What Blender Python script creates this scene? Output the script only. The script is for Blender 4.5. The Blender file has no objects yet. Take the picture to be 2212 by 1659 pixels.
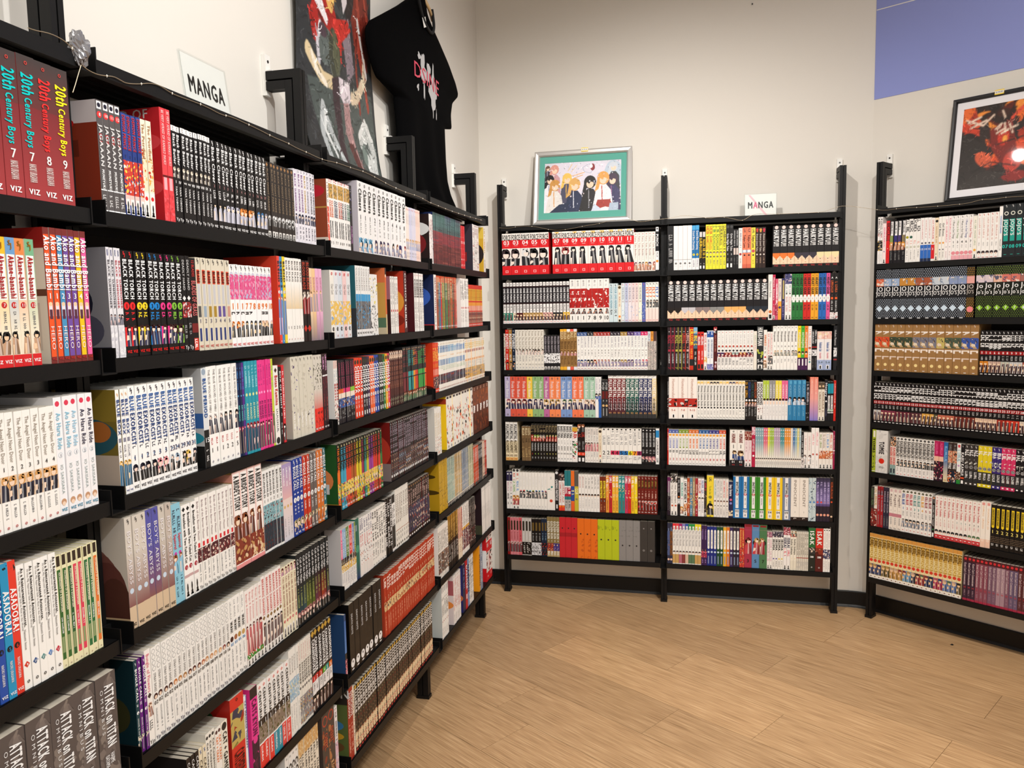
import bpy, math, random, numpy as np
from mathutils import Matrix, Vector
# ---------------------------------------------------------------- camera, world, lamps, exposure
PW, PH = 2212, 1659
FPX, YAW, PIT, ROL = 1682.7, 0.23462, -0.09483, -0.01844
CAM = np.array([1.11266, -4.0076, 1.48767])
def _axes():
    cy, sy = math.cos(YAW), math.sin(YAW)
    f = np.array([-sy*math.cos(PIT), cy*math.cos(PIT), math.sin(PIT)])
    r0 = np.array([cy, sy, 0.]); u0 = np.cross(r0, f)
    return r0*math.cos(ROL)+u0*math.sin(ROL), -r0*math.sin(ROL)+u0*math.cos(ROL), f
AR, AU, AF = _axes()
def proj(p):
    d = np.asarray(p, float)-CAM; z = d@AF
    return PW/2+FPX*(d@AR)/z, PH/2-FPX*(d@AU)/z
def on(px, py, n, k):                      # the point of the plane n.p = k that pixel (px, py) shows
    d = AF+AR*(px-PW/2)/FPX-AU*(py-PH/2)/FPX; n = np.asarray(n, float)
    return CAM+d*((k-CAM@n)/(d@n))
sc = bpy.context.scene
cd = bpy.data.cameras.new('camera'); cam = bpy.data.objects.new('camera', cd); sc.collection.objects.link(cam)
cam.matrix_world = Matrix(((AR[0], AU[0], -AF[0], CAM[0]), (AR[1], AU[1], -AF[1], CAM[1]), (AR[2], AU[2], -AF[2], CAM[2]), (0, 0, 0, 1)))
cd.sensor_fit = 'HORIZONTAL'; cd.sensor_width = 36; cd.lens = 36*FPX/PW; cd.clip_start = .05
sc.camera = cam
w = bpy.data.worlds.new('world'); sc.world = w; w.use_nodes = True
w.node_tree.nodes['Background'].inputs[0].default_value = (1, .95, .89, 1)
w.node_tree.nodes['Background'].inputs[1].default_value = 0.45
sc.view_settings.view_transform = 'Standard'; sc.view_settings.look = 'None'
sc.view_settings.gamma = 1; sc.view_settings.use_curve_mapping = False; sc.view_settings.exposure = 0.0
def lamp(name, loc, target, watts, size=.05, angle=110, blend=.6, col=(1, .93, .84)):
    l = bpy.data.lights.new(name, 'SPOT'); l.energy = watts; l.shadow_soft_size = size
    l.spot_size = math.radians(angle); l.spot_blend = blend; l.color = col
    o = bpy.data.objects.new(name, l); sc.collection.objects.link(o); o.location = loc
    o.rotation_euler = (Vector(target)-Vector(loc)).to_track_quat('-Z', 'Y').to_euler()
LAMP4 = (1.75, -2.3, 3.0)
lamp('track_lamp', (.85, -1.55, 2.98), (.85, .0, .8), 92, .03, 118, 1, (1, .95, .895))
lamp('track_lamp', (2.0, -2.66, 3.2), (0.0, -1.5, 1.0), 114, .04, 95, .8, (1, .985, .965))
lamp('track_lamp', (2.1, -3.9, 3.1), (0.0, -2.6, .9), 114, .05, 95, .8, (1, .985, .965))
lamp('track_lamp', LAMP4, (2.2, -.3, .8), 88, .03, 116, 1, (1, .955, .9))
lamp('track_lamp', (2.7, -2.9, 3.1), (2.15, -1.65, 0), 150, .05, 62, .9, (1, .86, .7))
def panel(loc, size, watts, col):            # unseen area lights added overhead as soft fill to lighten the shadows
    l = bpy.data.lights.new('fill_area_lamp', 'AREA'); l.energy = watts; l.shape = 'SQUARE'; l.size = size; l.color = col
    o = bpy.data.objects.new('fill_area_lamp', l); sc.collection.objects.link(o); o.location = loc
panel((1.6, -3.4, 3.42), 1.2, 26, (1, .95, .88)); panel((3.2, -4.6, 3.42), 1.2, 30, (1, .93, .85))
# ---------------------------------------------------------------- materials
def lin(h):
    if len(h) == 3: h = ''.join(a*2 for a in h)
    v = [int(h[i:i+2], 16)/255 for i in (0, 2, 4)]
    return tuple(x/12.92 if x <= .04045 else ((x+.055)/1.055)**2.4 for x in v)
def mat(name, col=None, rough=.5, metal=0, attr=None, spec=.5, bump=None, noise=None, trans=0, coat=0):
    m = bpy.data.materials.new(name); m.use_nodes = True; nt = m.node_tree; b = nt.nodes['Principled BSDF']
    b.inputs['Roughness'].default_value = rough; b.inputs['Metallic'].default_value = metal
    b.inputs['Specular IOR Level'].default_value = spec
    b.inputs['Transmission Weight'].default_value = trans; b.inputs['Coat Weight'].default_value = coat
    if attr:
        a = nt.nodes.new('ShaderNodeAttribute'); a.attribute_name = attr; nt.links.new(a.outputs['Color'], b.inputs['Base Color'])
    elif noise:
        n = nt.nodes.new('ShaderNodeTexNoise'); n.inputs['Scale'].default_value = noise[0]; n.inputs['Detail'].default_value = 4
        tc = nt.nodes.new('ShaderNodeTexCoord'); nt.links.new(tc.outputs['Object'], n.inputs['Vector'])
        r = nt.nodes.new('ShaderNodeValToRGB'); c2 = tuple(x*noise[1] for x in col[:3])
        r.color_ramp.elements[0].color = (*c2, 1); r.color_ramp.elements[1].color = (*col[:3], 1)
        r.color_ramp.elements[0].position = .3; r.color_ramp.elements[1].position = .7
        nt.links.new(n.outputs['Fac'], r.inputs['Fac']); nt.links.new(r.outputs['Color'], b.inputs['Base Color'])
    else: b.inputs['Base Color'].default_value = (*col[:3], 1)
    if bump:
        n = nt.nodes.new('ShaderNodeTexNoise'); n.inputs['Scale'].default_value = bump[0]
        tc = nt.nodes.new('ShaderNodeTexCoord'); nt.links.new(tc.outputs['Object'], n.inputs['Vector'])
        q = nt.nodes.new('ShaderNodeBump'); q.inputs['Strength'].default_value = bump[1]; q.inputs['Distance'].default_value = .002
        nt.links.new(n.outputs['Fac'], q.inputs['Height']); nt.links.new(q.outputs['Normal'], b.inputs['Normal'])
    return m
M_PRINT = mat('printed_card', rough=.38, attr='ink', spec=.4)
M_PAGES = mat('book_paper', lin('d9cfbd'), .9, spec=.2, noise=(60, .8))
M_WALL = mat('painted_wall', lin('e3dfd7'), .7, spec=.25, bump=(220, .08))
M_BLUE = mat('violet_blue_paint', lin('8f9bdc'), .5, spec=.4, bump=(160, .05))
M_BLACK = mat('black_coated_steel', lin('0d0d0e'), .5, spec=.3, bump=(500, .04))
M_BASE = mat('black_rubber_base', lin('0e0e0f'), .45, spec=.35)
M_WHITE = mat('white_plastic', lin('ecebe6'), .45)
M_SCREW = mat('dark_screw', lin('555555'), .35, metal=1)
M_CEIL = mat('ceiling_paint', lin('dedbd4'), .9)
M_WIRE = mat('copper_wire', lin('b7a890'), .35, metal=.7)
M_BULB = mat('clear_bulb', lin('f4f1e6'), .15)
M_FILM = mat('shiny_film', lin('9a9a9e'), .1, metal=.5, spec=.8)
M_CLOTH = mat('black_jersey', lin('050506'), 1, spec=.05, bump=(900, .2))
M_SILVER = mat('silver_moulding', lin('cfcdca'), .32, metal=.55)
M_FRAMEB = mat('black_moulding', lin('1a1a1b'), .35)
M_TEAL = mat('teal_mount_board', lin('5aa596'), .85)
M_MOUNT = mat('white_mount_board', lin('e9e8ec'), .85)
M_WOODH = mat('pale_hanger_wood', lin('c9a877'), .5, noise=(30, .8))
M_ART = mat('art_print', rough=.45, attr='ink', spec=.3, coat=1)
M_POSTER = mat('poster_cloth', rough=.4, attr='ink', spec=.4)
M_CLEAR = bpy.data.materials.new('clear_acrylic'); M_CLEAR.use_nodes = True; _n = M_CLEAR.node_tree; _n.nodes.clear()
_o = _n.nodes.new('ShaderNodeOutputMaterial'); _m = _n.nodes.new('ShaderNodeMixShader'); _t = _n.nodes.new('ShaderNodeBsdfTransparent'); _g = _n.nodes.new('ShaderNodeBsdfGlossy')
_g.inputs['Roughness'].default_value = .05; _t.inputs[0].default_value = (.97, .98, .98, 1); _w = _n.nodes.new('ShaderNodeLayerWeight'); _w.inputs[0].default_value = .35; _f = _n.nodes.new('ShaderNodeMath'); _f.operation = 'MULTIPLY'; _f.inputs[1].default_value = .12; _n.links.new(_w.outputs['Facing'], _f.inputs[0])
for a_, b_ in ((_f.outputs[0], _m.inputs[0]), (_t.outputs[0], _m.inputs[1]), (_g.outputs[0], _m.inputs[2]), (_m.outputs[0], _o.inputs[0])): _n.links.new(a_, b_)
M_PANEL = mat('dark_back_panel', lin('2b2725'), .6, spec=.2)
M_SUB = mat('dark_subfloor', lin('3a2c20'), .9)
def plank_mat():
    m = bpy.data.materials.new('oak_vinyl_plank'); m.use_nodes = True; nt = m.node_tree; b = nt.nodes['Principled BSDF']
    tc = nt.nodes.new('ShaderNodeTexCoord'); oi = nt.nodes.new('ShaderNodeObjectInfo')
    mp = nt.nodes.new('ShaderNodeMapping'); mp.inputs['Scale'].default_value = (1.2, 38, 1)
    ad = nt.nodes.new('ShaderNodeVectorMath'); ad.operation = 'ADD'; sh = nt.nodes.new('ShaderNodeVectorMath'); sh.operation = 'SCALE'
    cv = nt.nodes.new('ShaderNodeCombineXYZ'); nt.links.new(oi.outputs['Random'], cv.inputs[0]); nt.links.new(oi.outputs['Random'], cv.inputs[1])
    sh.inputs['Scale'].default_value = 17; nt.links.new(cv.outputs[0], sh.inputs[0])
    nt.links.new(tc.outputs['Object'], ad.inputs[0]); nt.links.new(sh.outputs[0], ad.inputs[1]); nt.links.new(ad.outputs[0], mp.inputs['Vector'])
    n1 = nt.nodes.new('ShaderNodeTexNoise'); n1.inputs['Scale'].default_value = 2.2; n1.inputs['Detail'].default_value = 6; n1.inputs['Roughness'].default_value = .6
    nt.links.new(mp.outputs[0], n1.inputs['Vector'])
    mp2 = nt.nodes.new('ShaderNodeMapping'); mp2.inputs['Scale'].default_value = (5, 260, 1); nt.links.new(ad.outputs[0], mp2.inputs['Vector'])
    n2 = nt.nodes.new('ShaderNodeTexNoise'); n2.inputs['Scale'].default_value = 1.6; n2.inputs['Detail'].default_value = 3; nt.links.new(mp2.outputs[0], n2.inputs['Vector'])
    mx = nt.nodes.new('ShaderNodeMath'); mx.operation = 'MULTIPLY_ADD'; mx.inputs[1].default_value = .68
    nt.links.new(n2.outputs['Fac'], mx.inputs[0]); m3 = nt.nodes.new('ShaderNodeMath'); m3.operation = 'MULTIPLY'; m3.inputs[1].default_value = .32
    nt.links.new(n1.outputs['Fac'], m3.inputs[0]); nt.links.new(m3.outputs[0], mx.inputs[2])
    r = nt.nodes.new('ShaderNodeValToRGB'); e = r.color_ramp.elements
    e[0].position = .34; e[0].color = (*lin('8a6b4a'), 1); e[1].position = .66; e[1].color = (*lin('cfae86'), 1)
    k = e.new(.5); k.color = (*lin('b4916a'), 1)
    nt.links.new(mx.outputs[0], r.inputs['Fac'])
    hs = nt.nodes.new('ShaderNodeHueSaturation'); mr = nt.nodes.new('ShaderNodeMapRange'); mr.inputs[3].default_value = .85; mr.inputs[4].default_value = 1.1
    nt.links.new(oi.outputs['Random'], mr.inputs[0]); nt.links.new(mr.outputs[0], hs.inputs['Value']); nt.links.new(r.outputs[0], hs.inputs['Color'])
    nt.links.new(hs.outputs[0], b.inputs['Base Color']); b.inputs['Roughness'].default_value = .42; b.inputs['Specular IOR Level'].default_value = .35
    q = nt.nodes.new('ShaderNodeBump'); q.inputs['Strength'].default_value = .15; q.inputs['Distance'].default_value = .001
    nt.links.new(n2.outputs['Fac'], q.inputs['Height']); nt.links.new(q.outputs[0], b.inputs['Normal'])
    return m
M_PLANK = plank_mat()
# ---------------------------------------------------------------- helpers
COL = sc.collection
def tag(o, label=None, cat=None, group=None, kind=None):
    for k, v in (('label', label), ('category', cat), ('group', group), ('kind', kind)):
        if v: o[k] = v
    return o
def empty(name, loc, rz=0):
    o = bpy.data.objects.new(name, None); COL.objects.link(o); o.location = loc; o.rotation_euler = (0, 0, rz); o.empty_display_size = .05
    return o
def link(name, me, m, parent=None, loc=None):
    o = bpy.data.objects.new(name, me); COL.objects.link(o)
    if m and not me.materials: me.materials.append(m)
    if parent: o.parent = parent
    if loc is not None: o.location = loc
    return o
BOXF = np.array([(0, 2, 1), (0, 3, 2), (4, 5, 6), (4, 6, 7), (0, 1, 5), (0, 5, 4), (1, 2, 6), (1, 6, 5), (2, 3, 7), (2, 7, 6), (3, 0, 4), (3, 4, 7)])
class Geo:
    def __init__(s): s.v = []; s.f = []; s.c = []; s.n = 0
    def add(s, v, f, c=(0, 0, 0)):
        v = np.asarray(v, float); s.v.append(v); s.f.append(np.asarray(f, np.int32)+s.n); s.n += len(v)
        c = np.asarray(c, float); s.c.append(np.broadcast_to(c, (len(v), 3)) if c.ndim == 1 else c)
    def box(s, x0, x1, y0, y1, z0, z1, c=(0, 0, 0)):
        s.add([(x0, y0, z0), (x1, y0, z0), (x1, y1, z0), (x0, y1, z0), (x0, y0, z1), (x1, y0, z1), (x1, y1, z1), (x0, y1, z1)], BOXF, c)
    def merge(s, g, off=(0, 0, 0), ca=1, sa=0):
        for v, f, c in zip(g.v, g.f, g.c):
            q = np.empty_like(v); q[:, 0] = v[:, 0]*ca-v[:, 1]*sa+off[0]; q[:, 1] = v[:, 0]*sa+v[:, 1]*ca+off[1]; q[:, 2] = v[:, 2]+off[2]
            s.v.append(q); s.f.append(f+s.n); s.c.append(c)
        s.n += g.n
    def mesh(s, name, ink=False, smooth=False):
        me = bpy.data.meshes.new(name)
        V = np.concatenate(s.v); F = np.concatenate(s.f)
        me.vertices.add(len(V)); me.vertices.foreach_set('co', V.ravel().astype(np.float32))
        me.loops.add(len(F)*3); me.loops.foreach_set('vertex_index', F.ravel().astype(np.int32))
        me.polygons.add(len(F)); me.polygons.foreach_set('loop_start', np.arange(len(F), dtype=np.int32)*3)
        if ink:
            a = me.attributes.new('ink', 'FLOAT_COLOR', 'POINT'); C = np.ones((len(V), 4), np.float32); C[:, :3] = np.concatenate(s.c)
            a.data.foreach_set('color', C.ravel())
        me.update(calc_edges=True); me.validate()
        (me.shade_smooth if smooth else me.shade_flat)()
        return me
def boxes(name, bs, m, parent=None, loc=None, bevel=0):
    g = Geo()
    for b in bs: g.box(*b)
    o = link(name, g.mesh(name), m, parent, loc)
    if bevel:
        q = o.modifiers.new('bevel', 'BEVEL'); q.width = bevel; q.segments = 2; q.limit_method = 'ANGLE'
    return o
def tube(name, pts, r, m, parent=None, res=2, cyclic=False):
    cu = bpy.data.curves.new(name, 'CURVE'); cu.dimensions = '3D'; cu.bevel_depth = r; cu.bevel_resolution = res; cu.resolution_u = 4; cu.use_fill_caps = True
    sp = cu.splines.new('NURBS'); sp.points.add(len(pts)-1); sp.order_u = 3; sp.use_endpoint_u = True; sp.use_cyclic_u = cyclic
    for p, q in zip(sp.points, pts): p.co = (*q, 1)
    o = bpy.data.objects.new(name, cu); COL.objects.link(o); bpy.context.view_layer.update()
    me = bpy.data.meshes.new_from_object(o.evaluated_get(bpy.context.evaluated_depsgraph_get())); bpy.data.objects.remove(o)
    me.materials.clear()
    return link(name, me, m, parent)
# glyphs of Blender's own font, as triangles, at three weights
GL = {}; CAPH = .69
def glyph(ch, wt):
    k = (ch, wt)
    if k not in GL:
        cu = bpy.data.curves.new('g', 'FONT'); cu.body = ch+'H'; cu.resolution_u = 2; cu.size = 1
        o = bpy.data.objects.new('g', cu); COL.objects.link(o); bpy.context.view_layer.update()
        def ev(body):
            cu.body = body; bpy.context.view_layer.update()
            me = bpy.data.meshes.new_from_object(o.evaluated_get(bpy.context.evaluated_depsgraph_get()))
            me.calc_loop_triangles()
            v = np.array([x.co[:2] for x in me.vertices]).reshape(-1, 2); t = np.array([x.vertices[:] for x in me.loop_triangles]).reshape(-1, 3)
            bpy.data.meshes.remove(me); return v, t
        v, t = ev(ch) if ch != ' ' else (np.zeros((0, 2)), np.zeros((0, 3), int))
        if ch == ' ': adv = .32
        else:
            a, _ = ev('HH'); b, _ = ev('H'+ch+'H'); adv = b[:, 0].max()-a[:, 0].max()
        if len(t):                      # make every triangle face the reader
            A, B, C = v[t[:, 0]], v[t[:, 1]], v[t[:, 2]]
            cr = (B[:, 0]-A[:, 0])*(C[:, 1]-A[:, 1])-(B[:, 1]-A[:, 1])*(C[:, 0]-A[:, 0]); t[cr < 0] = t[cr < 0][:, ::-1]
        bpy.data.objects.remove(o); bpy.data.curves.remove(cu)
        lay = np.zeros(len(v))
        if wt and len(v):               # bolder weights: the same strokes laid again a little to the side
            sh = ((0, 0), (.035, 0)) if wt == 1 else ((0, 0), (.075, 0), (.0375, .022), (.0375, -.022))
            n = len(v); lay = np.repeat(np.arange(len(sh)), n).astype(float); v = np.concatenate([v+d for d in sh]); t = np.concatenate([t+i*n for i in range(len(sh))]); adv += sh[1][0]
        GL[k] = (np.column_stack([v/CAPH, lay]), t, max(adv, .1)/CAPH)
    return GL[k]
def text2d(s, wt):                      # -> verts (x along, y up, cap height 1), tris, length
    V, F, x, n = [], [], 0, 0
    for ch in s:
        v, t, a = glyph(ch, wt)
        if len(v): V.append(v+(x, 0, 0)); F.append(t+n); n += len(v)
        x += a*1.04
    if not V: return np.zeros((0, 3)), np.zeros((0, 3), int), .1
    return np.concatenate(V), np.concatenate(F), x
def text_obj(name, s, wt, cap, m, parent, origin, right, up, width=None, color=None):
    V, F, L = text2d(s, wt); sx = width/L if width else cap
    R, U, O = map(np.array, (right, up, origin)); g = Geo()
    g.add(O+np.outer(V[:, 0]*sx, R)+np.outer(V[:, 1]*cap, U)+np.outer(V[:, 2]*4e-5, np.cross(R, U)), F, color or (0, 0, 0))
    return link(name, g.mesh(name, ink=color is not None), m, parent)
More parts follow.
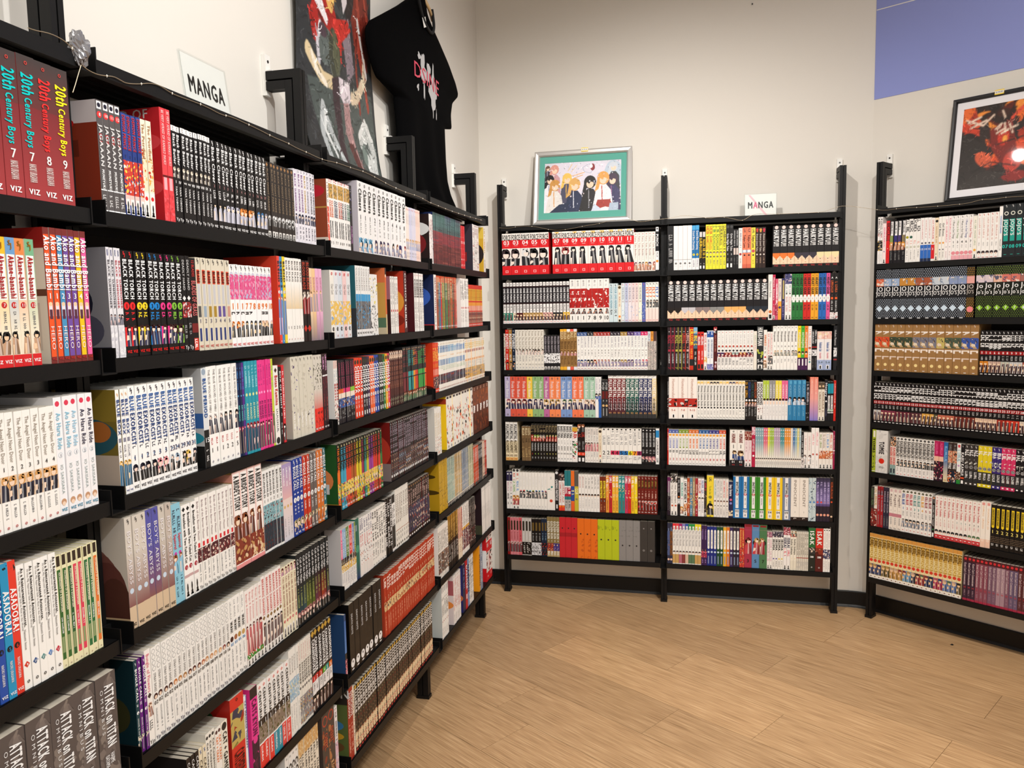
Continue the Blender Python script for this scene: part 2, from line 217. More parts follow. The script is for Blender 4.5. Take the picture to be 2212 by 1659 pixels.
# shelf contents, left to right: end y|look|print on the spine|volume numbers|colours (measured along each shelf)
DATA = r'''
#A 0 L 0 0 2.962 -80
495 5 Y460|dark red volume with {c} title|a33a3c;g 0 .35 453e3c 6a3634;g .35 1 7e3032 a83e40;n .045 d0453c .25 oo;t@.52 .12 .28 $ 2 .66 20th;t@.5 .29 .64 $ 2 .4 Century Boys;n .70 eee .42 #;t .75 .88 e8e0dc 1 .42 NAOKI URASAWA;n .945 fff .4 VIZ|v=6,7,7,8,9|c=0cc,0cc,0cc,f33,fe2
#A 1 L 0 460 2.962 -30
276 5 Y172|{c} topped volume, red title on white label|f5e6cf;g .12 .75 $ f3ead2;r 0 .13 $;n .05 a06a10 .75 SJ;r .13 .48 fffdf8 .08 .92;t .14 .47 b02028 2 .6 Akane-banashi;e .52 c83030 .3;n .52 fff .3 #;x .57 .72 777 .3;f .72 .90 222 f4cda8 c9a080;r .905 1 d8252a;n .955 fff .55 VIZ|v=6,7,10,11,12|c=e8843a,f2c230,6f9fd0,e58b4e,7ab58c
>338
605 7 Y122|{c} volume with white lettering|7a2f2c;r .05 .95 $ .08 .92;t .06 .46 fff 2 .95 Ako and Bambi;n .5 fff .75 #;r .55 .65 e9e3ea .2 .8;e .56 f0cfa8 .3;r .6 .67 5a3040 .25 .75;t .72 .9 fff0ec 0 .55 HERO;n .965 c33 .5 V|v=1,1,2,3,3,4,5|c=ee5a2a,ee5a2a,4a95c4,7350a4,7350a4,f8c81e,ef62a4|s=efe6d8;R 0 0 1 .15 a02420;R 0 .45 .6 .5 6a4030;R .1 .55 .5 .9 d8ccc0
#A 2 L 0 800 2.962 -20
402 8 Y225|plump white volume with thin grey title|fbf8f2;t .05 .42 8a7f70 0 .45 The Angel Next Door;n .47 444 .45 #;r .53 .74 e8c8a8;f .53 .74 d8a060 f6d8be 334;x .76 .9 888 .3;n .955 b22 .4 oo|v=1,1,2,2,3,3,4,4
638 5 Y143|white volume with {c} handwritten title|f7f6f8;e .055 e0405a .3;t .13 .44 $ 1 .6 Ao Haru Ride;e .49 b8c8d0 .3;e .49 f7f6f8 .25;n .49 789 .32 #;t .57 .82 9aa 0 .36 IO SAKISAKA;e .89 c89a78 .36;e .905 f4d8c0 .24;n .955 28a .5 VIZ|v=1,1,1,2,2|c=8cc8e0,8cc8e0,a0d0e8,224,224
#A 3 L 0 1100 2.967 -45
172 4 Y322|{c} volume with white hand-drawn title|$;e .05 333 .3;m .02 .08 $ 222 $;t .2 .53 fff 2 .75 ASADORA!;e .63 222 .34;n .63 $ .4 #;t .72 .88 e8e8e8 1 .35 NAOKI URASAWA;n .96 fff .5 VIZ|v=3,4,5,6|c=39c,2a50a8,2b95c4,e8402f
412 5 Y275|white light novel style volume, black title|fdfbf6;t@.68 .03 .5 222 2 .36 As a Reincarnated Aristocrat,;t@.27 .05 .52 444 0 .22 I'll Use My Appraisal Skill to Rise in the World;t .52 .68 444 0 .3 Natsumi Inoue;d .80 $ .38;n .8 fff .3 #;n .93 222 .5 oo|v=9,10,11,12,13|c=d8402a,3a5a90,6a9a98,5a8ac8,c8203a
672 8 Y200|cream volume with {c} title strip|efe9be;r .01 .1 3a2f26 .12 .8;r .13 .92 $ .12 .8;t .15 .5 f5f0d8 1 .38 ASCENDANCE OF A BOOKWORM;x .55 .7 eee 0.28;r .72 .86 8fa070 .2 .7;n .97 844 .3 oo|v=1,1,2,2,3,3,4,5|c=3c6a35,3c6a35,2f5f35,e0455c,e0455c,2f7040,2f7040,e87a35
#A 4 L 0 1100 2.967 ^-10,1500
^740,1025 5 Y1025|thick grey omnibus with white title|6e6460;m 0 1 5c5350 7d726c 6e6460 857a72;t@.62 .1 .7 fff 2 .44 ATTACK on TITAN;t@.25 .12 .55 eee 0 .14 O M N I B U S;t@.6 .76 .86 fff 1 .2 HAJIME;t@.35 .76 .88 fff 1 .2 ISAYAMA|s=655c58;R 0 0 .08 1 8890a0
#B 0 L 0 0 2.962 620
815 4 y632|grey volume with round number badge|5a5656;r .01 .08 f0eeee .1 .9;e .045 223 .3;e .13 f03a3a .42;n .13 fff .4 #;t .22 .6 ddd 2 .55 JAGAAAN;x .3 .4 c33 .5;r .8 .81 fff;t .62 .8 fff 2 .4 MUNEYUKI;r .985 1 fff;x .85 .97 ddd .5|v=8,10,11,12|s=d8d2d2;R 0 .2 1 1 8a3420;R .3 .35 1 .5 6a2818;E .6 .85 .22 .08 444;E .5 .2 .15 .05 c22
937 4 y718|blue and red volume with penguin mark|2a3f86;r .01 .35 38509a;t .02 .36 c33 2 .6 DEMON PRINCE;n .42 334 .4 2;r .46 .9 e8c8c0;m .46 .8 d04030 f5d050 e9e4f0 304080 d04030;p .84 .99|v=1,2,2,3
1003 2 y762|cream volume with orange flame art|f3ead6;t .04 .4 b08050 1 .5 The Petrified;m .3 .72 f3e0c0 e8a030 c83020 f3ead6 d8b060;r .74 .99 f5f0ea;e .8 d22 .3;p .84 .99|v=1,2
>1062
1128 2 y683|tall red volume with pink title|e8454c;t .02 .5 fbd0d0 1 .5 BE VERY AFRAID OF KANAKO INUKI!;r .6 .72 f8b0b8 .2 .8;r .59 .61 611;x .8 .93 fcc .3;m .74 1 e8454c f06068 d03a40|v=1,2|s=c8262e;E .3 .3 .3 .08 e04a50;E .6 .5 .3 .08 a81a22;E .3 .7 .3 .08 e04a50;E .7 .85 .3 .08 a81a22;T .05 .08 ddd ND OF
1376 9 y797|black volume with white gothic title, roman numeral|151314;r 0 .055 f0eeee;x .01 .05 888 .3;t .08 .4 f4f4f4 2 .55 Black Butler;f .42 .53 e8dcc8 f8ead8 3a3028;n .575 fff .42 #;t .62 .88 f0f0f0 1 .38 YANA TOBOSO;n .96 eee .45 Yp|v=I,IV,V,V,VII,VIII,VIII,IX,X
1722 13 y893|black volume with gothic title and {c} character|171515;n .03 fff .55 SJ;t .07 .48 f6f6f6 2 .6 Black Clover;n .51 b88 .36 #;x .56 .67 ddd .45;f .7 .9 $ f8dcc0 ccd;n .965 fff .5 V|v=2,2,2,3,3,3,4,4,4,5,36,36,37|c=222,222,222,dde,dde,dde,f29040,f29040,f29040,f5b878,5a98d8,5a98d8,aab
1900 8 y1040|dark brown volume with gold diamond|2a2422;d .04 a87a4a .3;t .09 .65 9a8468 0 .45 BLACK NIGHT PARADE;f .7 .84 fff 444 555;p .91 .99|v=1,1,2,2,3,3,4,4
2030 7 y1075|white volume with {c} lettering|eceaf2;x .01 .05 667 .4;t .06 .58 $ 1 .5 BLACK SUMMONER;f .6 .74 224 f0d8c8 335;x .78 .96 556 .4|c=7a3a8a,7a3a8a,7a3a8a,c8a020,889,334,334|v=1,2,2,3,3,4,4
#B 1 L 0 460 2.962 665
817 4 y218|silver volume with {c} serif title|e4e3e8;r .02 .07 345 .3 .55;x .02 .09 88a .5;t .11 .55 $ 1 .55 BLACK SUMMONER;f .6 .7 222 e8c0b8 667;m .72 .98 dcdce2 c9c9d2 eeeef2|c=223,223,b8203a,b8203a|v=11,11,12,13|s=8f8f95;E .6 .5 .35 .2 223;E .4 .75 .3 .15 556;R 0 .9 1 1 334
1190 10 y237|black volume, white bold title, {c} number|141213;n .035 $ .6 SJ;t .08 .46 fff 2 .62 BLACK TORCH;e .52 $ .46;n .52 111 .5 #;x .58 .68 $ .55;r .72 .9 $;f .7 .9 422 fbe3d0 335;n .95 e22 .5 VIZ|v=1,1,2,2,3,3,4,4,5,5|c=e8282c,e8282c,f8da2a,f8da2a,1c88d8,1c88d8,f03a8c,f03a8c,86c440,86c440
1245 2 y272|black volume with small pale serif title|141314;t .04 .36 ccc 1 .5 DEADLY HAND;d .44 eee .4;m .48 .64 a33 ddd 222 ecc;x .7 .88 999 .5;n .95 ddd .6 Yp|v=1,2
1285 1 y288|black volume with red slanted title|171415;t .02 .2 c33 1 .4 12 BLADES;t .24 .62 c66 2 .7 BLADES OF GRASS;r .7 .8 722;r .86 .99 d8402f .2 .9;x .87 .98 fff .4
1498 7 y284|parchment volume with red and navy strip|ded6c2;n .035 444 .6 SJ;r .13 .28 d84a28 .2 .8;t .14 .27 511 2 .5 BLADE;r .28 .5 c8c8cc .25 .75;r .52 .64 $ .2 .8;n .68 557 .5 #;r .76 .9 2c3c78 .3 .7;n .955 c33 .45 VIZ|v=1,2,3,3,4,4,5|c=555,9ab,a83,a83,659,659,c98
1758 10 y327|white volume, pink tattoo logo, orange number|fbfafa;n .035 444 .6 SJ;e .12 ccd .4;r .12 .4 dd4a86 .12 .88;m .13 .42 e05a90 d83a7a b8b8d8 f0a0c0;n .5 f08028 .85 #;x .57 .64 222 .8;f .68 .88 $ f8dcb0 222;n .965 d33 .5 VIZ|v=1,1,1,7,7,8,8,9,9,10|c=f0822a,f0822a,f0822a,222,222,333,333,e8c0a0,e8c0a0,ecc
>1796
1847 3 y275|slim {c} volume with playful title|$;t .05 .36 333 2 .6 BLEND S;e .41 fff .35;n .41 222 .5 #;f .46 .9 f5b050 fde 58c;n .97 fff .4 oo|v=1,1,2|c=e84a3c,3a90c8,f4d830|s=e0452f;E .8 .3 .12 .05 fa0;E .75 .6 .15 .08 222
1953 6 y284|plain white volume with spaced serif letters|faf8f3;t .03 .28 444 1 .5 BLUE FLAG;x .3 .6 888 .25;g .3 .6 faf8f3 e8d0a8;n .82 555 .55 #;n .955 c88 .4 oo|v=1,1,2,2,5,5
1998 2 y302|dark red volume with blocky title|2a1514;t .02 .36 b8402a 2 .75 BLOOD BLADE;f .38 .66 e8d8c8 f8e8e0 a33;r .68 .99 17100f;d .84 c83020 .5|v=1,2
2077 4 y352|{c} pastel volume with long legged art|$;t .12 .3 d08aa8 1 .55 BLOOM INTO;f .3 .99 e8b890 f5d2b8 b8a0a8;g .6 1 $ 8f7f86|v=1,2,3,4|c=f5d8b0,f5cf9a,f0b8d8,f0b8d8
#B 2 L 0 800 2.962 750
862 3 y128|white volume with dark blue rounded title|fcfbf8;n .045 e8a030 .6 SJ;t .09 .43 32508c 2 .7 BLUE BOX;r .46 .5 889 .2 .9;x .53 .66 667 .5;f .67 .92 f5c060 fae0b8 2a6a90;r .93 1 f8f8f8;n .965 238 .55 VIZ|v=14,14,20|s=7a6a2a;R 0 0 1 .3 8f7a2c;E .5 .45 .5 .18 2a5a68;E .3 .4 .2 .1 b06a30;R 0 .62 .8 1 c8b8a8;R .5 .1 .8 .18 ddd
1275 11 y105|white volume, blue title split in two|fdfdfb;n .04 334 .6 SJ;t .09 .24 2f62a8 2 .66 BLUE;t .25 .56 24427c 2 .66 EXORCIST;x .57 .63 334 .5;n .68 446 .6 #;d .68 9bd .15;f .74 .91 $ f6dccc 222;n .955 223 .55 VIZ|v=1,1,2,2,3,3,23,24,29,30,31|c=223,223,112,112,f0a0a8,f0a0a8,c8d0d8,a8c0d8,3a3028,f0c860,334
>1322
1355 1 y-12|tall volume with blue and teal title|dfe4e6;e .04 9ab .4;t .1 .5 2a5aa0 2 .6 BLUE PERIOD;r .62 1 17191a;n .72 fff .6 15;x .8 .95 eee .4|s=c9ccce;R .3 0 1 .12 222;T .1 .2 111 5;R 0 .45 1 .6 3a6ab0;E .4 .7 .4 .08 2a98b0;R 0 .78 1 1 1a1a1a
1545 6 y-22|white volume with thin spaced capitals|fdfcf8;t .03 .46 777 0 .4 THE BLUE WOLVES OF MIBU;f .48 .68 $ f4dccc 334;x .72 .8 c66 .35;n .84 555 .55 #;n .95 889 .4 oo|v=1,1,1,2,2,5|c=dcd4d0,dcd4d0,dcd4d0,222,222,222
1590 3 y-42|dark {c} volume with script title|$;x .05 .3 48c .5;e .35 5ad .25;t .45 .62 6cc 2 .6 RIKI HANAZI;f .68 .97 e0506a f5c8c0 433|c=1c2c50,1c2c50,5a2a88|v=3,3,4
1672 4 y-55|teal volume with pale script title|2a9cb0;x .05 .3 a8e0e8 .5;e .36 e0e8a0 .3;t .45 .63 e0f0c8 2 .6 AI HANAZI;f .66 .97 c03040 f5c8c0 335|v=1,1,2,2
1760 5 y-62|hot pink volume with purple lettering|ee3c90;x .05 .3 b02878 .5;e .36 fad 0.28;t .45 .65 802868 2 .6 AI HANAZI;f .68 .97 702838 f5c8c0 533|v=1,1,2,2,3
1775 1 y-72|lime yellow slim volume|c8d83a;x .08 .35 7a8 .5;f .6 .97 a33 fcc 222
1805 1 y-27|white slim volume with red brush title|f8f5f0;d .06 422 .3;t .12 .5 d0303a 2 .6 Botan Kamiina;x .55 .9 666 .4;e .95 222 .4
1822 1 y-20|black slim volume with white capitals|181617;t .05 .55 eee 1 .6 BOX OF LIGHT;n .62 eee .6 3;x .7 .9 bbb .4
1838 1 y-32|scarlet slim volume with tiny white text|d83038;x .05 .7 fff .4;f .75 .97 111 fff 333
>1882
2025 6 y-82|tall cream volume with {c} ink drawing|ddd8c8;n .035 444 .4 SJ;m .1 .95 ddd8c8 $ ddd8c8 c9c2b4;x .7 .9 fff .3|c=4a3a68,6a5a9a,c8c2b0,c8c2b0,2a2422,7a6a98|v=5,6,7,8,9,10|s=c8c2b4;E .7 .5 .5 .3 3a2a3a;E .6 .8 .3 .2 5a4a88
2080 3 y-95|cream volume turning red at the base|ded8cc;n .035 444 .45 SJ;m .1 .5 ded8cc ded8cc 554;g .45 .8 ded8cc d8281c;r .8 1 a81c18;m .7 1 f03020 d8281c 801410;n .965 fff .5 V|v=1,2,2
2112 2 y-105|dark maroon volume with white marks|2c161c;x .02 .25 ead .5;r .28 .3 eee;m .3 .6 4a1c28 2c161c 7a2a30;x .6 .9 a44 .4;n .965 fff .5 V|v=1,2
#B 3 L 0 1100 2.967 848
1137 7 y62|tall {c} volume with letterspaced title|$;n .035 444 .5 SJ;t .12 .6 f0ecf0 0 .5 BOY'S ABYSS;g .3 .8 $ 8a5a58;r .8 1 d8bfa0;e .66 cde .3;n .96 222 .45 V|c=d8d0c4,d8d0c4,d8d0c4,5a5aa8,5a5aa8,d0c8bc,c8bcb0|v=1,1,1,2,2,3,4|s=d8d0c6;E .62 .62 .4 .42 b08a7c;E .56 .66 .4 .42 9c7264;E .48 .68 .36 .4 8a5f54;E .4 .7 .32 .38 7a4c44;E .3 .74 .3 .34 663a34;E .2 .8 .24 .26 543028;R 0 .9 1 1 d8b890;T .1 .1 fff YSS
1197 2 y-24|light blue volume with red bubble title|8fc8dc;x .06 .3 334 .6;t .3 .45 e03848 2 .55 Squirrel;e .5 c4a 0.3;f .5 .7 b06a40 fde0c8 8ce;x .73 .95 356 .35|v=1,2
1287 3 y-18|white volume with black rounded title|fbf9f5;d .05 222 .35;t .09 .62 222 2 .48 Breakfast with Two-Tailed Cat;e .67 b02a3a .35;n .67 fff .35 #;r .75 .78 caa;p .82 .99|v=1,2,3
1520 9 y-69|white volume with grey script, red badge|f8f5ef;t .04 .46 8a7078 0 .42 Bride of the Barrier Master;r .49 .54 d83038 .25 .75;m .55 .7 5a2a30 e8c8b8 3a2028 f0d8c8 8a3038;x .72 .92 888 .35;n .96 777 .45 Yp|v=1,1,2,2,3,3,4,4,5
1705 4 y-229|pink scalloped volume with black ornate title|f6cfc8;r .02 .98 fffaf5 .08 .92;t .04 .4 222 2 .7 A BRIDE'S STORY;f .44 .75 8a4a2a f8dcc0 7a3a2a;m .7 .95 8a3a2a e8c8a0 6a2a22 c89a60;r .96 1 f09a98|v=1,1,2,2|s=a8844a;R 0 .02 1 .1 e09a88;R 0 .85 1 .93 e09a88;E .6 .4 .3 .25 4a2a20;R .1 .3 .4 .35 a83020;E .3 .7 .3 .08 7a5a30
1828 6 y-239|white volume, black title, misty blue art|f6f5f2;t .03 .33 222 1 .5 BRUNHILD;n .37 444 .5 #;m .42 .92 88b4bc 6a9aa8 9a3a30 2a3840 b8ccd0;m .65 .97 2a3440 5a2a2a 334450|v=1,1,1,2,2,3
1893 3 y-279|lilac to peach gradient volume|e8b8c8;g 0 .45 a898c8 e8b8b8;g .45 1 f0d8d0 d8d8e4;x .05 .3 fff .35;e .55 d8b060 .25;x .7 .95 999 .3|v=1,2,3
2105 10 y-312|{c} volume with white stencil title|$;n .04 fff .65 SJ;t .09 .4 fff 2 .68 BUGLE CALL;x .42 .47 fff .4;e .53 fff .4;n .53 333 .4 #;x .6 .75 eee .35;f .78 .94 dc9 f8dcc8 $;n .965 fff .45 V|c=1c3c98,1c3c98,1c3c98,c8381f,c8381f,6a605c,6a605c,d8742a,d8742a,1f6a78|v=1,1,1,2,2,3,3,4,4,5
#B 4 L 0 1100 2.967 848
967 3 y1000|{c} volume with white stencil title|$;n .04 fff .6 SJ;t .09 .44 fff 2 .6 BUGLE CALL;x .46 .5 fff .4;e .56 fff .36;n .56 333 .4 #;x .62 .8 ddd .35;f .8 .97 ccb f0d8c0 $|c=17404a,6a2080,6a2080|v=6,7,7|s=123038;E .4 .6 .3 .2 3a3a20;R .5 .3 .55 .9 6a5a28
1005 1 y915|white volume with pink script title|faf6f0;t .04 .44 e0607a 0 .5 Bungle of Flowers;d .48 433 .35;f .55 .7 d8a080 f8e0c8 a76;x .74 .85 555 .5;n .96 777 .5 Yp
1491 17 y897|white volume with ring column and number|f7f5f0;e .045 aaa .36;e .045 f7f5f0 .28;e .105 aaa .36;e .105 f7f5f0 .28;e .165 aaa .36;e .165 f7f5f0 .28;e .225 aaa .36;e .225 f7f5f0 .28;t .27 .47 777 1 .42 STRAY DOGS;e .52 $ .42;e .53 f4d8c0 .25;n .585 222 .52 #;x .65 .9 999 .3;n .955 667 .5 Yp|v=02,02,02,02,04,05,06,06,07,07,07,08,08,09,09,10,16|c=422,422,422,422,c87a40,b8804a,a87848,522,522,522,b86a4a,c89060,c89060,d8a878,d8a878,844,322
1592 4 y585|white volume with bold exclamation title|fbf9f4;x .04 .26 aaa .4;t .28 .42 222 2 .6 WAN!;e .5 $ .42;n .56 3a8ac8 .45 #;x .62 .9 999 .35;n .955 777 .5 Yp|v=02,03,05,06|c=422,a86a48,b8904a,c8a060
1700 5 y530|white volume with rose figure art|f9f4ef;t .04 .42 e08a8c 0 .45 Bungo & Alchemist;f .46 .84 6a2428 f6dcd0 c84048;m .84 .9 3a8a30 f9f4ef c33;p .9 .99|v=1,1,2,2,3
1825 6 y440|white volume with red spaced capitals|faf5f0;t .03 .5 d03a3a 1 .55 BREAKING DANGERS;d .54 8a6a3a .4;f .6 .9 322 f6dcc8 533;p .9 .99|v=1,1,2,2,3,3
1915 5 y380|pale yellow volume with dark capitals|f6eed0;f .01 .12 733 f8d8c0 c8a;t .14 .72 8a3a2a 1 .5 CALL GIRL IN ANOTHER WORLD;e .77 c44 .3;n .77 fff .35 #;p .85 .99|v=1,2,2,3,3
2120 11 y300|black volume with {c} base, white script|1a2024;t .06 .42 f0f0f0 1 .6 Call of the Night;g .4 .85 1a2024 $;x .48 .75 a8b060 .4;f .8 .97 c88 f4d8c8 222|c=17404a,17404a,2a5058,5a6a20,5a6a20,5a6a20,6a2a48,7a2a30,a83a20,8a2a2a,444|v=1,1,2,2,3,3,4,4,5,5,6
#B 5 L 230 1360 3.185 ^555,900
^640,880 3 Y905|dark slim volume, bottom row|221d1c;t .05 .5 eee 1 .6 CASTLEVANIA;x .6 .9 a86 .4|v=1,2,3
^690,850 2 Y830|pale yellow volume with blue letter|f3e6c8;n .05 2a60a8 .7 S;t .12 .5 333 1 .6 CASTLE;g .5 1 f3e6c8 e8a040|v=1,2|s=5a5452;R .3 0 .9 .3 b82a3a;R 0 .5 1 1 d89a30
^755,850 3 y728|cream volume with black cat title|f7f3e8;e .05 333 .4;t .1 .7 333 2 .5 Cat Companions Maruru;x .75 .95 666 .4|v=1,2,3
^800,850 2 y690|white volume with orange cat title|faf6ee;e .05 533 .4;t .1 .4 e87a2a 2 .6 CAT + CRAZY;x .5 .9 aaa .5|v=1,2
^845,850 1 y650|cream volume with black plus title|f7f1e0;e .06 222 .4;t .12 .6 222 2 .6 CAT + GAMER;x .7 .9 a64 .4
>^868,850
^965,850 1 y480|thick scarlet hardcover with picture panel|d83226;n .03 611 .2 oo;r .13 .5 8a8040 .25 .8;m .13 .5 c8b060 3a3a50 a83020 8a8040 445;t .56 .66 300 2 .7 CAT;t .66 .76 300 2 .7 EYED;t .76 .86 300 2 .7 BOY;x .9 .97 300 .3|s=b82a20;E .6 .18 .3 .07 2a6a3a
^990,850 1 y470|white volume with blue edge stripe|f2f2f4;r 0 1 3a5ab0 .8 1;t .05 .6 556 1 .4 CAT MASSAGE THERAPY;e .95 222 .3
>^1010,850
^1062,850 1 y420|thick hot pink volume with black base|f03c98;r 0 .12 2a1c22;t .13 .55 5a1040 2 .6 CATS KYUN;r .58 1 3a1430;m .58 1 3a1430 e03a90 5a1c40 22101a;e .6 f03c98 .3
^1282,823 7 y390|white volume, black title, {c} lower block|f9f7f4;n .035 e8605a .5 oo;t .08 .42 222 2 .5 CENTURIA;r .42 .7 2a2220;n .47 fff .6 #;m .5 .7 8a7a6a 3a2a28 b8a898 552;r .72 1 $;x .74 .96 fff .35|v=1,1,1,2,2,3,3|c=e83a30,e83a30,e83a30,2a90a8,2a90a8,e8504a,e8504a
^1302,690 4 y150|white volume with pale blue sketch|f4f2ec;t .05 .35 888 0 .5 Chained;m .35 .6 a8c8dc f4f2ec e8d8a0 88a8c8;x .65 .95 aaa .3|v=1,1,2,2
^1428,540 6 y60|cream volume with grey bold title|f0ece2;x .04 .25 c99 .4;t .25 .5 444 2 .55 SOLDIER;e .55 333 .35;n .55 fff .35 #;m .65 .97 8a8a90 c8a868 3a3a44 e8e0d0 a86a50|v=1,1,2,2,3,3
^1563,410 6 y15|black and white volume with {c} tab|211c1c;d .04 c8a040 .5;t .1 .52 fff 2 .75 CHAINSMOKER;r .55 .62 $;n .585 fff .5 #;r .62 .78 f2f0f0;x .64 .76 555 .4;f .78 .98 222 f0d8c8 533|v=1,2,3,4,5,6|c=c82a2a,c82a2a,d8402a,5aa02a,2a9a90,e87a2a
#B 6 L 520 1380 3.41 ^330,915
^425,800 4 y825|white volume with bold letters, lowest row|f5f2ee;n .05 999 .5 oo;t .1 .5 222 2 .8 CCC;x .6 .9 777 .4|v=1,2,3,4
^578,800 7 y770|tan topped volume with striped spine, lowest row|f4ead8;m 0 .2 d8a868 f0d8b0 e8c890;x .2 .95 222 .6;r .55 .95 222 .3 .6|v=1,1,2,2,3,3,4
>^600,700
^700,700 2 y580|thick brown omnibus with red medallion|4a3f3a;e .1 b8402a .4;e .1 4a3f3a .3;m .2 .9 4a3f3a 8a3a28 b87a4a 4a3f3a;t .25 .45 c8583a 2 .5 CHERRY;r .7 .95 d8a878 .3 .7;t .72 .9 300 1 .4 ROAD|v=1,2
^722,700 1 y510|slim white volume with pink art, lowest row|f3eef0;x .03 .5 333 .5;m .5 1 e8c0d0 f3eef0 a8a0b0
#C 0 L 600 340 4.366 425
448 1 y200|white volume with tiny red art|f7f2ec;x .05 .35 555 .6;m .4 .98 e8604a f7d8c8 c83a3a f7f2ec|s=9a4a30;E .3 .17 .25 .09 c82a38;R 0 .4 1 .42 caa050;R 0 .85 1 1 eee0d0
702 10 y200|white volume with {c} title, picture cap|faf8f5;x 0 .06 c44 .6;r .06 .27 b8863a;m .06 .27 c89a4a 8a5a2a 4a5a40 e8c070;t .3 .55 $ 2 .72 CLAYMORE;r .6 .85 222 .35 .6;x .6 .85 444 .5;n .92 444 .6 #|v=1,5,7,7,8,8,9,9,10,11|c=e8703a,e8703a,346,346,c84a2a,c84a2a,345,345,376,376
722 1 y262|black and purple slim volume|1c161e;m .05 .6 1c161e 4a3a8a e8e0f0 1c161e;x .6 .9 c8c 0.5
>775
1222 11 y215|tall thick white omnibus with black title|f9f9f9;n .04 777 .4 oo;t .1 .42 222 2 .62 Chimera;n .5 444 .4 #;x .55 .75 aaa .3;f .78 .98 $ f5dcc8 88a|v=1,1,1,2,2,3,3,4,4,6,8|c=6ab0d8,6ab0d8,6ab0d8,3a3058,3a3058,4a3a68,4a3a68,222,a86a4a,3a3a80,a8283a|s=d4cdd6;E .7 .6 .4 .3 c0bccc
1355 5 y460|{c} pastel volume with small red mark|$;n .04 d8404a .5 oo;t .1 .4 999 0 .3 Claudine;f .6 .8 e8b050 fae0c0 a8b8e0;x .85 .97 999 .3|v=1,2,2,3,3|c=f6e8e0,d8d8ec,e0dcea,f8d8cc,fadcd0
#C 1 L 660 680 4.88 232
495 5 y-474|thick {c} volume with fairy art|$;n .04 e0404a .5 oo;t .2 .35 888 0 .5 Clear Card;m .45 .8 f2c860 $ 88b0e0 $ f5dcb0;e .86 333 .25;n .86 fff .25 #;n .95 c88 .35 oo|v=1,3,4,1,8|c=f4f2ea,e8ecf2,dce6f0,f6d4d4,e8ecee|s=d8d8d0
>552
703 6 y-521|white volume with blue middle band|f7f7f5;t .03 .35 999 0 .5 COLORLESS;r .4 .55 3fa0d8;r .55 .9 5a5c60;m .5 .9 6a6c70 3a3c40 888 3fa0d8;r .9 1 f0f0f0;n .95 333 .5 VI|v=1,2,3,4,5,6|s=2a6470;R 0 .6 1 1 3a3c40
780 3 y-430|white volume with black curl pattern|f2f2f0;m .05 .5 f2f2f0 e8d840 333 f2f2f0 f2f2f0;m .5 1 f2f2f0 222 555 f2f2f0|v=1,2,3
>858
872 1 y-495|slim orange volume with dark portrait|e0703a;r 0 .12 2a2020;e .12 f8d8b8 .5;r .7 1 c8b890|s=d0a050;R 0 0 1 .22 e07848;E .6 .28 .4 .08 2a2422;R 0 .75 1 .9 5a7a60;R 0 .9 1 1 d8c8a8
>915
990 3 y-407|white volume with small black print|f3f1ec;n .03 345 .5 oo;x .1 .5 555 .4;e .6 c44 .3;x .65 .9 777 .4|v=1,2,3|s=3a2424;R 0 0 1 .4 a8707c
>1055
1085 1 y-463|maroon volume with white vertical title|4a1a1c;t .03 .5 eee 1 .5 COSMOS;x .55 .95 fff .5|s=c8402a;E .5 .5 .5 .25 e8a040;E .4 .8 .4 .12 8a2a1c
>1163
1258 4 y-441|white volume with bold black word|f5f4f0;n .03 c44 .4 oo;t .1 .42 222 2 .7 COSMOS;x .5 .95 777 .4|v=1,2,3,4|s=501c22;E .5 .3 .3 .15 e8c8c0
#D 1 L 660 680 4.88 1370
1395 1 y-424|white volume with upright red capitals|f4f1ec;t .05 .7 8a3a3a 1 .5 DEATH AT MYSTERY;x .75 .95 444 .4|s=1c2850;E .6 .4 .5 .2 3a60b8;T .85 .1 fff IT V;R 0 .9 1 1 b83030
1603 15 y-413|orange and {c} patterned volume|$;r 0 .12 c8502a;x .03 .45 e8d8b0 .5;m .45 .9 $ 4a4a48 a83a28 $ 6a7a40;n .95 fff .5 V|v=1,1,2,2,3,3,4,4,5,5,6,6,7,7,8|c=a84a2a,5a6a70,3a78a8,c83a2a,5a8a48,a88a3a,4a6a5a,3a8a4a,8a3a2a,6a6a60,a86a38,c84a2a,3a5a48,a83a3a,d86a5a
>1650
1727 5 y-385|white volume with black calligraphy|f3f1ed;x .05 .45 333 .7;e .6 c44 .3;x .65 .9 888 .4|v=1,2,3,4,5|s=e8e0dc;R .2 .2 .8 .6 a83a38
1875 9 y-318|red and yellow banded volume|d83a22;r .1 .38 f0c838 .1 .9;x .12 .36 8a5a18 .5;r .42 .5 f0a030;r .5 .62 f4b8a0 .1 .9;m .65 .92 7a3a38 e8c8a8 3a3030 b85a3a;n .96 fff .5 V
#D 0 L 600 340 4.366 1408
1455 3 y530|white volume with silver hair art|f0ecea;m .1 1 f0ecea 8a3038 d8d8dc f0ecea 4a4448;x .1 .5 b44 .5|v=1,2,3|s=2a1c1c;E .5 .3 .5 .15 ddd;E .6 .6 .5 .25 7a2024
1735 13 y512|dark {c} glossy volume with red midriff|2a3a3c;g 0 .25 $ 3a5a58;x .05 .4 7aa8a8 .4;m .35 .6 8a3038 5a2a30 3a4a50 a8404a;m .6 .98 5a2022 8a3a38 3a2226 a85a50|v=1,1,2,2,3,3,4,4,5,5,6,6,7|c=1c3a38,2a5048,3a3a58,1c4048,402a40|s=1c2c58;E .4 .6 .4 .2 ccd;R .2 .7 .9 .8 d8b080
1775 2 y640|bright red volume with white scratches|d02830;m 0 1 d02830 f0e0e0 a81820 d02830
>1845
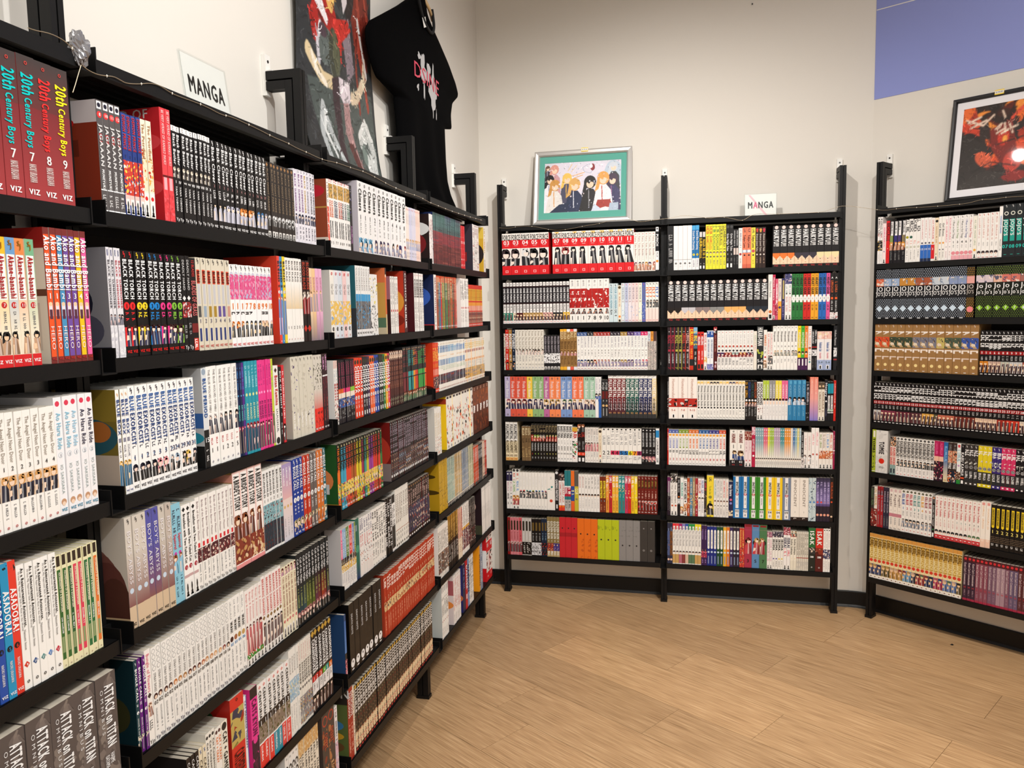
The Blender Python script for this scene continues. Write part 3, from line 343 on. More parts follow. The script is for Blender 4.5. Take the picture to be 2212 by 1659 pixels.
1905 3 y628|white volume with black and red panels|f2efec;x .02 .3 944 .6;m .3 .95 f2efec 222 b83a38 f2efec 555|v=1,2,3|s=34303a;E .6 .4 .3 .2 b8b8b8;R .2 .6 .6 .8 8a2020
>1948
1970 1 y660|white volume with gold lettering at end|f4f0e6;x .03 .6 c8a040 .5;x .65 .95 888 .4|s=caa030;E .5 .6 .5 .3 2a2020;R 0 0 .8 .25 d8b848
#C 2 L 660 680 4.88 278
365 2 y490|white volume with red word and pastel art|f5f2ee;m 0 .12 e8c8c0 f5e0d8 d8b8b0;x .15 .45 8ab 0.4;t .35 .62 c83a3a 2 .6 BEASTS;m .62 .98 f5f2ee 222 a8484a e8c8b8|v=1,2
540 7 y488|black volume with {c} band low down|16121a;t .03 .45 b0486a 1 .55 CHAINED KNIGHT;r .45 .52 $;r .52 .6 f8e8d8;m .6 .75 3a60a8 f0d8b0 7a2a2a 16121a;x .75 .95 999 .5|v=1,2,3,4,5,6,7|c=e8602a,e8602a,e83a7a,e83a7a,e83a7a,8ac83a,8ac83a
905 15 y462|{c} volume with huge white rounded letters|$;e .07 332 .4;t .13 .58 fff 2 .95 CHIHAYA;e .66 fff .35;n .66 222 .4 #;x .72 .86 eee .35;r .9 .97 f0f0f0 .3 .7|v=0,0,0,1,2,2,6,7,7,8,8,8,9,10,11|c=e8401f,e8401f,e8401f,1c1a24,1c1a24,3a1c4a,f0652a,f0652a,2a4ca8,2a4ca8,1c2a20,1c1c1c,2a7a38,f5b420,e03a5a
1040 7 y392|maroon volume with white page edges|3a1c1a;n .03 fff .5 oo;m 0 .15 e8c8b0 4a2a22 f0d8c0;r .15 .8 4a201c;x .2 .7 a86a50 .5;r .84 .94 ddd .2 .8;m .8 1 3a1c1a 8a8a70 3a1c1a
1285 11 y347|black volume with {c} tabs|17181a;n .03 f0c8a0 .5 oo;x .07 .38 $ .7;r .45 .54 $;r .56 .8 $ .1 .9;f .8 .97 a8502a f8dcc0 4a7a48|v=1,1,2,2,3,3,4,4,5,5,6|c=7a2a30,7a2a30,2aa0a0,2aa0a0,e8a82a,e04a2a,c83a2a,3aa84a,3aa84a,3aa84a,e86a2a
#D 2 L 660 680 4.88 1325
1415 5 y302|red volume with stacked yellow lettering|e0401f;n .04 fa0 .5 oo;x .1 .38 f8d048 .8;x .42 .52 f0a030 .7;r .53 .65 f09a88 .1 .9;m .68 .92 3a3038 a8484a 4a4a60 e8c8b0;n .96 fff .5 V|v=1,2,3,4,5|s=d83a1c;E .5 .9 .5 .06 5a1810
1690 15 y292|white volume with {c} blue title bands|f5f2ea;n .03 aa8840 .5 oo;x .08 .2 $ .85;r .1 .22 $ .2 .8;x .28 .34 e8b878 .6;r .36 .48 $ .2 .8;x .5 .62 a8c8a8 .6;m .66 .86 2a2c38 5a4a40 a83a2a 3a5a88;r .88 1 f5f2ea;n .95 a33 .4 V|v=1,1,2,2,3,3,4,4,5,5,6,6,7,7,8|c=3a78b0,5aa0d0,4a8ac8
1895 11 y265|white volume with gold and blue bands|f6f2e6;n .03 ba9 .5 oo;x .08 .22 e0c050 .85;r .24 .3 a85a5a .2 .8;r .45 .5 e8a050 .2 .8;x .52 .68 bbb .6;m .66 .9 d8a848 5a8ac8 e8c8a0 4a4a50;n .95 a33 .4 V|v=9,9,10,10,11,11,12,12,13,14,15|s=e8a030
#C 3 L 660 980 4.88 337
825 18 y-89|black volume, {c} title, rainbow middle|1a1614;n .03 f8e8b0 .5 oo;t .06 .42 $ 2 .75 YAN UN YUAN;r .42 .62 $;e .42 $ .4;m .6 .82 f0d050 4aa8c8 e85a8a 3a3a3a f8e0c0;m .82 .94 $ 2a6a3a c83a3a 1a1614;r .94 1 $;n .96 fff .5 V|v=1,1,2,2,3,3,4,4,5,5,6,6,7,7,8,8,9,10|c=f07a2a,40a8c8,40a8c8,e0482a,e0482a,b8602a,b8602a,e8d02a,e8d02a,a03058,3a9a90,c8c030,a040a0,a040a0,d83a2a,d83a2a,d83a2a,2a7a3a|s=2a5a2a;E .5 .55 .4 .2 e88a50;R .2 .6 .7 .75 ddd;R 0 .9 1 1 e8a030
>912
1305 16 y-324|near black volume with lilac title, figure strip|1e181a;n .03 f0e8e8 .5 oo;x .07 .55 9a8a98 .7;m .55 .9 4a3a38 e8c0a0 8aa0b8 7a2a28 1e181a;r .9 .94 ddd .1 .8|v=1,2,3,4,5,6|s=7a1c18;E .5 .5 .5 .3 b83a2a;R 0 .7 1 1 8a7a78
#D 3 L 660 680 4.88 1318
1440 5 y992|white volume with gold edging|f2efe8;x .1 .6 c8a860 .5;m .6 1 f2efe8 c86a4a f2efe8 8a8a88|v=1,1,2,2,3|s=d8d4cc
>1497
1772 9 y862|thick white volume with martial arts figures|f7f5ec;r .02 .06 222 .2 .8;x .08 .14 f0b040 .8;m .16 .9 f7f5ec 222 f7f5ec f7f5ec e05a2a;n .94 444 .35 oo|v=1,2,3,4,5,6,7,8,9|s=f5cc20;R 0 .05 1 .15 a83a20;E .6 .35 .4 .1 e87a2a;E .5 .7 .3 .1 222
1950 5 y768|thick dark rust volume with white credits|5a2a1c;n .03 e8b8a0 .4 oo;m .1 .4 7a3a20 5a2a1c a85a2a;r .4 .55 eaD8D0 .3 .7;x .4 .58 fff .5;m .6 .95 5a2a1c 3a1c14 8a4020|v=1,2,3,4,5
#D 4 L 660 980 4.88 1420
1505 4 y75|gold foil volume with black line art|b8901c;m 0 1 c8a020 8a6a14 e0b830 b8901c 3a2c10|v=1,2,3,4|s=b8901c;E .5 .3 .4 .05 4a3810;E .4 .6 .4 .05 4a3810
1780 15 y58|cream volume with {c} manuscript art|e8e0d0;m 0 .9 $ e8e0d0 8aa0a8 c8c0a0 5a5a5a e8e0d0;x .05 .4 555 .4;r .92 1 333;x .93 .99 fff .5|v=1,1,2,2,3,3,4,4,5,5,6,6,7,7,8|c=a8c0b0,c8a870,8a9ab0,b8b890
1915 6 y-45|{c} and grey volume with small print|$;x .05 .5 fff .5;m .4 .9 $ d8d0c8 3a3030 $;r .92 1 333|v=1,1,2,2,3,3|c=d0502a,d0502a,3a3434,3a3434,e8c8b0,c84a3a
#C 4 L 660 980 4.88 345
550 9 y815|white volume with {c} upper half|f5f2ee;r 0 .5 $;x .05 .45 fff .35;m .48 .58 222 8a6a58 f0d8b0 222;m .58 .7 e8c060 f5f2ee a86a48;x .72 .95 889 .4|v=1,1,2,2,3,3,4,4,5|c=f0709a,8ab4dc,8ab4dc,6a8a48,6a8a48,e0403a,e0403a,6a8ac8,8a9a48|s=d8d4d4;R .4 .03 .8 .15 a82a3a;R .3 .6 .9 .7 a83a30
590 1 y700|green volume with spiral picture|2a6a58;g .7 1 2a6a58 2a3a6a;e .5 4a9a7a .45;r .1 .2 8a9aa8 .1 .5
720 3 y690|white volume with red script|f4f1ee;x .02 .3 557 .6;x .3 .5 c44 .5;m .5 .8 f4f1ee 3a3a48 c86a4a f4f1ee;r .8 1 eee8e4|v=1,2,3
860 5 y600|white volume with two black words|f5f2ec;x .05 .5 333 .7;r .5 .55 222 .4 .8;x .6 .9 777 .5;n .96 222 .4 oo|v=1,2,3,4,5
925 3 y490|black volume with white column title|1c1a1a;x .05 .9 f2f0ee .75|v=1,2,3
962 2 y445|half black half white volume|f2f0ee;r 0 .15 222;r .55 .95 222;x .2 .9 444 .6|v=1,2
1100 7 y385|cream volume with grey capitals and fine rule|efece4;x .1 .6 8a8078 .6;r .7 .71 a86a50;n .76 444 .5 5;x .82 .9 888 .4;d .95 222 .3|v=2,2,2,3,3,3,3
1318 11 y335|dark volume with tiny coloured scenes|231b1b;n .03 d8a060 .5 oo;x .1 .4 c8a8a0 .6;m .4 .9 3a3a58 a84a38 231b1b e8d0b8 444;r .94 .97 eee .2 .8|v=1,1,2,2,3,3,4,4,5,5,6|s=8a1c1c
#D 5 L 660 980 4.88 1382
1515 7 y790|white volume with soldiers in colour|f3efe8;x .1 .5 555 .6;m .5 .9 5a4a40 c88a5a f3efe8 7a2a28;x .9 1 888 .4|v=1,2,3,4,5,6,7
1620 6 y665|gold topped black volume|1c1816;g 0 .5 b8862a 3a2a18;x .1 .5 d8b060 .6;x .55 .9 c8c0b8 .6|v=1,2,3,4,5,6
1660 2 y590|cream and red volume|efe0c8;r 0 .6 c83028 .5 1;x .1 .9 a86a50 .4|v=1,2
1735 6 y555|white volume, lower half crowded art|f4f0ea;r .02 .45 f4f0ea;x .04 .45 666 .5;r .45 .5 e8b040;m .5 .9 6a3a48 d8a890 3a3038 f4f0ea|v=1,2,3,4,5,6
1800 4 y500|black grey volume with pale columns|26211f;x .1 .6 a8a098 .6;m .6 .9 26211f a8484a d8d0c8 26211f|v=1,2,3,4
>1868
1988 5 y360|tall white volume with single black mark|f8f6f2;n .06 222 .4 oo;x .4 .7 999 .25|v=1,2,3,4,5|s=2a1c20;E .5 .4 .3 .15 e8c0b0;R 0 .8 1 1 443
#C 5 L 660 1240 3.959 248
305 1 y355|blue sky picture volume|2a4a78;g .1 .6 3a68b0 5a88c8;r .6 .75 222;m .7 .95 d06a78 3a2a30 f0a8b0;n .9 fff .5 17
>395
665 7 y270|thick black volume with white mask mark|171413;m 0 1 1e1a18 171413 2a2420;t .15 .45 ddd 1 .3 DEATH NOTE;e .87 f4f4f4 .4;e .85 171413 .1;r .95 .97 eee .3 .7|v=1,2,3,4,5,6,7|s=0e0c0c;T .1 .12 ddd E
>690
1112 24 y17|brick red volume with white title, number|b83c22;x .06 .3 fbe8dc .9;n .38 f0b890 .6 #;m .45 .6 e8c890 8a3a20 5a4a48 f0d8b0 b83c22;x .68 .92 f0a888 .35|v=1,2,2,3,3,3,4,4,4,5,5,6,6,7,7,8,8,9,9,9,10,10,11,12|s=b8442c
#D 6 L 860 1180 4.606 448
512 3 y365|tall white volume with black brush title|f9f8f4;r .05 .15 445 .3 .6;x .25 .6 333 .6;e .68 a33 .2;x .8 .95 aaa .4|v=1,2,3|s=c8ccc8;R .5 .35 .9 .5 334;E .6 .6 .3 .12 888
>562
632 6 y300|white volume with pink lettering|f7f3f0;n .03 a98 .5 oo;x .1 .5 d88a8a .5;x .5 .75 c84a4a .7;x .8 .96 aaa .4|v=1,2,3,4,5,6|s=dcd0d0;E .4 .6 .4 .1 e08a40;R 0 .1 .8 .4 a85a60
>655
680 1 y190|navy volume by purple cover|26284a;x .1 .6 8a8ad0 .4|s=2a2c6a;E .3 .7 .3 .1 c87040
700 1 y150|red volume with white slanted word|c8202a;t .1 .6 fff 2 .6 DANGER;r .7 .8 fff .3 .7
718 1 y140|sky blue volume with navy letters|7aa0d0;t .1 .7 223 2 .7 DAEMON
757 2 y100|white volume with black splashes|f2f0ec;m 0 1 f2f0ec 222 f2f0ec f2f0ec 555;x .1 .9 222 .5|v=1,2
>815
826 1 y-30|orange volume with dark letters|e8a030;t .2 .9 422 1 .6 DANDELION|s=f09c1c
848 1 y-60|grey blue volume next to red pair|8a98b0;x .1 .9 eee .4
>888
942 2 y-85|thick red volume, white band, black figures|d81f26;r 0 .12 f2eee8;x .02 .12 333 .6;n .2 fff .4 #;r .35 .8 f4f0ec;f .35 .8 222 f8e8dc 223;m .4 .8 f4f0ec 222 f4f0ec 844;x .84 .95 fbb .3|v=01,02|s=d01c22;R 0 .3 1 .7 eee;E .5 .5 .3 .15 222
#C 6 L 660 1240 3.959 362
425 2 y1005|brick red volume with big white title|a8301f;t .05 .4 f8e8e0 2 .7 DELICIOUS;x .5 .9 e8a890 .5|v=1,2|s=5a6a38;R 0 0 1 .2 2a2420;T .05 .12 ddd GEON;E .4 .5 .3 .08 3a78a8;E .4 .65 .3 .06 c89a2a;E .4 .8 .3 .08 6a4a2a
441 1 y970|cream volume beside black series|f0e4d0;x .1 .9 a86a48 .4
1095 38 y965|black volume with white title, gold crest|17120f;d .03 c8a040 .45;x .06 .42 f4f0ea .85;m .42 .7 3a2c22 8a7a58 17120f 5a2a22 2a2420;m .7 .93 f0d8b0 a85a38 3a2a28 e8c8a8 c83a28;r .95 .98 c83a38 .2 .8|v=1
#E 0 B 1060 440 5.53 128
697 5 y362|thick red and white volume number {n}|dd2027;r 0 .16 f3efe8;x .01 .08 e8b83a .5;t.h .1 222 .9 FORCE;n .225 fff .42 #;r .295 .3 fff .3 .7;r .36 .78 f4f0ea;f .36 .78 $ f6e4d8 24242a;x .82 .86 fcc .5;r .89 .95 f8b8b8 .35 .65;r .9 .94 dd2027 .42 .58|v=03,03,04,05,05|c=3a2c30,3a2c30,ddd,1a1a1c,1a1a1c
>740
1712 9 y338|thick red and white volume number {n}|dd2027;r 0 .16 f3efe8;x .01 .08 e8b83a .5;t.h .1 222 .9 FORCE;n .225 fff .42 #;r .295 .3 fff .3 .7;r .36 .78 f4f0ea;f .36 .78 $ f6e4d8 24242a;x .82 .86 fcc .5;r .89 .95 f8b8b8 .35 .65;r .9 .94 dd2027 .42 .58|v=07,08,09,09,10,10,10,11,11|c=222,8a2a2c,18181a,18181a,2a2430,2a2430,2a2430,1c1c1c,1c1c1c
1968 6 y342|cream volume with thin script|f4ece4;n .04 c84a5a .5 oo;t .1 .6 9a7a78 0 .45 Fairy Tale Battle;x .55 .72 aaa .25;f .76 .98 $ f4d8c8 c86|v=1,2,3,4,5,6|c=a86a80,222,333,d8a048,5a4a78,b83a30
2010 1 y280|black volume with white shield top|17151a;r 0 .1 f2f2f2 .1 .9;e .04 333 .25;t .16 .44 f4f4f4 2 .7 PUNCH;r .55 .98 f0eeee;e .78 f08a30 .4;x .58 .7 666 .4
#E 1 B 1060 440 5.53 140
945 20 y948|black centred volume with white caps|2a1618;r 0 .09 f3f1ee .08 .92;n .04 555 .5 oo;r .12 .5 17141a;t .14 .48 f4f4f4 2 .6 ONE PUNCH;r .53 .74 f4f2ef .1 .9;x .56 .72 777 .5;r .74 .93 $;f .74 .93 $ f6d8b8 533;r .93 1 f6f4f2;n .965 c33 .4 V|v=01,01,01,03,04,04,05,05,05,05,05,05,06,06,06,07,07,07,18,18|c=3a8a78,3a8a78,3a8a78,ece0c8,5a1a1c,5a1a1c,c8a060,c8a060,c8a060,c8a060,c8a060,c8a060,e8b0a8,e8b0a8,e8b0a8,3a3838,3a3838,3a3838,f0c040,f0c040
1415 7 y905|tall white volume with red torn lettering|f0eee9;n .04 555 .4 oo;x .08 .18 aaa .3;r .22 .64 a81c1a .15 .75;m .22 .66 b8201c 9a1a18 a81c1a f0eee9;f .68 .8 222 d8a088 533;n .89 222 .7 #;x .95 .97 b33 .4|v=1,1,1,7,8,9,10
1520 2 y955|pale blue volume with thin lettering|cfe0e4;n .05 334 .5 SJ;t .1 .65 5a9ab0 0 .5 FOUR LIVES REMAIN;x .68 .85 333 .5|v=1,2
1560 1 y975|cream narrow volume with dark oval top|efe4d0;e .06 4a3a18 .45;x .2 .6 a86a48 .4;e .85 e88a40 .35;r .93 .99 222 .2 .8
1850 7 y950|{c} pastel volume with thin spaced title|$;n .04 d84a6a .5 SJ;t .1 .42 889 0 .5 FOR ME & MOON;n .47 a88 .4 #;m .55 .9 $ e8e4f0 a8b8d0 $ $;n .96 c66 .4 V|v=22,23,24,21,22,20,23|c=dce8ec,c8d0e8,e8e0e4,f0dcdc,f2dcd8,eef0dc,5a6ab0
2005 4 y940|white volume with {c} slanted letters|f2efe9;n .04 333 .6 SJ;t .12 .38 $ 2 .8 FLY 7;f .44 .64 222 f4dcc8 333;r .66 1 $;r .66 1 f6dcd4 ;n .96 c66 .4 V|v=1,1,2,4|c=f0742a,f0742a,f0742a,2a6ac8
#E 2 B 1060 690 5.3525 150
175 1 y165|faded floral slim volume|c8c8b8;m 0 1 c8c8b8 8a8a70 e8e8e0 b85a5a
288 3 y120|{c} volume with white stencil lettering|$;n .03 ddd .4 oo;t .1 .48 fff 2 .8 FUTURIST;n .52 fff .5 1;x .6 .78 eee .5;f .8 .98 222 d8a080 $|v=1,2,3|c=c8281c,a87a3a,17253a
617 9 y122|ivory volume with small school figure|ebe6da;t .03 .48 8a8070 0 .55 From The Red Fog;f .48 .62 3a2c28 f2d8c8 e8d8d0;x .64 .8 999 .4;n .86 777 .5 #;r .92 .96 bbb .3 .7|v=4,4,7,9,10,11,12,12,13
805 5 y185|black volume with pale print, white figures|18171b;t .03 .5 b8b0b8 1 .6 FROZEN NIGHTS;m .52 .8 f0f0f0 18171b 888 f0f0f0;p .9 .99|v=1,2,3,4,5
1000 5 y113|bronze volume with {c} cap|9a7440;r 0 .06 $;x .06 .28 e8d0a0 .8;x .3 .5 5a3c1c .8;f .52 .65 7a4a2a f4d8b8 c88;x .67 .9 6a4c2c .7;r .92 1 $|v=1,1,2,3,3|c=f0b030,f0b030,f4f0ee,e8604a,e8e8ee
1815 21 y150|white volume with {c} cap|f6f4ef;r 0 .1 $;n .05 fff .55 SJ;x .12 .42 778 .4;n .48 555 .42 #;x .52 .68 888 .35;f .72 .91 $ f2e0c8 98a;n .96 a33 .4 V|v=1,2,3,4,4,7,8,8,8,8,9,10,10,11,11,12,12,13,13,14,14|c=3a5a94,3a5a94,3a5a94,1c1c24,1c1c24,b04a28,a82c28,a82c28,a82c28,a82c28,2c2430,2c2430,2c2430,a8843a,a8843a,4a2c68,4a2c68,7a6ab0,7a6ab0,d8306a,d8306a
1915 3 y140|grey collage volume with {c} top|b8b0a8;r 0 .25 $;x .03 .25 333 .4;m .25 1 b8b0a8 5a5a60 e8c8c0 8a7a80|v=1,2,3|c=d8dce4,e89a38,5a3a38
#E 3 B 1060 690 5.3525 155
1210 16 y662|thick {c} pastel volume with script|$;n .05 555 .42 #;t .12 .52 fff 0 .5 Fruits Basket;r .55 .81 ece4de;f .55 .81 $2 f6e0cc 3a3050;r .81 1 $;x .84 .88 fff .5;n .94 655 .45 oo|v=4,5,5,5,6,7,7,8,9,9,10,10,11,11,12,12|c=b8aecf,e05c46,e05c46,e05c46,f2cc4c,92b87c,92b87c,bf6a9c,f48a56,f48a56,7c9cd0,7c9cd0,f47c52,f47c52,a4c8b0,a4c8b0
1280 2 y665|white volume with blue foot|f2f0ee;x .05 .5 889 .4;f .4 .6 222 f4dcc8 3a5ab0;r .55 1 $ .1 1|v=1,2|c=f2f0ee,2c60b0
>1285
1360 2 y700|dark slate volume with maroon patch|2a2a2c;t .06 .28 ccc 1 .6 FUJI;r .3 .5 6a1c1c .1 .9;n .55 fff .45 #;e .68 d8b078 .4;r .75 .95 888 .3 .7|v=2,3
1915 11 y650|tall {c} omnibus with big white title|$;r 0 .07 f0eee8;x .01 .06 888 .6;t .09 .52 f8f6f2 2 .78 FULLMETAL;t .53 .82 e8e0e0 2 .7 ALCHEMIST;g .55 1 $ 2a2c34;r .9 1 333;n .88 d8a060 .4 #;t .53 .82 a8a0a8 2 .5 ALCHEMIST|v=01,01,01,01,02,02,02,03,03,03,04|c=7a1c20,7a1c20,7a1c20,7a1c20,17584c,17584c,17584c,1c2458,1c2458,1c2458,f0d8a0
#E 4 B 1060 980 5.0275 150
295 3 y-345|tall cream omnibus with black title|efe0bc;r 0 .5 f2efe8;t .06 .45 222 2 .75 FULLMETAL;t .47 .8 4a3c20 2 .7 ALCHEMIST;n .87 5a3a20 .5 #;r .92 1 f0b868;n .96 a33 .4 V|v=04,05,05|s=4a5a48
>340
440 3 y-295|wooden brown volume with pale ornament|7a6040;x .05 .3 d8c8a0 .8;x .35 .5 3a2a1c .6;x .6 .9 b89a68 .7|v=1,2,3
725 9 y-319|black volume with red-haired portrait, number|17130f;x .03 .26 8a7a5a .85;f .28 .46 $ f4d4b8 c83a2a;t .5 .72 ddd 1 .5 TSUKUDA;n .8 $ .55 #;r .88 .93 888 .3 .7|v=3,4,4,5,5,9,9,9,9|c=b83a2a,a8d060,a8d060,b8b0a8,b8b0a8,d8d078,d8d078,d8d078,d8d078
888 5 y-316|plain white volume, black joined capitals|f5f3ee;t .04 .36 222 2 .8 BAKE-TIMA;x .42 .54 888 .3;t .58 .7 555 1 .5 KENT;n .78 333 .5 #;e .92 bbb .3|v=01,01,02,02,03
945 1 y-286|white volume with holiday colours|f0ece8;r 0 .12 d8a838;x .12 .35 c83a30 .8;m .4 .9 f0ece8 c83a30 3a8a48 222
1025 2 y-320|black volume with orange square|17110f;f 0 .2 b86a40 f4d8c0 333;x .22 .4 a8302a .8;x .45 .7 888 .5;r .74 .82 e8482c;n .78 fff .5 1;r .88 .98 eee .2 .8|v=1,2
1172 5 y-283|white volume with pink-clad figure|f0ebe4;r 0 .2 e4dcd4;x .04 .4 999 .5;f .42 .68 4a2c28 f4d0c0 d87a80;x .7 .85 aaa .4;n .93 777 .5 oo|v=1,2,3,4,5
1208 1 y-270|cream narrow volume with tiny portrait|efe2c8;e .08 3a2c20 .45;x .2 .7 a87a58 .35;e .8 c44 .25;p .88 .99
1638 9 y-275|white volume with {c} number square|f2efe8;r .01 .05 222 .3 .7;x .08 .5 999 .6;r .64 .76 $;n .7 17151a .9 #;x .8 .95 aaa .7|v=2,2,4,4,5,5,6,7,8|c=f2efe8,f2efe8,d8305a,d8305a,2a74b8,2a74b8,f0e028,f49a28,a82a68
1792 4 y-275|black volume with small white title|141214;d .06 ddd .25;t .12 .52 e8e8e8 1 .5 GOLDEN GUY CENTRE;x .6 .72 999 .5;f .78 .94 d8909a f4c8b8 333|v=1,2,3,4
1830 1 y-270|white volume with blue top square|f2f2f0;r .05 .25 2a8ac8;x .3 .95 444 .55
#E 5 B 1060 980 5.0275 160
240 2 y195|white volume with navy cap and numeral|f0eeea;r 0 .25 2a2448;e .06 ddd .3;x .28 .55 b89 .5;x .58 .75 222 .6;n .85 222 .7 #|v=2,3
315 2 y170|tall white volume, green comic lettering|f4f2ea;e .03 333 .4;x .1 .3 d8503a .6;x .3 .6 $ .6;f .65 .9 e8a040 f8dcb8 c44;p .92 .99|v=1,2|c=6aa83a,5a9ad8
615 9 y202|clean white volume with tiny schoolgirl|f6f3ec;x .1 .4 ddd .3;e .5 $ .3;f .5 .7 3a2c2c f4dcd0 444;x .9 .95 bbb .3|v=1,2,3,4,5,6,7,8,9|c=e8707a,e04a4a,4a9a8a,5ab0c8,a8b83a,3a6aa8,4aa0b0,4a6ab8,c86a7a
700 1 y212|wide white volume with parrot picture|f3efe8;e .35 c84a48 .25;e .4 3a8a78 .28;e .75 d8503a .2;x .1 .2 bbb .2;m .3 .45 f3efe8 2a8a88 f3efe8
740 1 y182|tall black volume with white capitals|1c1a1b;e .06 ddd .4;t .22 .75 f0eeee 2 .65 GAMING PARTICLE;r .85 .95 ddd .3 .7
805 2 y236|red and white volume with {c} cap|d8281c;m 0 .15 3a2c2c e8d0c0 222;r .15 .85 f0ece8;x .2 .8 c86a60 .6;r .85 1 e8402a;n .88 fc0 .5 01|v=1,2|c=333,333
873 2 y185|{c} volume with crimson title block|2a7a80;r .38 .42 eee;r .42 .64 b8203a;x .44 .62 fff .8;r .64 .72 2a7a80;r .72 1 b8b4b0;x .75 .95 555 .6|v=1,2|c=2a7a80,2a7a80
912 1 y188|orange and blue block volume|e8702a;r .38 .75 2a4a98;x .44 .62 e8e0a0 .8;r .8 1 e8602a
955 1 y190|grey and mustard block volume|5a5650;r .38 1 c8b83a;x .44 .62 f0e8b0 .8;e .7 8a8a60 .3
1185 7 y225|white volume with round portrait mid spine|f4f1eb;x .05 .4 $ .4;e .55 3a2c28 .42;e .58 f4d8c4 .28;x .65 .92 bbb .35|v=1,1,2,2,3,4,4|c=c86a6a,a86a60,555,555,555,555,555
1252 2 y250|russet volume with yellow title slip|7a2f18;r .12 .6 f4d838 .15 .85;t .14 .58 3a2010 1 .5 Gyaru Thing Hey;e .68 222 .3;n .68 fff .4 #;x .78 .95 c88a60 .4|v=1,2
1595 10 y240|{c} volume with pale lettering|$;x .03 .55 fff .7;e .56 222 .35;n .56 fff .4 #;x .65 .95 8a3a2a .4;m .3 .6 $ $ f0c890 $|v=1,2,3,3,1,1,2,2,1,2|c=f0a040,c8202c,f4b83a,f4b83a,2a9090,2a9090,c83a60,d82a28,f4c828,f4dc28
1810 6 y245|oxblood volume with gold label|701c14;n .05 f0e0d0 .5 SJ;r .1 .32 3a2c14 .2 .8;x .12 .3 a8823a .5;n .4 e8c8b8 .35 #;x .45 .6 e8c0b0 .4;f .64 .9 e8d0c8 d83a34 701c14;n .95 fff .4 V|v=1,1,2,2,3,3
#E 6 B 1060 980 5.0275 168
343 5 y690|{c} volume with dark capsule and ram head|$;n .04 a33 .5 oo;r .1 .32 3a2c1c .2 .8;e .32 3a2c1c .3;e .1 3a2c1c .3;x .38 .6 8a3030 .4;f .64 .92 e8e0d8 9a2a2c 4a1c20|v=6,7,7,7,8|c=901c1c,d8828a,d8828a,d8828a,d8606a
447 3 y700|grey white volume with black capsule|c8c4be;r .1 .32 2a241c .2 .8;e .32 2a241c .3;e .1 2a241c .3;x .38 .6 eee .3;m .64 .98 17120f c8c4be 3a3030 17120f|v=9,9,10
553 3 y708|black volume with gold tab, pale art|141012;r .1 .32 6a5428 .2 .8;n .4 eee .35 #;x .45 .6 999 .4;m .64 .98 d8d8dc 141012 888|v=11,11,12
615 2 y708|navy volume with gold tab|17263c;r .1 .32 6a5428 .2 .8;n .4 9bd .35 #;x .45 .6 8ab .4;m .64 .98 17151a 2a3a50 a83038|v=13,13
750 4 y688|gold-grey volume with large pale lettering|8a7648;t .1 .55 f2eede 2 .8 GOLDEN RUN;n .6 fff .5 #;m .66 .85 $ f2d8a8 $ 3a3048;r .85 1 b8a070;x .86 .98 eee .6|v=1,1,2,2|c=a83a28,a83a28,4a3a88,4a3a88
943 3 y690|smooth scarlet volume with dot|c8262f;r .38 .48 a82028;x .19 .24 222 .55;e .27 222 .12
1163 3 y705|smooth orange volume with line drawing|e8701c;m .45 1 e8701c c85a18 e8701c e8701c;x .3 .35 222 .55;e .385 222 .12
1395 3 y715|smooth lime volume with dot|b8c41e;m .15 .35 b8c41e 98a41c b8c41e;x .42 .46 222 .55;e .5 222 .12
1622 3 y725|smooth grey volume with pale arc|8a8785;m .15 .45 8a8785 7a7876 8a8785;e .2 8a8785 .2;x .54 .58 222 .55;e .62 222 .12
1783 2 y735|smooth charcoal volume with faint ring|3a3735;e .18 8a8785 .1;e .72 8a8785 .15;e .72 6a6765 .1
#F 0 B 1420 440 5.267 110
185 1 y255|thick black volume with scratched white writing|1a1a1c;m 0 1 1a1a1c 26262a 1a1a1c 1a1a1c;x .2 .9 999 .6
393 4 y255|thick plain white volume, numbered dot|f3f0ee;r .76 .77 999;e .85 17151a .22;n .85 fff .2 #;x .9 .95 ccc .4|v=1,2,3,4
475 2 y248|blue volume with white lower quarter|2272b0;r 0 .1 4aa8e0;t .12 .55 f4f8fa 1 .6 Grand Blue Dreaming;e .66 f0d838 .35;n .66 333 .4 #;r .74 1 f0eeee;x .76 .95 889 .4|v=1,12
548 2 y315|short black volume with yellow caps|17140f;r .02 .15 d8d4d0 .1 .9;x .18 .75 f0c82a .8;n .85 fff .4 #;r .9 .98 eee .2 .7|v=1,2
780 6 y240|lemon yellow volume with {c} lettering|f0e63a;x .04 .3 $ .85;x .3 .58 $ .7;e .63 333 .35;e .64 f4d8b8 .2;e .72 222 .28;n .72 fff .3 #;x .78 .92 886 .4|v=1,1,2,2,3,4|c=c8502a,c8502a,3a8a4a,3a7a3a,4a4a30,4a4a30
862 2 y240|tall black volume with white title, numbered|161415;e .05 444 .4;t .2 .6 eee 1 .6 Grim Night Tales;n .67 eee .5 #;x .74 .84 888 .4;r .88 .97 eee .2 .7|v=1,2
922 2 y290|short black volume with art patch|141315;x .04 .45 ccc .5;r .48 .65 d8c8c0 .1 .9;x .7 .9 777 .4|v=1,2
965 1 y278|white volume between black and coral|f2efea;x .04 .5 889 .5;e .65 a83038 .35;x .72 .95 999 .4
1065 2 y272|coral volume with brown love title|f08260;x .03 .15 333 .5;t .18 .5 4a2420 2 .55 Tokyo Love;r .55 .62 a8b8d0;e .58 eee .35;e .68 322 .22;r .9 1 d86a50|v=1,2
1113 1 y272|pale yellow volume with love title|f4e048;x .03 .15 333 .5;t .18 .5 4a2420 2 .55 Tokyo Love;e .58 c84a5a .4;e .68 322 .22;x .8 .9 a88a30 .4
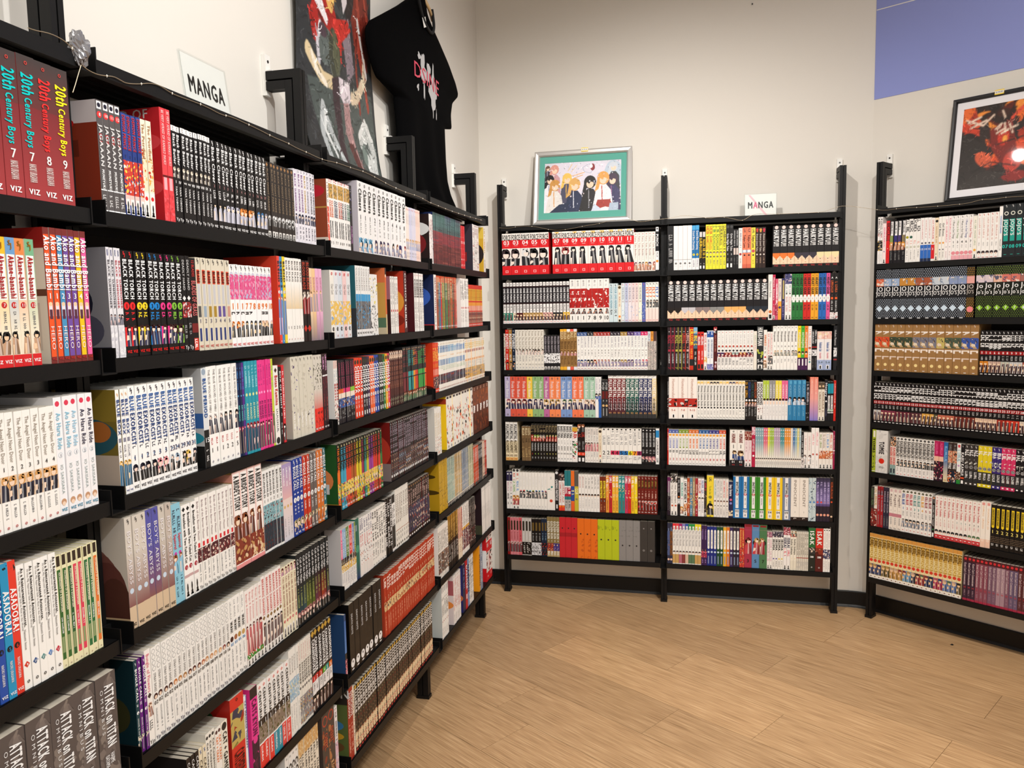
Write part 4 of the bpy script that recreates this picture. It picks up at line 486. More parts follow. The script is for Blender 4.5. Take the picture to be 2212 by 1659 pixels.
1230 3 y270|dark brown volume with gold rondel|33201a;e .06 $ .4;r .03 .12 $ .25 .75;t .16 .6 e8dcd0 1 .5 Demon Jewel Tales;e .67 e8dcd0 .25;x .74 .9 b89a80 .35|v=1,2,3|c=c8402a,d8a040,c82a4a
>1310
2065 9 y255|thick black volume, {c} haired close-up|171315;e .04 f0d8d0 .26;t .1 .5 fbfbfb 2 .72 HAIKYU!!;x .52 .56 d8602a .4;x .6 .64 eee .5;r .66 .93 f8d8b8;m .66 .93 f8d8b8 f4ccaa f8d8b8;r .66 .735 $;d .745 $ .42;e .82 3a2a28 .07;r .885 .89 8a4a3a .4 .6;r .93 1 17110f;n .965 b33 .35 VIZ|v=1|c=f07a30,f07a30,f07a30,3a3440,3a3440,3a3440,f4e4b0,f4e4b0,f4e4b0
#F 1 B 1420 440 5.267 105
1258 14 y885|thick black volume, {c} haired close-up|171315;e .04 f0d8d0 .26;t .1 .5 fbfbfb 2 .72 HAIKYU!!;x .52 .56 d8602a .4;x .6 .64 eee .5;r .66 .93 f4d0b0;m .66 .93 f4d0b0 f0c4a0 f4d0b0;r .66 .735 $;d .745 $ .42;e .82 3a2a28 .07;r .885 .89 8a4a3a .4 .6;r .93 1 17110f;n .965 b33 .35 VIZ|v=1|c=1c1410,1c1410,c8c4c8,c8c4c8,8a7a78,8a7a78,8a8a88,8a8a88,f4b468,f4b468,f4b468,222a34,222a34,222a34
1308 1 y808|white volume with pencil script|f2efe9;x .03 .08 555 .5;t .15 .5 999 0 .5 Haunted Rose;e .82 d87a40 .4;r .88 .97 222 .2 .8
1340 1 y808|crimson volume, pale lettering|c82a50;t .05 .6 f8d8e0 2 .6 Haven Sinners;x .65 .9 f8a8b8 .4;p .9 .99
1370 1 y855|pink striped volume, shorter than neighbours|d85a78;x .1 .6 fff .6;m .6 .9 a83a50 f0d8d8 d85a78
1410 1 y855|orange footed pale volume|f0e0d0;n .05 556 .5 SJ;x .12 .5 a89ab0 .6;r .55 1 f4a840;e .7 4a3a68 .4
1447 1 y850|indigo volume with gold panel|2c2858;r .05 .5 b8a868 .3 .8;x .55 .95 8a80b8 .5
1525 2 y800|white volume with blue-haired head on top|f4f2f0;m 0 .22 4a4a80 f0d8d0 8a8ab0 2a2a48;x .25 .42 8aa .5;d .43 333 .3;x .5 .85 daa .6;p .88 .99|v=1,2
1960 10 y800|bright {c} volume with black title number {n}|$;n .035 333 .45 oo;t .08 .45 17201c 2 .7 HEART GEAR;r .46 .62 f4f6f2 .15 .85;r .5 .58 f4f6f2 0 1;n .54 $ .4 #;x .68 .82 222 .45;n .96 222 .35 V|v=1,1,1,2,2,3,3,4,4,5|c=2c7a3a,2c7a3a,2c7a3a,d82a22,d82a22,f4ac28,f4ac28,2a6cc0,2a6cc0,e85a98
2058 2 y790|black volume with orange square mid spine|1a1614;n .1 fff .5 A;x .16 .44 c85a2a .6;n .48 c88 .3 1;r .52 .57 e8602a .2 .8;x .6 .85 ccc .4;m .85 1 f0ecea 222 c88|v=1,2
#F 2 B 1420 690 5.267 95
365 6 y90|black and {c} volume with slashed title|2a1c20;r .0 1 $ .85 1;n .1 fff .4 oo;x .15 .42 $ .8;n .47 $ .4 #;r .52 .57 $ .2 .8;x .62 .85 ccc .35;n .95 $ .4 Yp|v=3,3,3,3,4,4|c=a82c40,a82c40,b8b048,b8b048,c84030,d8a8a0
410 1 y90|red volume with yellow graffiti title|c8301c;x .05 .45 f0d02a .9;x .5 .75 f0a040 .5;r .75 .9 222
455 1 y90|blue grey volume with yellow graffiti title|4a6a80;r 0 .15 8ab8d8;x .1 .45 f0d02a .9;r .5 1 1c1a18;x .55 .9 ccc .4
527 2 y143|flat red volume, black diamond|d82c22;d .07 17110f .35;t .12 .35 fff 2 .7 HELLSING;n .42 811 .3 1;x .5 .75 fff .3;r .85 .97 222 .15 .85|v=1,2
563 1 y152|white narrow volume with red lettering|f2ece8;x .05 .5 c8404a .6;m .65 .8 e8b868 f2ece8;p .88 .99
637 2 y128|white volume with blue cap tab|f0f2f4;r .02 .17 2a58a8;x .04 .12 fff .5;t .22 .7 3a5a90 0 .5 HER FRIENDSHIP IS BLUE;m .85 .99 8a8ac8 f0f2f4 4a4a78|v=1,2
680 1 y83|tall maroon volume with faces both ends|501618;f 0 .15 c83a40 f0d8d0 333;x .2 .6 c87a70 .35;f .8 .95 eee fcd 722
1092 10 y128|white volume, black diamond, red banner|f4f1ec;n .04 c84a4a .4 oo;x .1 .35 aaa .3;r .42 .425 333;e .4 b84838 .3;d .51 17151a .38;r .56 .67 7a1c24;f .55 .67 $ f6e0d0 a33;x .7 .9 999 .6;n .95 777 .4 oo|v=1,1,2,2,3,3,4,4,5,5|c=4a3a78,4a3a78,d86a3a,d86a3a,8ab8b0,8ab8b0,f4b83a,f4b83a,2a2458,2a2458
1130 1 y135|ivory volume with pale green wash|efe9dc;g .1 .5 dce8d0 f0e0d0;x .1 .5 c8a 0.3
1205 1 y78|thick dark volume with stencil title|26282a;t .03 .45 f4f4f0 2 .75 HIKARI-MAN;m .52 .72 26282a a8b83a 26282a c8c860;n .79 fff .5 5-6;p .88 .98
1245 1 y120|white volume with orange title, red dot|f4efe8;t .12 .4 e07a3a 2 .6 HINAKO;x .42 .6 444 .4;e .68 c8282c .3;f .75 .95 e8a878 f8e0d0 a86
1312 2 y142|cream volume with thin red script|f4f0ea;x .05 .6 d88a8a .5;f .62 .85 3a2c28 f4dcd0 555;p .88 .99|v=1,2
1592 7 y75|tall white volume with black lower case title|f9f7f1;n .035 555 .45 oo;t .12 .36 17151a 1 .5 Hirayasumi;n .46 555 .5 #;f .55 .68 $ f2dcc8 998;x .75 .85 999 .3;x .94 .96 222 .6|v=1,2,2,6,6,8,9|c=e8c8a8,f0d0a0,f0d0a0,445,445,554,a98
1710 3 y75|tall {c} and purple volume|$;x .06 .1 222 .5;t .14 .5 f4f4d8 2 .6 HITORIJIME;e .6 3a2c28 .4;e .63 f4d8c0 .28;r .72 1 4a1c50;r .75 .9 f4f0f0 .3 .7|v=1,2,3|c=f4d820,4ab83a,f4822a
1752 1 y75|tall white volume with coral script|f4f1ee;x .05 .45 e89a88 .5;e .5 b86a4a .4;x .6 .8 555 .4;d .82 3a8a8a .35
1812 2 y115|short black volume with white art band|161417;x .03 .35 ddd .6;r .42 .45 a22;m .5 .65 f0f0f0 555 d8d0d0;x .7 .95 666 .5|v=1,2
1978 2 y138|thick white and pale blue volume|f4f0ef;m 0 .2 f0c8b8 f4e0b8 e8a8a0 fbe8e0;t .28 .52 3a68b0 1 .4 Hokkaido Gals;t .55 .7 e06a80 1 .3 Are Super Adorable;r .74 1 a8b8dc;n .8 566 .3 #;r .87 .97 f4f4f8 .3 .7;r .89 .97 222 .4 .6|v=3-4,5-6
>2000
2040 1 y70|tall black volume with grey title at end|1a1a1e;t .1 .45 ccc 1 .6 Hollow Phantom;m .5 .7 eee 333 b8b8c0;r .75 .78 a33
#F 3 B 1420 690 5.267 98
130 1 y660|black volume with red figure at start|17151a;x .1 .45 bbb .6;m .5 .85 17151a 8a2c30 e8d0c8;n .75 d33 .5 2
452 3 y655|very thick cream volume with red square|f6eee6;t .04 .5 c89a8a 0 .32 Homunculus;r .51 .72 b82c20;e .61 17110f .38;m .53 .7 b82c20 17110f 17110f d8d0c8;n .79 b84a3a .2 #;r .89 .96 fff .35 .65;r .9 .97 17110f .42 .58|v=5-6,7-8,9-10
995 15 y697|white volume with {c} hair cap, brush title|f5f3ec;r 0 .1 f5e8c8;e .06 $ .45;e .08 f6e0cc .25;t .13 .66 333 2 .5 Honey Lemon Soda;e .7 17151a .3;x .76 .9 999 .35;n .95 777 .4 Yp|v=1,1,2,3,3,4,4,5,5,5,6,6,7,8,8|c=f0c860,f0c860,e8d8a8,f4c050,2a2430,222,2a2430,f0cc68,f0d890,f4c050,3a3a60,3a3a60,c88a48,f0c860,f0cc68
1130 4 y700|black volume with {c} spine title, round dot|1a1614;x .04 .45 $ .8;e .5 f4f0f0 .38;f .54 .66 d88a5a f4dcd0 a88;x .68 .92 999 .5|v=1,2,3,4|c=d8982a,2a4a90,2a4a48,a84a20
1198 2 y715|white volume with bold black capitals|f4f2ee;t .03 .6 17110f 2 .85 HOOLIGANS;m .62 .8 f4f2ee 8a4a48 e8d0c8;p .85 .98|v=1,2
1482 8 y697|white volume with {c} upper half, face|f3f1ee;r 0 .5 $;t .1 .45 fff 0 .6 HORIMIYA;e .48 3a1c20 .42;r .52 .6 f6dcc8 .2 .8;x .65 .9 ccc .35|v=1,1,2,2,3,3,4,4|c=b8d040,b8d040,9a9896,9a9896,f4e048,f4e048,f06a9a,f06a9a
1685 4 y690|blue volume with small white figure|2f82b4;r .02 .1 5aa8d0 .3 .9;t .12 .42 8ac8e8 0 .6 HORIMIYA;e .45 17151a .35;f .42 .62 222 f6e0d8 cde;x .65 .9 78b8d8 .3|v=1,2,3,4
1730 1 y715|black volume with pale stacked words|17151a;x .05 .6 c8c0c8 .5;m .75 .85 17151a ddd 17151a;x .9 .95 888 .4
1825 2 y657|tall coral to violet volume|f48a70;g 0 .5 f49078 f4a8a0;g .5 1 f0a8a0 8a80d0;x .05 .4 f8c8b8 .4|v=1,2
1900 2 y718|cream volume with framed photo top|efe6d4;r 0 .18 5a4a3a;e .1 e8c8a0 .35;x .25 .8 8a6a50 .6;p .88 .99|v=1,2
1932 1 y690|navy black volume with white flourish|14141c;t .05 .45 e8e8f0 2 .75 Hungry;e .52 eee .35;x .7 .9 668 .4
2000 2 y710|black and teal volume|111418;r .05 .3 1c98b0;r .35 .75 f0eeee .1 .8;x .36 .74 111 .4;m .7 .76 a8c0a8 f0eeee;r .78 .8 fff|v=1,2
2035 1 y695|bright red end volume with white letters|d8281c;x .08 .7 f8e0d8 .35;e .85 f44 .2
#F 4 B 1420 980 5.026 95
122 1 y-271|bright red narrow volume at row start|d0281c;x .1 .6 f8e0d8 .4
742 17 y-262|white volume with {c} cap and title|f5f3ee;r 0 .1 $;n .05 fff .5 oo;e .15 f0a840 .4;r .23 .52 $ .25 .75;x .23 .52 fff .4;x .58 .72 444 .75;n .83 c8303a .7 #;n .95 555 .35 V|v=2,2,2,3,3,3,4,4,4,5,5,5,8,8,8,9,9|c=5a6ab0,5a6ab0,5a6ab0,8aa03a,8aa03a,8aa03a,e0783a,e0783a,e0783a,2a60a0,2a60a0,2a60a0,3a3a88,3a3a88,3a3a88,d8583a,d8583a
>785
945 2 y-257|thick white volume, spectacled man in suit|f4f0e8;n .03 444 .35 oo;t .1 .35 8a2c2a 2 .5 HUMANE;t .1 .35 222 1 .2 HUMANE;r .4 .5 555 .45 .55;f .55 .9 6a4a30 f8dcb0 23407a;r .82 1 17151a;n .87 eee .3 #;n .95 b33 .25 VIZ|v=01,02
1022 2 y-231|pale pink volume with photo cap|f2e0e0;m 0 .25 8a3a30 f0d8c8 3a2c2c d8a890;x .28 .6 c8a0a8 .4;e .82 c84a50 .2;p .88 .99|v=1,2
1060 1 y-289|tall crimson volume with white capitals|b81c44;m 0 .2 e8c8d0 b81c44 f0a8b8;t .3 .62 f8e8ec 1 .6 EGYPT REFUSE;e .72 fff .3
1558 22 y-282|slim pastel {c} volume with figure row|f0ece2;r 0 .55 $;x .04 .5 fff .6;x .1 .4 $ .5;g .35 .75 $ f0ece2;e .78 2a1c18 .42;e .8 f2d8c4 .25;x .85 .98 aaa .6|v=1|c=8ab0b8,8ab0b8,8ab0b8,8ab0b8,e86a80,e86a80,f0dc48,a8c848,a8c848,c0a8c0,c0a8c0,c0a8c0,4a98a0,4a98a0,f09a38,f09a38,f09a38,e8e4d8,4a78b0,8ab8c8,e8dc88,a8c0c8
1585 1 y-240|narrow black volume with white script|191719;x .1 .7 ccc .5;m .7 1 e8e0dc 333
1668 2 y-224|white volume with dark haired girl low down|f6f0ea;x .1 .5 d8a8a8 .4;f .62 .88 3a1c1c f6dcd0 fff;p .88 .99|v=1,2
1750 2 y-279|tall white volume with pink lettering|f9f5f1;x .1 .45 f0a8b0 .5;e .65 c86a60 .3;x .8 .95 ccc .3|v=1,2
1902 4 y-220|white volume with orange haired trio|f4ede4;x .05 .45 $ .6;m .5 .72 d8784a f4d8b8 8a3a28 f4ede4;p .86 .99|v=1,2,3,4|c=7a9a48,8a6a50,5a9ad8,e0705a
1945 1 y-241|raspberry volume at row end|a01c4a;x .1 .6 e8c0c8 .5;r .5 .52 fff
#F 5 B 1420 980 5.026 90
143 2 y255|purple and black volume at row start|6a2058;r .4 1 2a1c2c;r .1 .5 ddd .5 .9;x .2 .9 999 .3|v=1,2
217 2 y225|tall white volume with black-haired figure|f4f0ea;m 0 .2 222 f4dcc8 888 f4f0ea;t .22 .7 555 0 .4 I Hear The Sunspot;e .76 c84a2a .3;p .88 .99|v=1,2
248 1 y265|black narrow volume with white corner|17151a;x .05 .4 bbb .5;e .5 e8803a .3;m .55 .7 ddd 333
285 1 y262|white volume with sea green letters|eef0ec;x .1 .5 4aa898 .6;e .55 c8a 0.2;f .75 .95 e8a850 f8e0c8 c98
322 1 y282|white volume with black block letters|f4f2ee;t .05 .55 222 2 .75 I AM NOT HERE;d .6 222 .3;m .65 .88 e8a878 fff 555;p .88 .99
440 4 y265|{c} painted volume with gold figures|$;x .1 .4 f0e0c0 .5;m .45 .75 $ e8b050 f4d8b8 $;x .8 .95 eee .35|v=1,2,3,4|c=b8502a,5a8aa8,a8906a,a82c38
507 2 y272|white volume with red and blue letters|f4f2f0;x .05 .4 $ .75;e .52 222 .4;e .54 f4dcc8 .25;x .6 .9 a8a8b0 .5|v=1,2|c=c8303a,3a5aa8
535 1 y300|short dark collage volume|3a3230;x .05 .3 d8404a .7;m .35 .9 3a3230 d8b090 5a5a48 222;p .88 .99
610 1 y237|thick yellow volume with standing man|f2d83a;x .05 .18 333 .35;t .25 .45 8aa040 0 .3 To the Sea;e .52 8a8a40 .25;e .64 8a8a40 .2;f .66 .95 222 f4d8b0 333;n .98 333 .2 V
772 5 y275|pale volume with {c} lettering, girl|ece8e2;x .04 .5 $ .5;e .58 5a3a30 .35;e .6 f2d8c8 .2;d .7 222 .25;x .76 .95 999 .4|v=1,2,3,4,5|c=5aa098,999,999,d82c40,e8886a
820 1 y305|short navy volume with white title|232448;t .08 .4 f0f0f8 2 .65 Imp Intern;e .5 d86a8a .3;e .6 88c .3;m .8 .95 e8d8b8 232448
1445 7 y248|very thick {c} volume with white label|$;r 0 .76 f2f0ee .3 .68;t .12 .4 222 2 .28 INITIAL;t .4 .46 c8202a 2 .35 D;x .5 .68 555 .12;r .79 .98 f2f0ee .25 .75;n .83 222 .28 #;r .9 .95 aaa .4 .6|v=02,02,03,03,04,04,09|c=1c70b0,1c70b0,3a8a2a,3a8a2a,f4cc20,f4cc20,7a88a0
1637 2 y262|very thick ivory volume with spaced capitals|f3ece2;t .04 .68 8a8078 0 .3 INNOCENT;n .8 999 .2 I;x .87 .89 888 .4;r .92 1 2a1c18;x .94 .98 e8e0d8 .3|v=1,2
1718 2 y265|icy blue collage volume|8aa0b0;m 0 1 c8d8dc 5a7088 e8e0c0 3a4a58 8aa0b0;e .56 4a80c0 .3|v=1,2
1870 4 y262|violet volume with dusk figure|5a4a80;g 0 .6 2a2438 8a7ab8;x .1 .55 c8b8e8 .5;e .56 $ .3;r .65 1 2a2030;e .85 f0a890 .4|v=1,2,3,3|c=e84a3a,e84a3a,a8a,a8a
1905 1 y262|black volume with orange ghost letters|1c1412;x .1 .5 b8502a .7;e .55 e8502a .3;e .88 e8c8a8 .35
#F 6 B 1420 980 5.026 100
165 2 y752|dark painted volume with pale faces low|2c3048;x .1 .3 8aa0c8 .5;m .2 .8 $ 2c3048 8a5a38 3a3438;e .9 f0c8b0 .45|v=1,2|c=4a5a88,7a4a20
475 9 y757|white volume with {c} cap, lower block|f1efe9;r 0 .15 $;r .06 1 f1efe9 .2 .8;t .1 .55 8a8a90 0 .5 In The Clear Moonlit;e .7 3a2c30 .4;e .72 f4dcc8 .25;r .76 .98 $2|v=1,1,2,3,4,5,5,6,6|c=e8303a,e8404a,a8206a,8a80c0,2a58a8,2a9a48,2a9a48,f4e028,f4e028
537 2 y780|deep purple volume with gold letters|3c2050;x .1 .4 a88ac8 .4;n .62 e8b030 .5 2;m .65 .8 c83a50 e8b0b8 3c2050;x .85 .95 a8c .4|v=2,2
890 10 y792|{c} volume with long white arrow strip|$;r .1 .55 f4f1ea .18 .82;d .1 f4f1ea .35;d .55 f4f1ea .35;x .15 .5 998 .3;e .65 c8d8e8 .35;r .75 .95 8a98b8 .35 .65|v=1,1,2,3,3,4,5,6,6,7|c=1c2c80,1c2c80,1c2c80,1c4a2c,1c4a2c,e8b030,e0782a,3a2a58,2a2430,2a2438
942 2 y810|red and orange narrow volume|c83a30;x .05 .5 f0d070 .5;m .5 1 c83a30 e88a40 3a2c48 f0d0a8|v=1,2
1187 3 y763|extra thick {c} volume, large numeral|$;r .02 .06 8a1c20 .1 .9;r .13 .132 d88;x .16 .19 222 .5;e .42 222 .4;f .3 .68 $2 f8dcc8 c8404a;n .84 17110f .45 #;x .93 .95 222 .6|v=3,5,7|c=a8304a,5a8ab8,4a7a50
1245 2 y850|white volume with crowd cap|f2efe9;m 0 .15 a86a80 f4dcd0 4a3a58 c8a8b8;x .2 .8 dab .7;p .88 .99|v=1,2
1365 4 y845|white volume with black rounded letters|f2efe8;m 0 .15 3a3448 e8dcd8 222 a8a0b0;t .2 .5 222 2 .75 IRUMA;e .72 $ .3;x .78 .95 999 .4|v=1,2,3,4|c=5a4a98,5a4a98,e8c83a,e8c83a
1440 2 y800|tall white volume, navy and pink words|f4f1ee;m 0 .18 a84a58 f0d8d8 5a2c38 e8b0b8;t .24 .48 26264a 2 .8 ISEKAI;x .5 .7 e06a7a .7;p .88 .99|v=1,2
1507 2 y840|cream volume with capped photo, black title|f2ecdc;r .08 .15 c83a3a;f 0 .14 8a6a38 f4d8b8 554;t .2 .6 333 1 .6 Isekai Izakaya;n .7 e8b830 .4 #;r .75 1 e8e2d0|v=1,2
1637 6 y850|beige volume with pencil lettering|dcd6c8;x .05 .6 8a8478 .6;r .66 .68 a84a40;x .75 .95 aaa .6|v=1,1,2,2,3,3
1712 1 y808|thick green volume with white brush name|2a6a38;t .06 .4 f4f4ee 2 .6 ISAK;r .45 .6 d8c8b8;m .45 .6 333 e8d0b8 8a8a80;r .6 1 222620;x .65 .72 eee .5;n .9 ddd .3 oo
1795 1 y812|thick red volume with white brush name|d02c22;t .06 .4 f4f4ee 2 .6 ISAK;r .45 .6 a85a40;m .45 .6 8a3020 e8b088 501814;r .6 1 581a18;x .65 .72 eee .5;n .9 ddd .3 oo
1872 3 y815|white volume with blue clad pair|f6f3ef;e .04 333 .3;x .1 .45 c8a8a8 .3;m .48 .7 2a3868 f4dcd0 5a3a38 f6f3ef;x .75 .95 bbb .4|v=1,2,3
#G 0 R 1830 400 5.53 343
412 2 y385|white polka dotted volume|f4f1ee;e .05 222 .3;x .08 .4 544 .8;x .35 .45 c66 .6;m .5 .72 222 f0c860 e8d8c8 4a3a38;x .8 .95 ddd .6|v=1,2
455 1 y458|short pink edged white volume|f8e4e4;x .1 .6 e06a8a .4;e .7 88a .2;p .88 .99
497 1 y430|red volume with black torn letters|dc2026;x .05 .5 222 .9;n .65 fff .3 6;x .7 .9 a11 .3
685 4 y430|black volume, white slanted capsule|17151a;r .02 .35 f2f0f0 .3 .95;x .04 .33 333 .5;r .35 .55 $ .1 .9;f .5 .7 e8a048 f8e0c8 c86;x .72 .95 777 .4|v=1,2,3,4|c=8a9a58,3a3478,4a3a70,8a7a58
865 4 y410|white volume with black slanted lettering|f4f2ee;x 0 .35 17151a .9;e .42 $ .4;x .5 .6 e8b0a8 .6;e .65 ccb .35;x .72 .95 999 .3|v=1,2,3,4|c=a8a020,2a5a4a,f4f2ee,f4f2ee
992 3 y395|white volume with blue lower band number|f4f2f0;x .05 .5 c88 .3;e .58 556 .3;r .62 .93 2f6ac0;n .72 fff .6 #;r .93 1 1c2c50|v=13,14,15
1035 1 y392|white volume with red lower band|f4efea;x .05 .5 c44 .4;e .58 d8803a .35;r .62 .95 d8202a;n .72 fff .6 2
1078 1 y390|buff volume with dark ponytail portrait|f2e0c4;e .08 222 .42;x .2 .6 a8885a .4;n .85 333 .5 7;p .88 .99
1155 2 y378|white volume with black name, gold spots|f6f3ec;t .15 .45 333 1 .6 Go! Bonus;e .6 e8a048 .35;e .75 556 .25;x .8 .95 888 .35|v=1,2
1235 2 y372|white volume with rose script|f8f2f0;x .05 .6 e08a98 .5;e .7 bbb .2;x .8 .95 caa .3|v=1,2
1490 5 y368|white volume, slanted title, big numeral {n}|f7f4f1;n .035 666 .5 SJ;t .1 .52 $ 0 .5 I Want to End Things;n .6 222 .6 #;x .66 .75 aaa .3;e .85 e8909a .5;r .9 1 f0b0b8|v=1,3,4,6,7|c=777,8aa870,555,5a6aa8,d8606a
1540 1 y368|cream slim volume with green haze|f4f0e4;x .1 .7 a8b8a0 .4;e .8 f0b048 .35;p .88 .99
1797 5 y340|white volume with red mark, dark head|f8f6f2;n .035 d84a3a .5 SJ;x .1 .6 d8a8a0 .4;x .65 .75 aaa .3;e .87 3a2c30 .45;e .9 f2d8c8 .25;n .98 c33 .4 V|v=1,1,2,2,3
1840 1 y255|tall white volume with light blue capitals|f8f6f2;t .15 .6 4a80d0 1 .4 TRANSFORMS;x .65 .9 555 .4
2330 6 y235|dark green-black volume with teal title tag|1c2226;n .03 ddd .4 SJ;e .17 e8e8dc .35;e .17 1c2226 .22;r .28 .7 17a090 .15 .85;t .29 .6 fff 1 .55 JOJO'S;n .8 2ad0c0 .6 #;r .95 .96 2aa090 .3 .7|v=07,08,09
#G 1 R 1830 400 5.53 330
1410 11 y1010|thick silver dotted volume, white monogram, picture|191b20;D 0 .19 b8c4d4;r .19 .34 $;m .2 .33 $ e8d8c8 8a9ab0;n .40 f4f4f4 .62 JO;n .50 f4f4f4 .5 JO'S;D .6 .98 b8c4d4;d .8 d0e4f4 .42;r .985 1 fff .3 .7|v=3,4,4,6,6,7,7,8,8,9,9|c=d86a4a,9ab0d0,9ab0d0,c88a3a,c88a3a,a8583a,a8583a,c8d0d8,c8d0d8,8a9ac0,8a9ac0
1505 1 y970|thick gold dotted volume with pink disc|1c1914;D .02 .19 e8a830;r .19 .33 e8a8a0;n .39 c8c0b8 .6 JO;n .49 c8c0b8 .5 JO'S;D .6 .98 e8a830;e .83 f0888a .42
>1522
2380 8 y965|thick green dotted volume, white brush monogram|151a10;D .02 .18 7a9a30;r .18 .32 $;m .18 .32 $ f0dcd0 5a5a70;n .38 f4f4f4 .62 Jo;n .50 f4f4f4 .55 Jo's;D .58 .98 6a8a28;d .8 8ac030 .4;n .8 fff .35 #|v=5,5,6,7,7,8,8,9|c=d8c8d0,d8c8d0,e8b8a0,d8786a,d8786a,a86a60
#G 2 R 1830 680 5.53 300
1555 13 y100|thick bronze volume with white lettering block|a07848;n .04 f0e0d0 .3 SJ;x .1 .13 eac .5;x .15 .25 f8f0e8 .85;r .27 .49 $ .08 .92;m .28 .48 $ e8d8c0 3a2c28 c8a878;x .52 .66 f8ece0 .95;x .68 .8 e8d4c4 .9;e .86 f4dc98 .22;r .965 .975 fff .35 .65|v=1|c=d8502a,d8502a,3a4a38,3a4a38,3a4a38,7a7a88,7a7a88,7a7a88,c8b868,4a5a48,4a5a48,3a58a8,3a58a8
>1575
2300 14 y190|black volume, white stacked title, red number {n}|151214;n .045 fff .55 SJ;x .1 .27 fafafa .95;x .28 .43 fafafa .95;r .45 .53 a81c20;n .49 fff .6 #;x .56 .66 bbb .5;r .68 .93 $;f .68 .93 $ f4d8b8 533;r .96 .975 fff .2 .8|v=5,5,6,6,6,8,8,9,9,9,10,10,11,11|c=e8902a,e8902a,d8b8a8,d8b8a8,d8b8a8,c8ccc0,c8ccc0,ddd,ddd,ddd,a85a50
#G 3 R 1830 680 5.53 310
2330 41 y800|black volume, white stacked title, red number {n}|151214;n .045 fff .55 SJ;x .1 .27 fafafa .95;x .28 .43 fafafa .95;r .45 .53 a81c20;n .49 fff .6 #;x .56 .66 bbb .5;r .68 .93 $;f .68 .93 $ f4d8b8 533;r .96 .975 fff .2 .8|v=12,12,13,13,13,13,14,14,14,14,15,15,15,16,16,16,17,18,18,18,18,19,19,19,19,19,20,20,20,20,20,25,25,27,27,27,28,28,28,29,29|c=ccc,ccc,8a3a50,8a3a50,8a3a50,8a3a50,6a2438,6a2438,6a2438,6a2438,5a3038,5a3038,5a3038,e8b050,e8b050,e8b050,5a5a40,d87a60,d87a60,d87a60,d87a60,7a2c22,7a2c22,7a2c22,7a2c22,7a2c22,e8c8b0,e8c8b0,e8c8b0,e8c8b0,e8c8b0,a82c20,a82c20,d83a28,d83a28,d83a28,e8d8c8
#G 4 R 1830 900 5.53 265
333 1 y150|thick lime volume with serpent, black serif title|a8b82c;r .03 .18 f0ecd8 .25 .8;t .2 .55 17150f 2 .6 TOMBS;m .6 .97 a8b82c 5a6a28 3a4420 a8b82c;r .97 .98 fff
475 1 y160|extra thick grey volume with red splash|d8d6d2;m 0 1 e4e2de d8d6d2 c8c6c4 d8d6d2;t .26 .56 17151a 2 .42 TOMIE;e .72 d82c18 .24;n .87 555 .15 ITO
>503
573 2 y255|cream and red volume with dark cap art|f4e4d8;m 0 .25 333 f0d0b8 e8a878;t .28 .74 d83a3a 2 .75 KAGEKI SHOJO;r .74 1 8aa8a4;r .84 .96 223 .25 .75|v=1,2
1028 10 y243|white volume with heavy black graffiti title|f5f3ee;e .04 555 .35;t .09 .5 17151a 2 .85 KAGURABACHI;r .51 .55 222 .25 .75;r .51 .55 fff .4 .6;f .57 .76 $ f2d4bc 222;r .77 1 f2efec;x .79 .9 888 .4;r .95 .965 c44 .3 .7|v=1,1,1,1,1,2,2,2,3,3|c=3a2424,3a2424,3a2424,3a2424,3a2424,17171c,17171c,17171c,222,222
1140 2 y290|magenta volume with peach slash|b82058;r .38 .52 f4c0a8;m .5 1 2c1c28 b82058 f4c8b0 2c1c28;x .05 .35 e8609a .5;n .93 fff .4 V|v=1,2
1192 1 y305|blue volume fading to cream|2a68a8;g .4 1 2a68a8 f0e0b0;x .1 .5 8ac0e8 .6;n .95 c86 .4 V
1297 2 y310|brown volume with orange demon letters|3a2c28;x .05 .2 888 .5;m .2 .5 d8a888 3a2c28 c85a38;t .5 .65 fff 2 .7 YVAS;m .7 1 17253a e8e0d8 d87a48|v=1,2
1345 1 y320|white volume with pale blue title, green foot|eef2f0;r .03 .1 d84a50 .2 .8;x .12 .5 8ab8c8 .7;e .55 c8a0c8 .3;m .7 .9 5a3a30 f0e0c8;r .9 1 2a8a3a
1390 1 y350|short black volume with white capitals|17151a;n .05 eee .4 SJ;t .2 .78 f4f4f4 2 .75 KAIJU KAMUI;r .82 .86 d8502a;r .9 .98 fff .2 .8
2230 15 y330|black and {c} volume with round number badge|$;n .05 fff .5 SJ;x .13 .33 fbfbfb .9;r .35 .5 $ ;m .35 .5 $ 8a8a88 e8e8e0 $;e .55 17151a .45;e .55 fff .38;e .55 17151a .32;n .55 fff .38 #;r .63 .92 2a2c2e;x .66 .86 e8e8e8 .6;r .92 1 $;r .94 .97 fff .3 .7|v=1,1,1,2,2,2,3,3,4,4,4,5,5,5,6|c=3a3634,3a3634,3a3634,e8d42a,e8d42a,e8d42a,3a2c78,3a2c78,d8386a,d8386a,d8386a,17151a,17151a,17151a,2a4a6a
#G 5 R 1830 900 5.53 275
350 2 y830|{c} collage volume at row start|$;x .05 .5 $2 .8;m .55 1 8a2c28 e8d8c8 222 $|v=1,2|c=3a3430,eae4da
490 4 y830|{c} gloomy volume with thin white script|$;g 0 .2 $ 2c1c24;x .1 .6 a89aa8 .5;n .6 ddd .5 #;x .7 .95 888 .4|v=1,1,2,2|c=a82028,a82028,2c2c40,2c2c40
640 3 y855|cream volume with grey script, mauve band|f4ece2;r .01 .08 d8b8b8 .2 .8;t .1 .5 8a7a78 1 .5 Kageki;n .53 888 .35 1;r .6 .68 c8808e;x .7 .9 aaa .4;n .96 777 .35 Yp|v=1,1,1
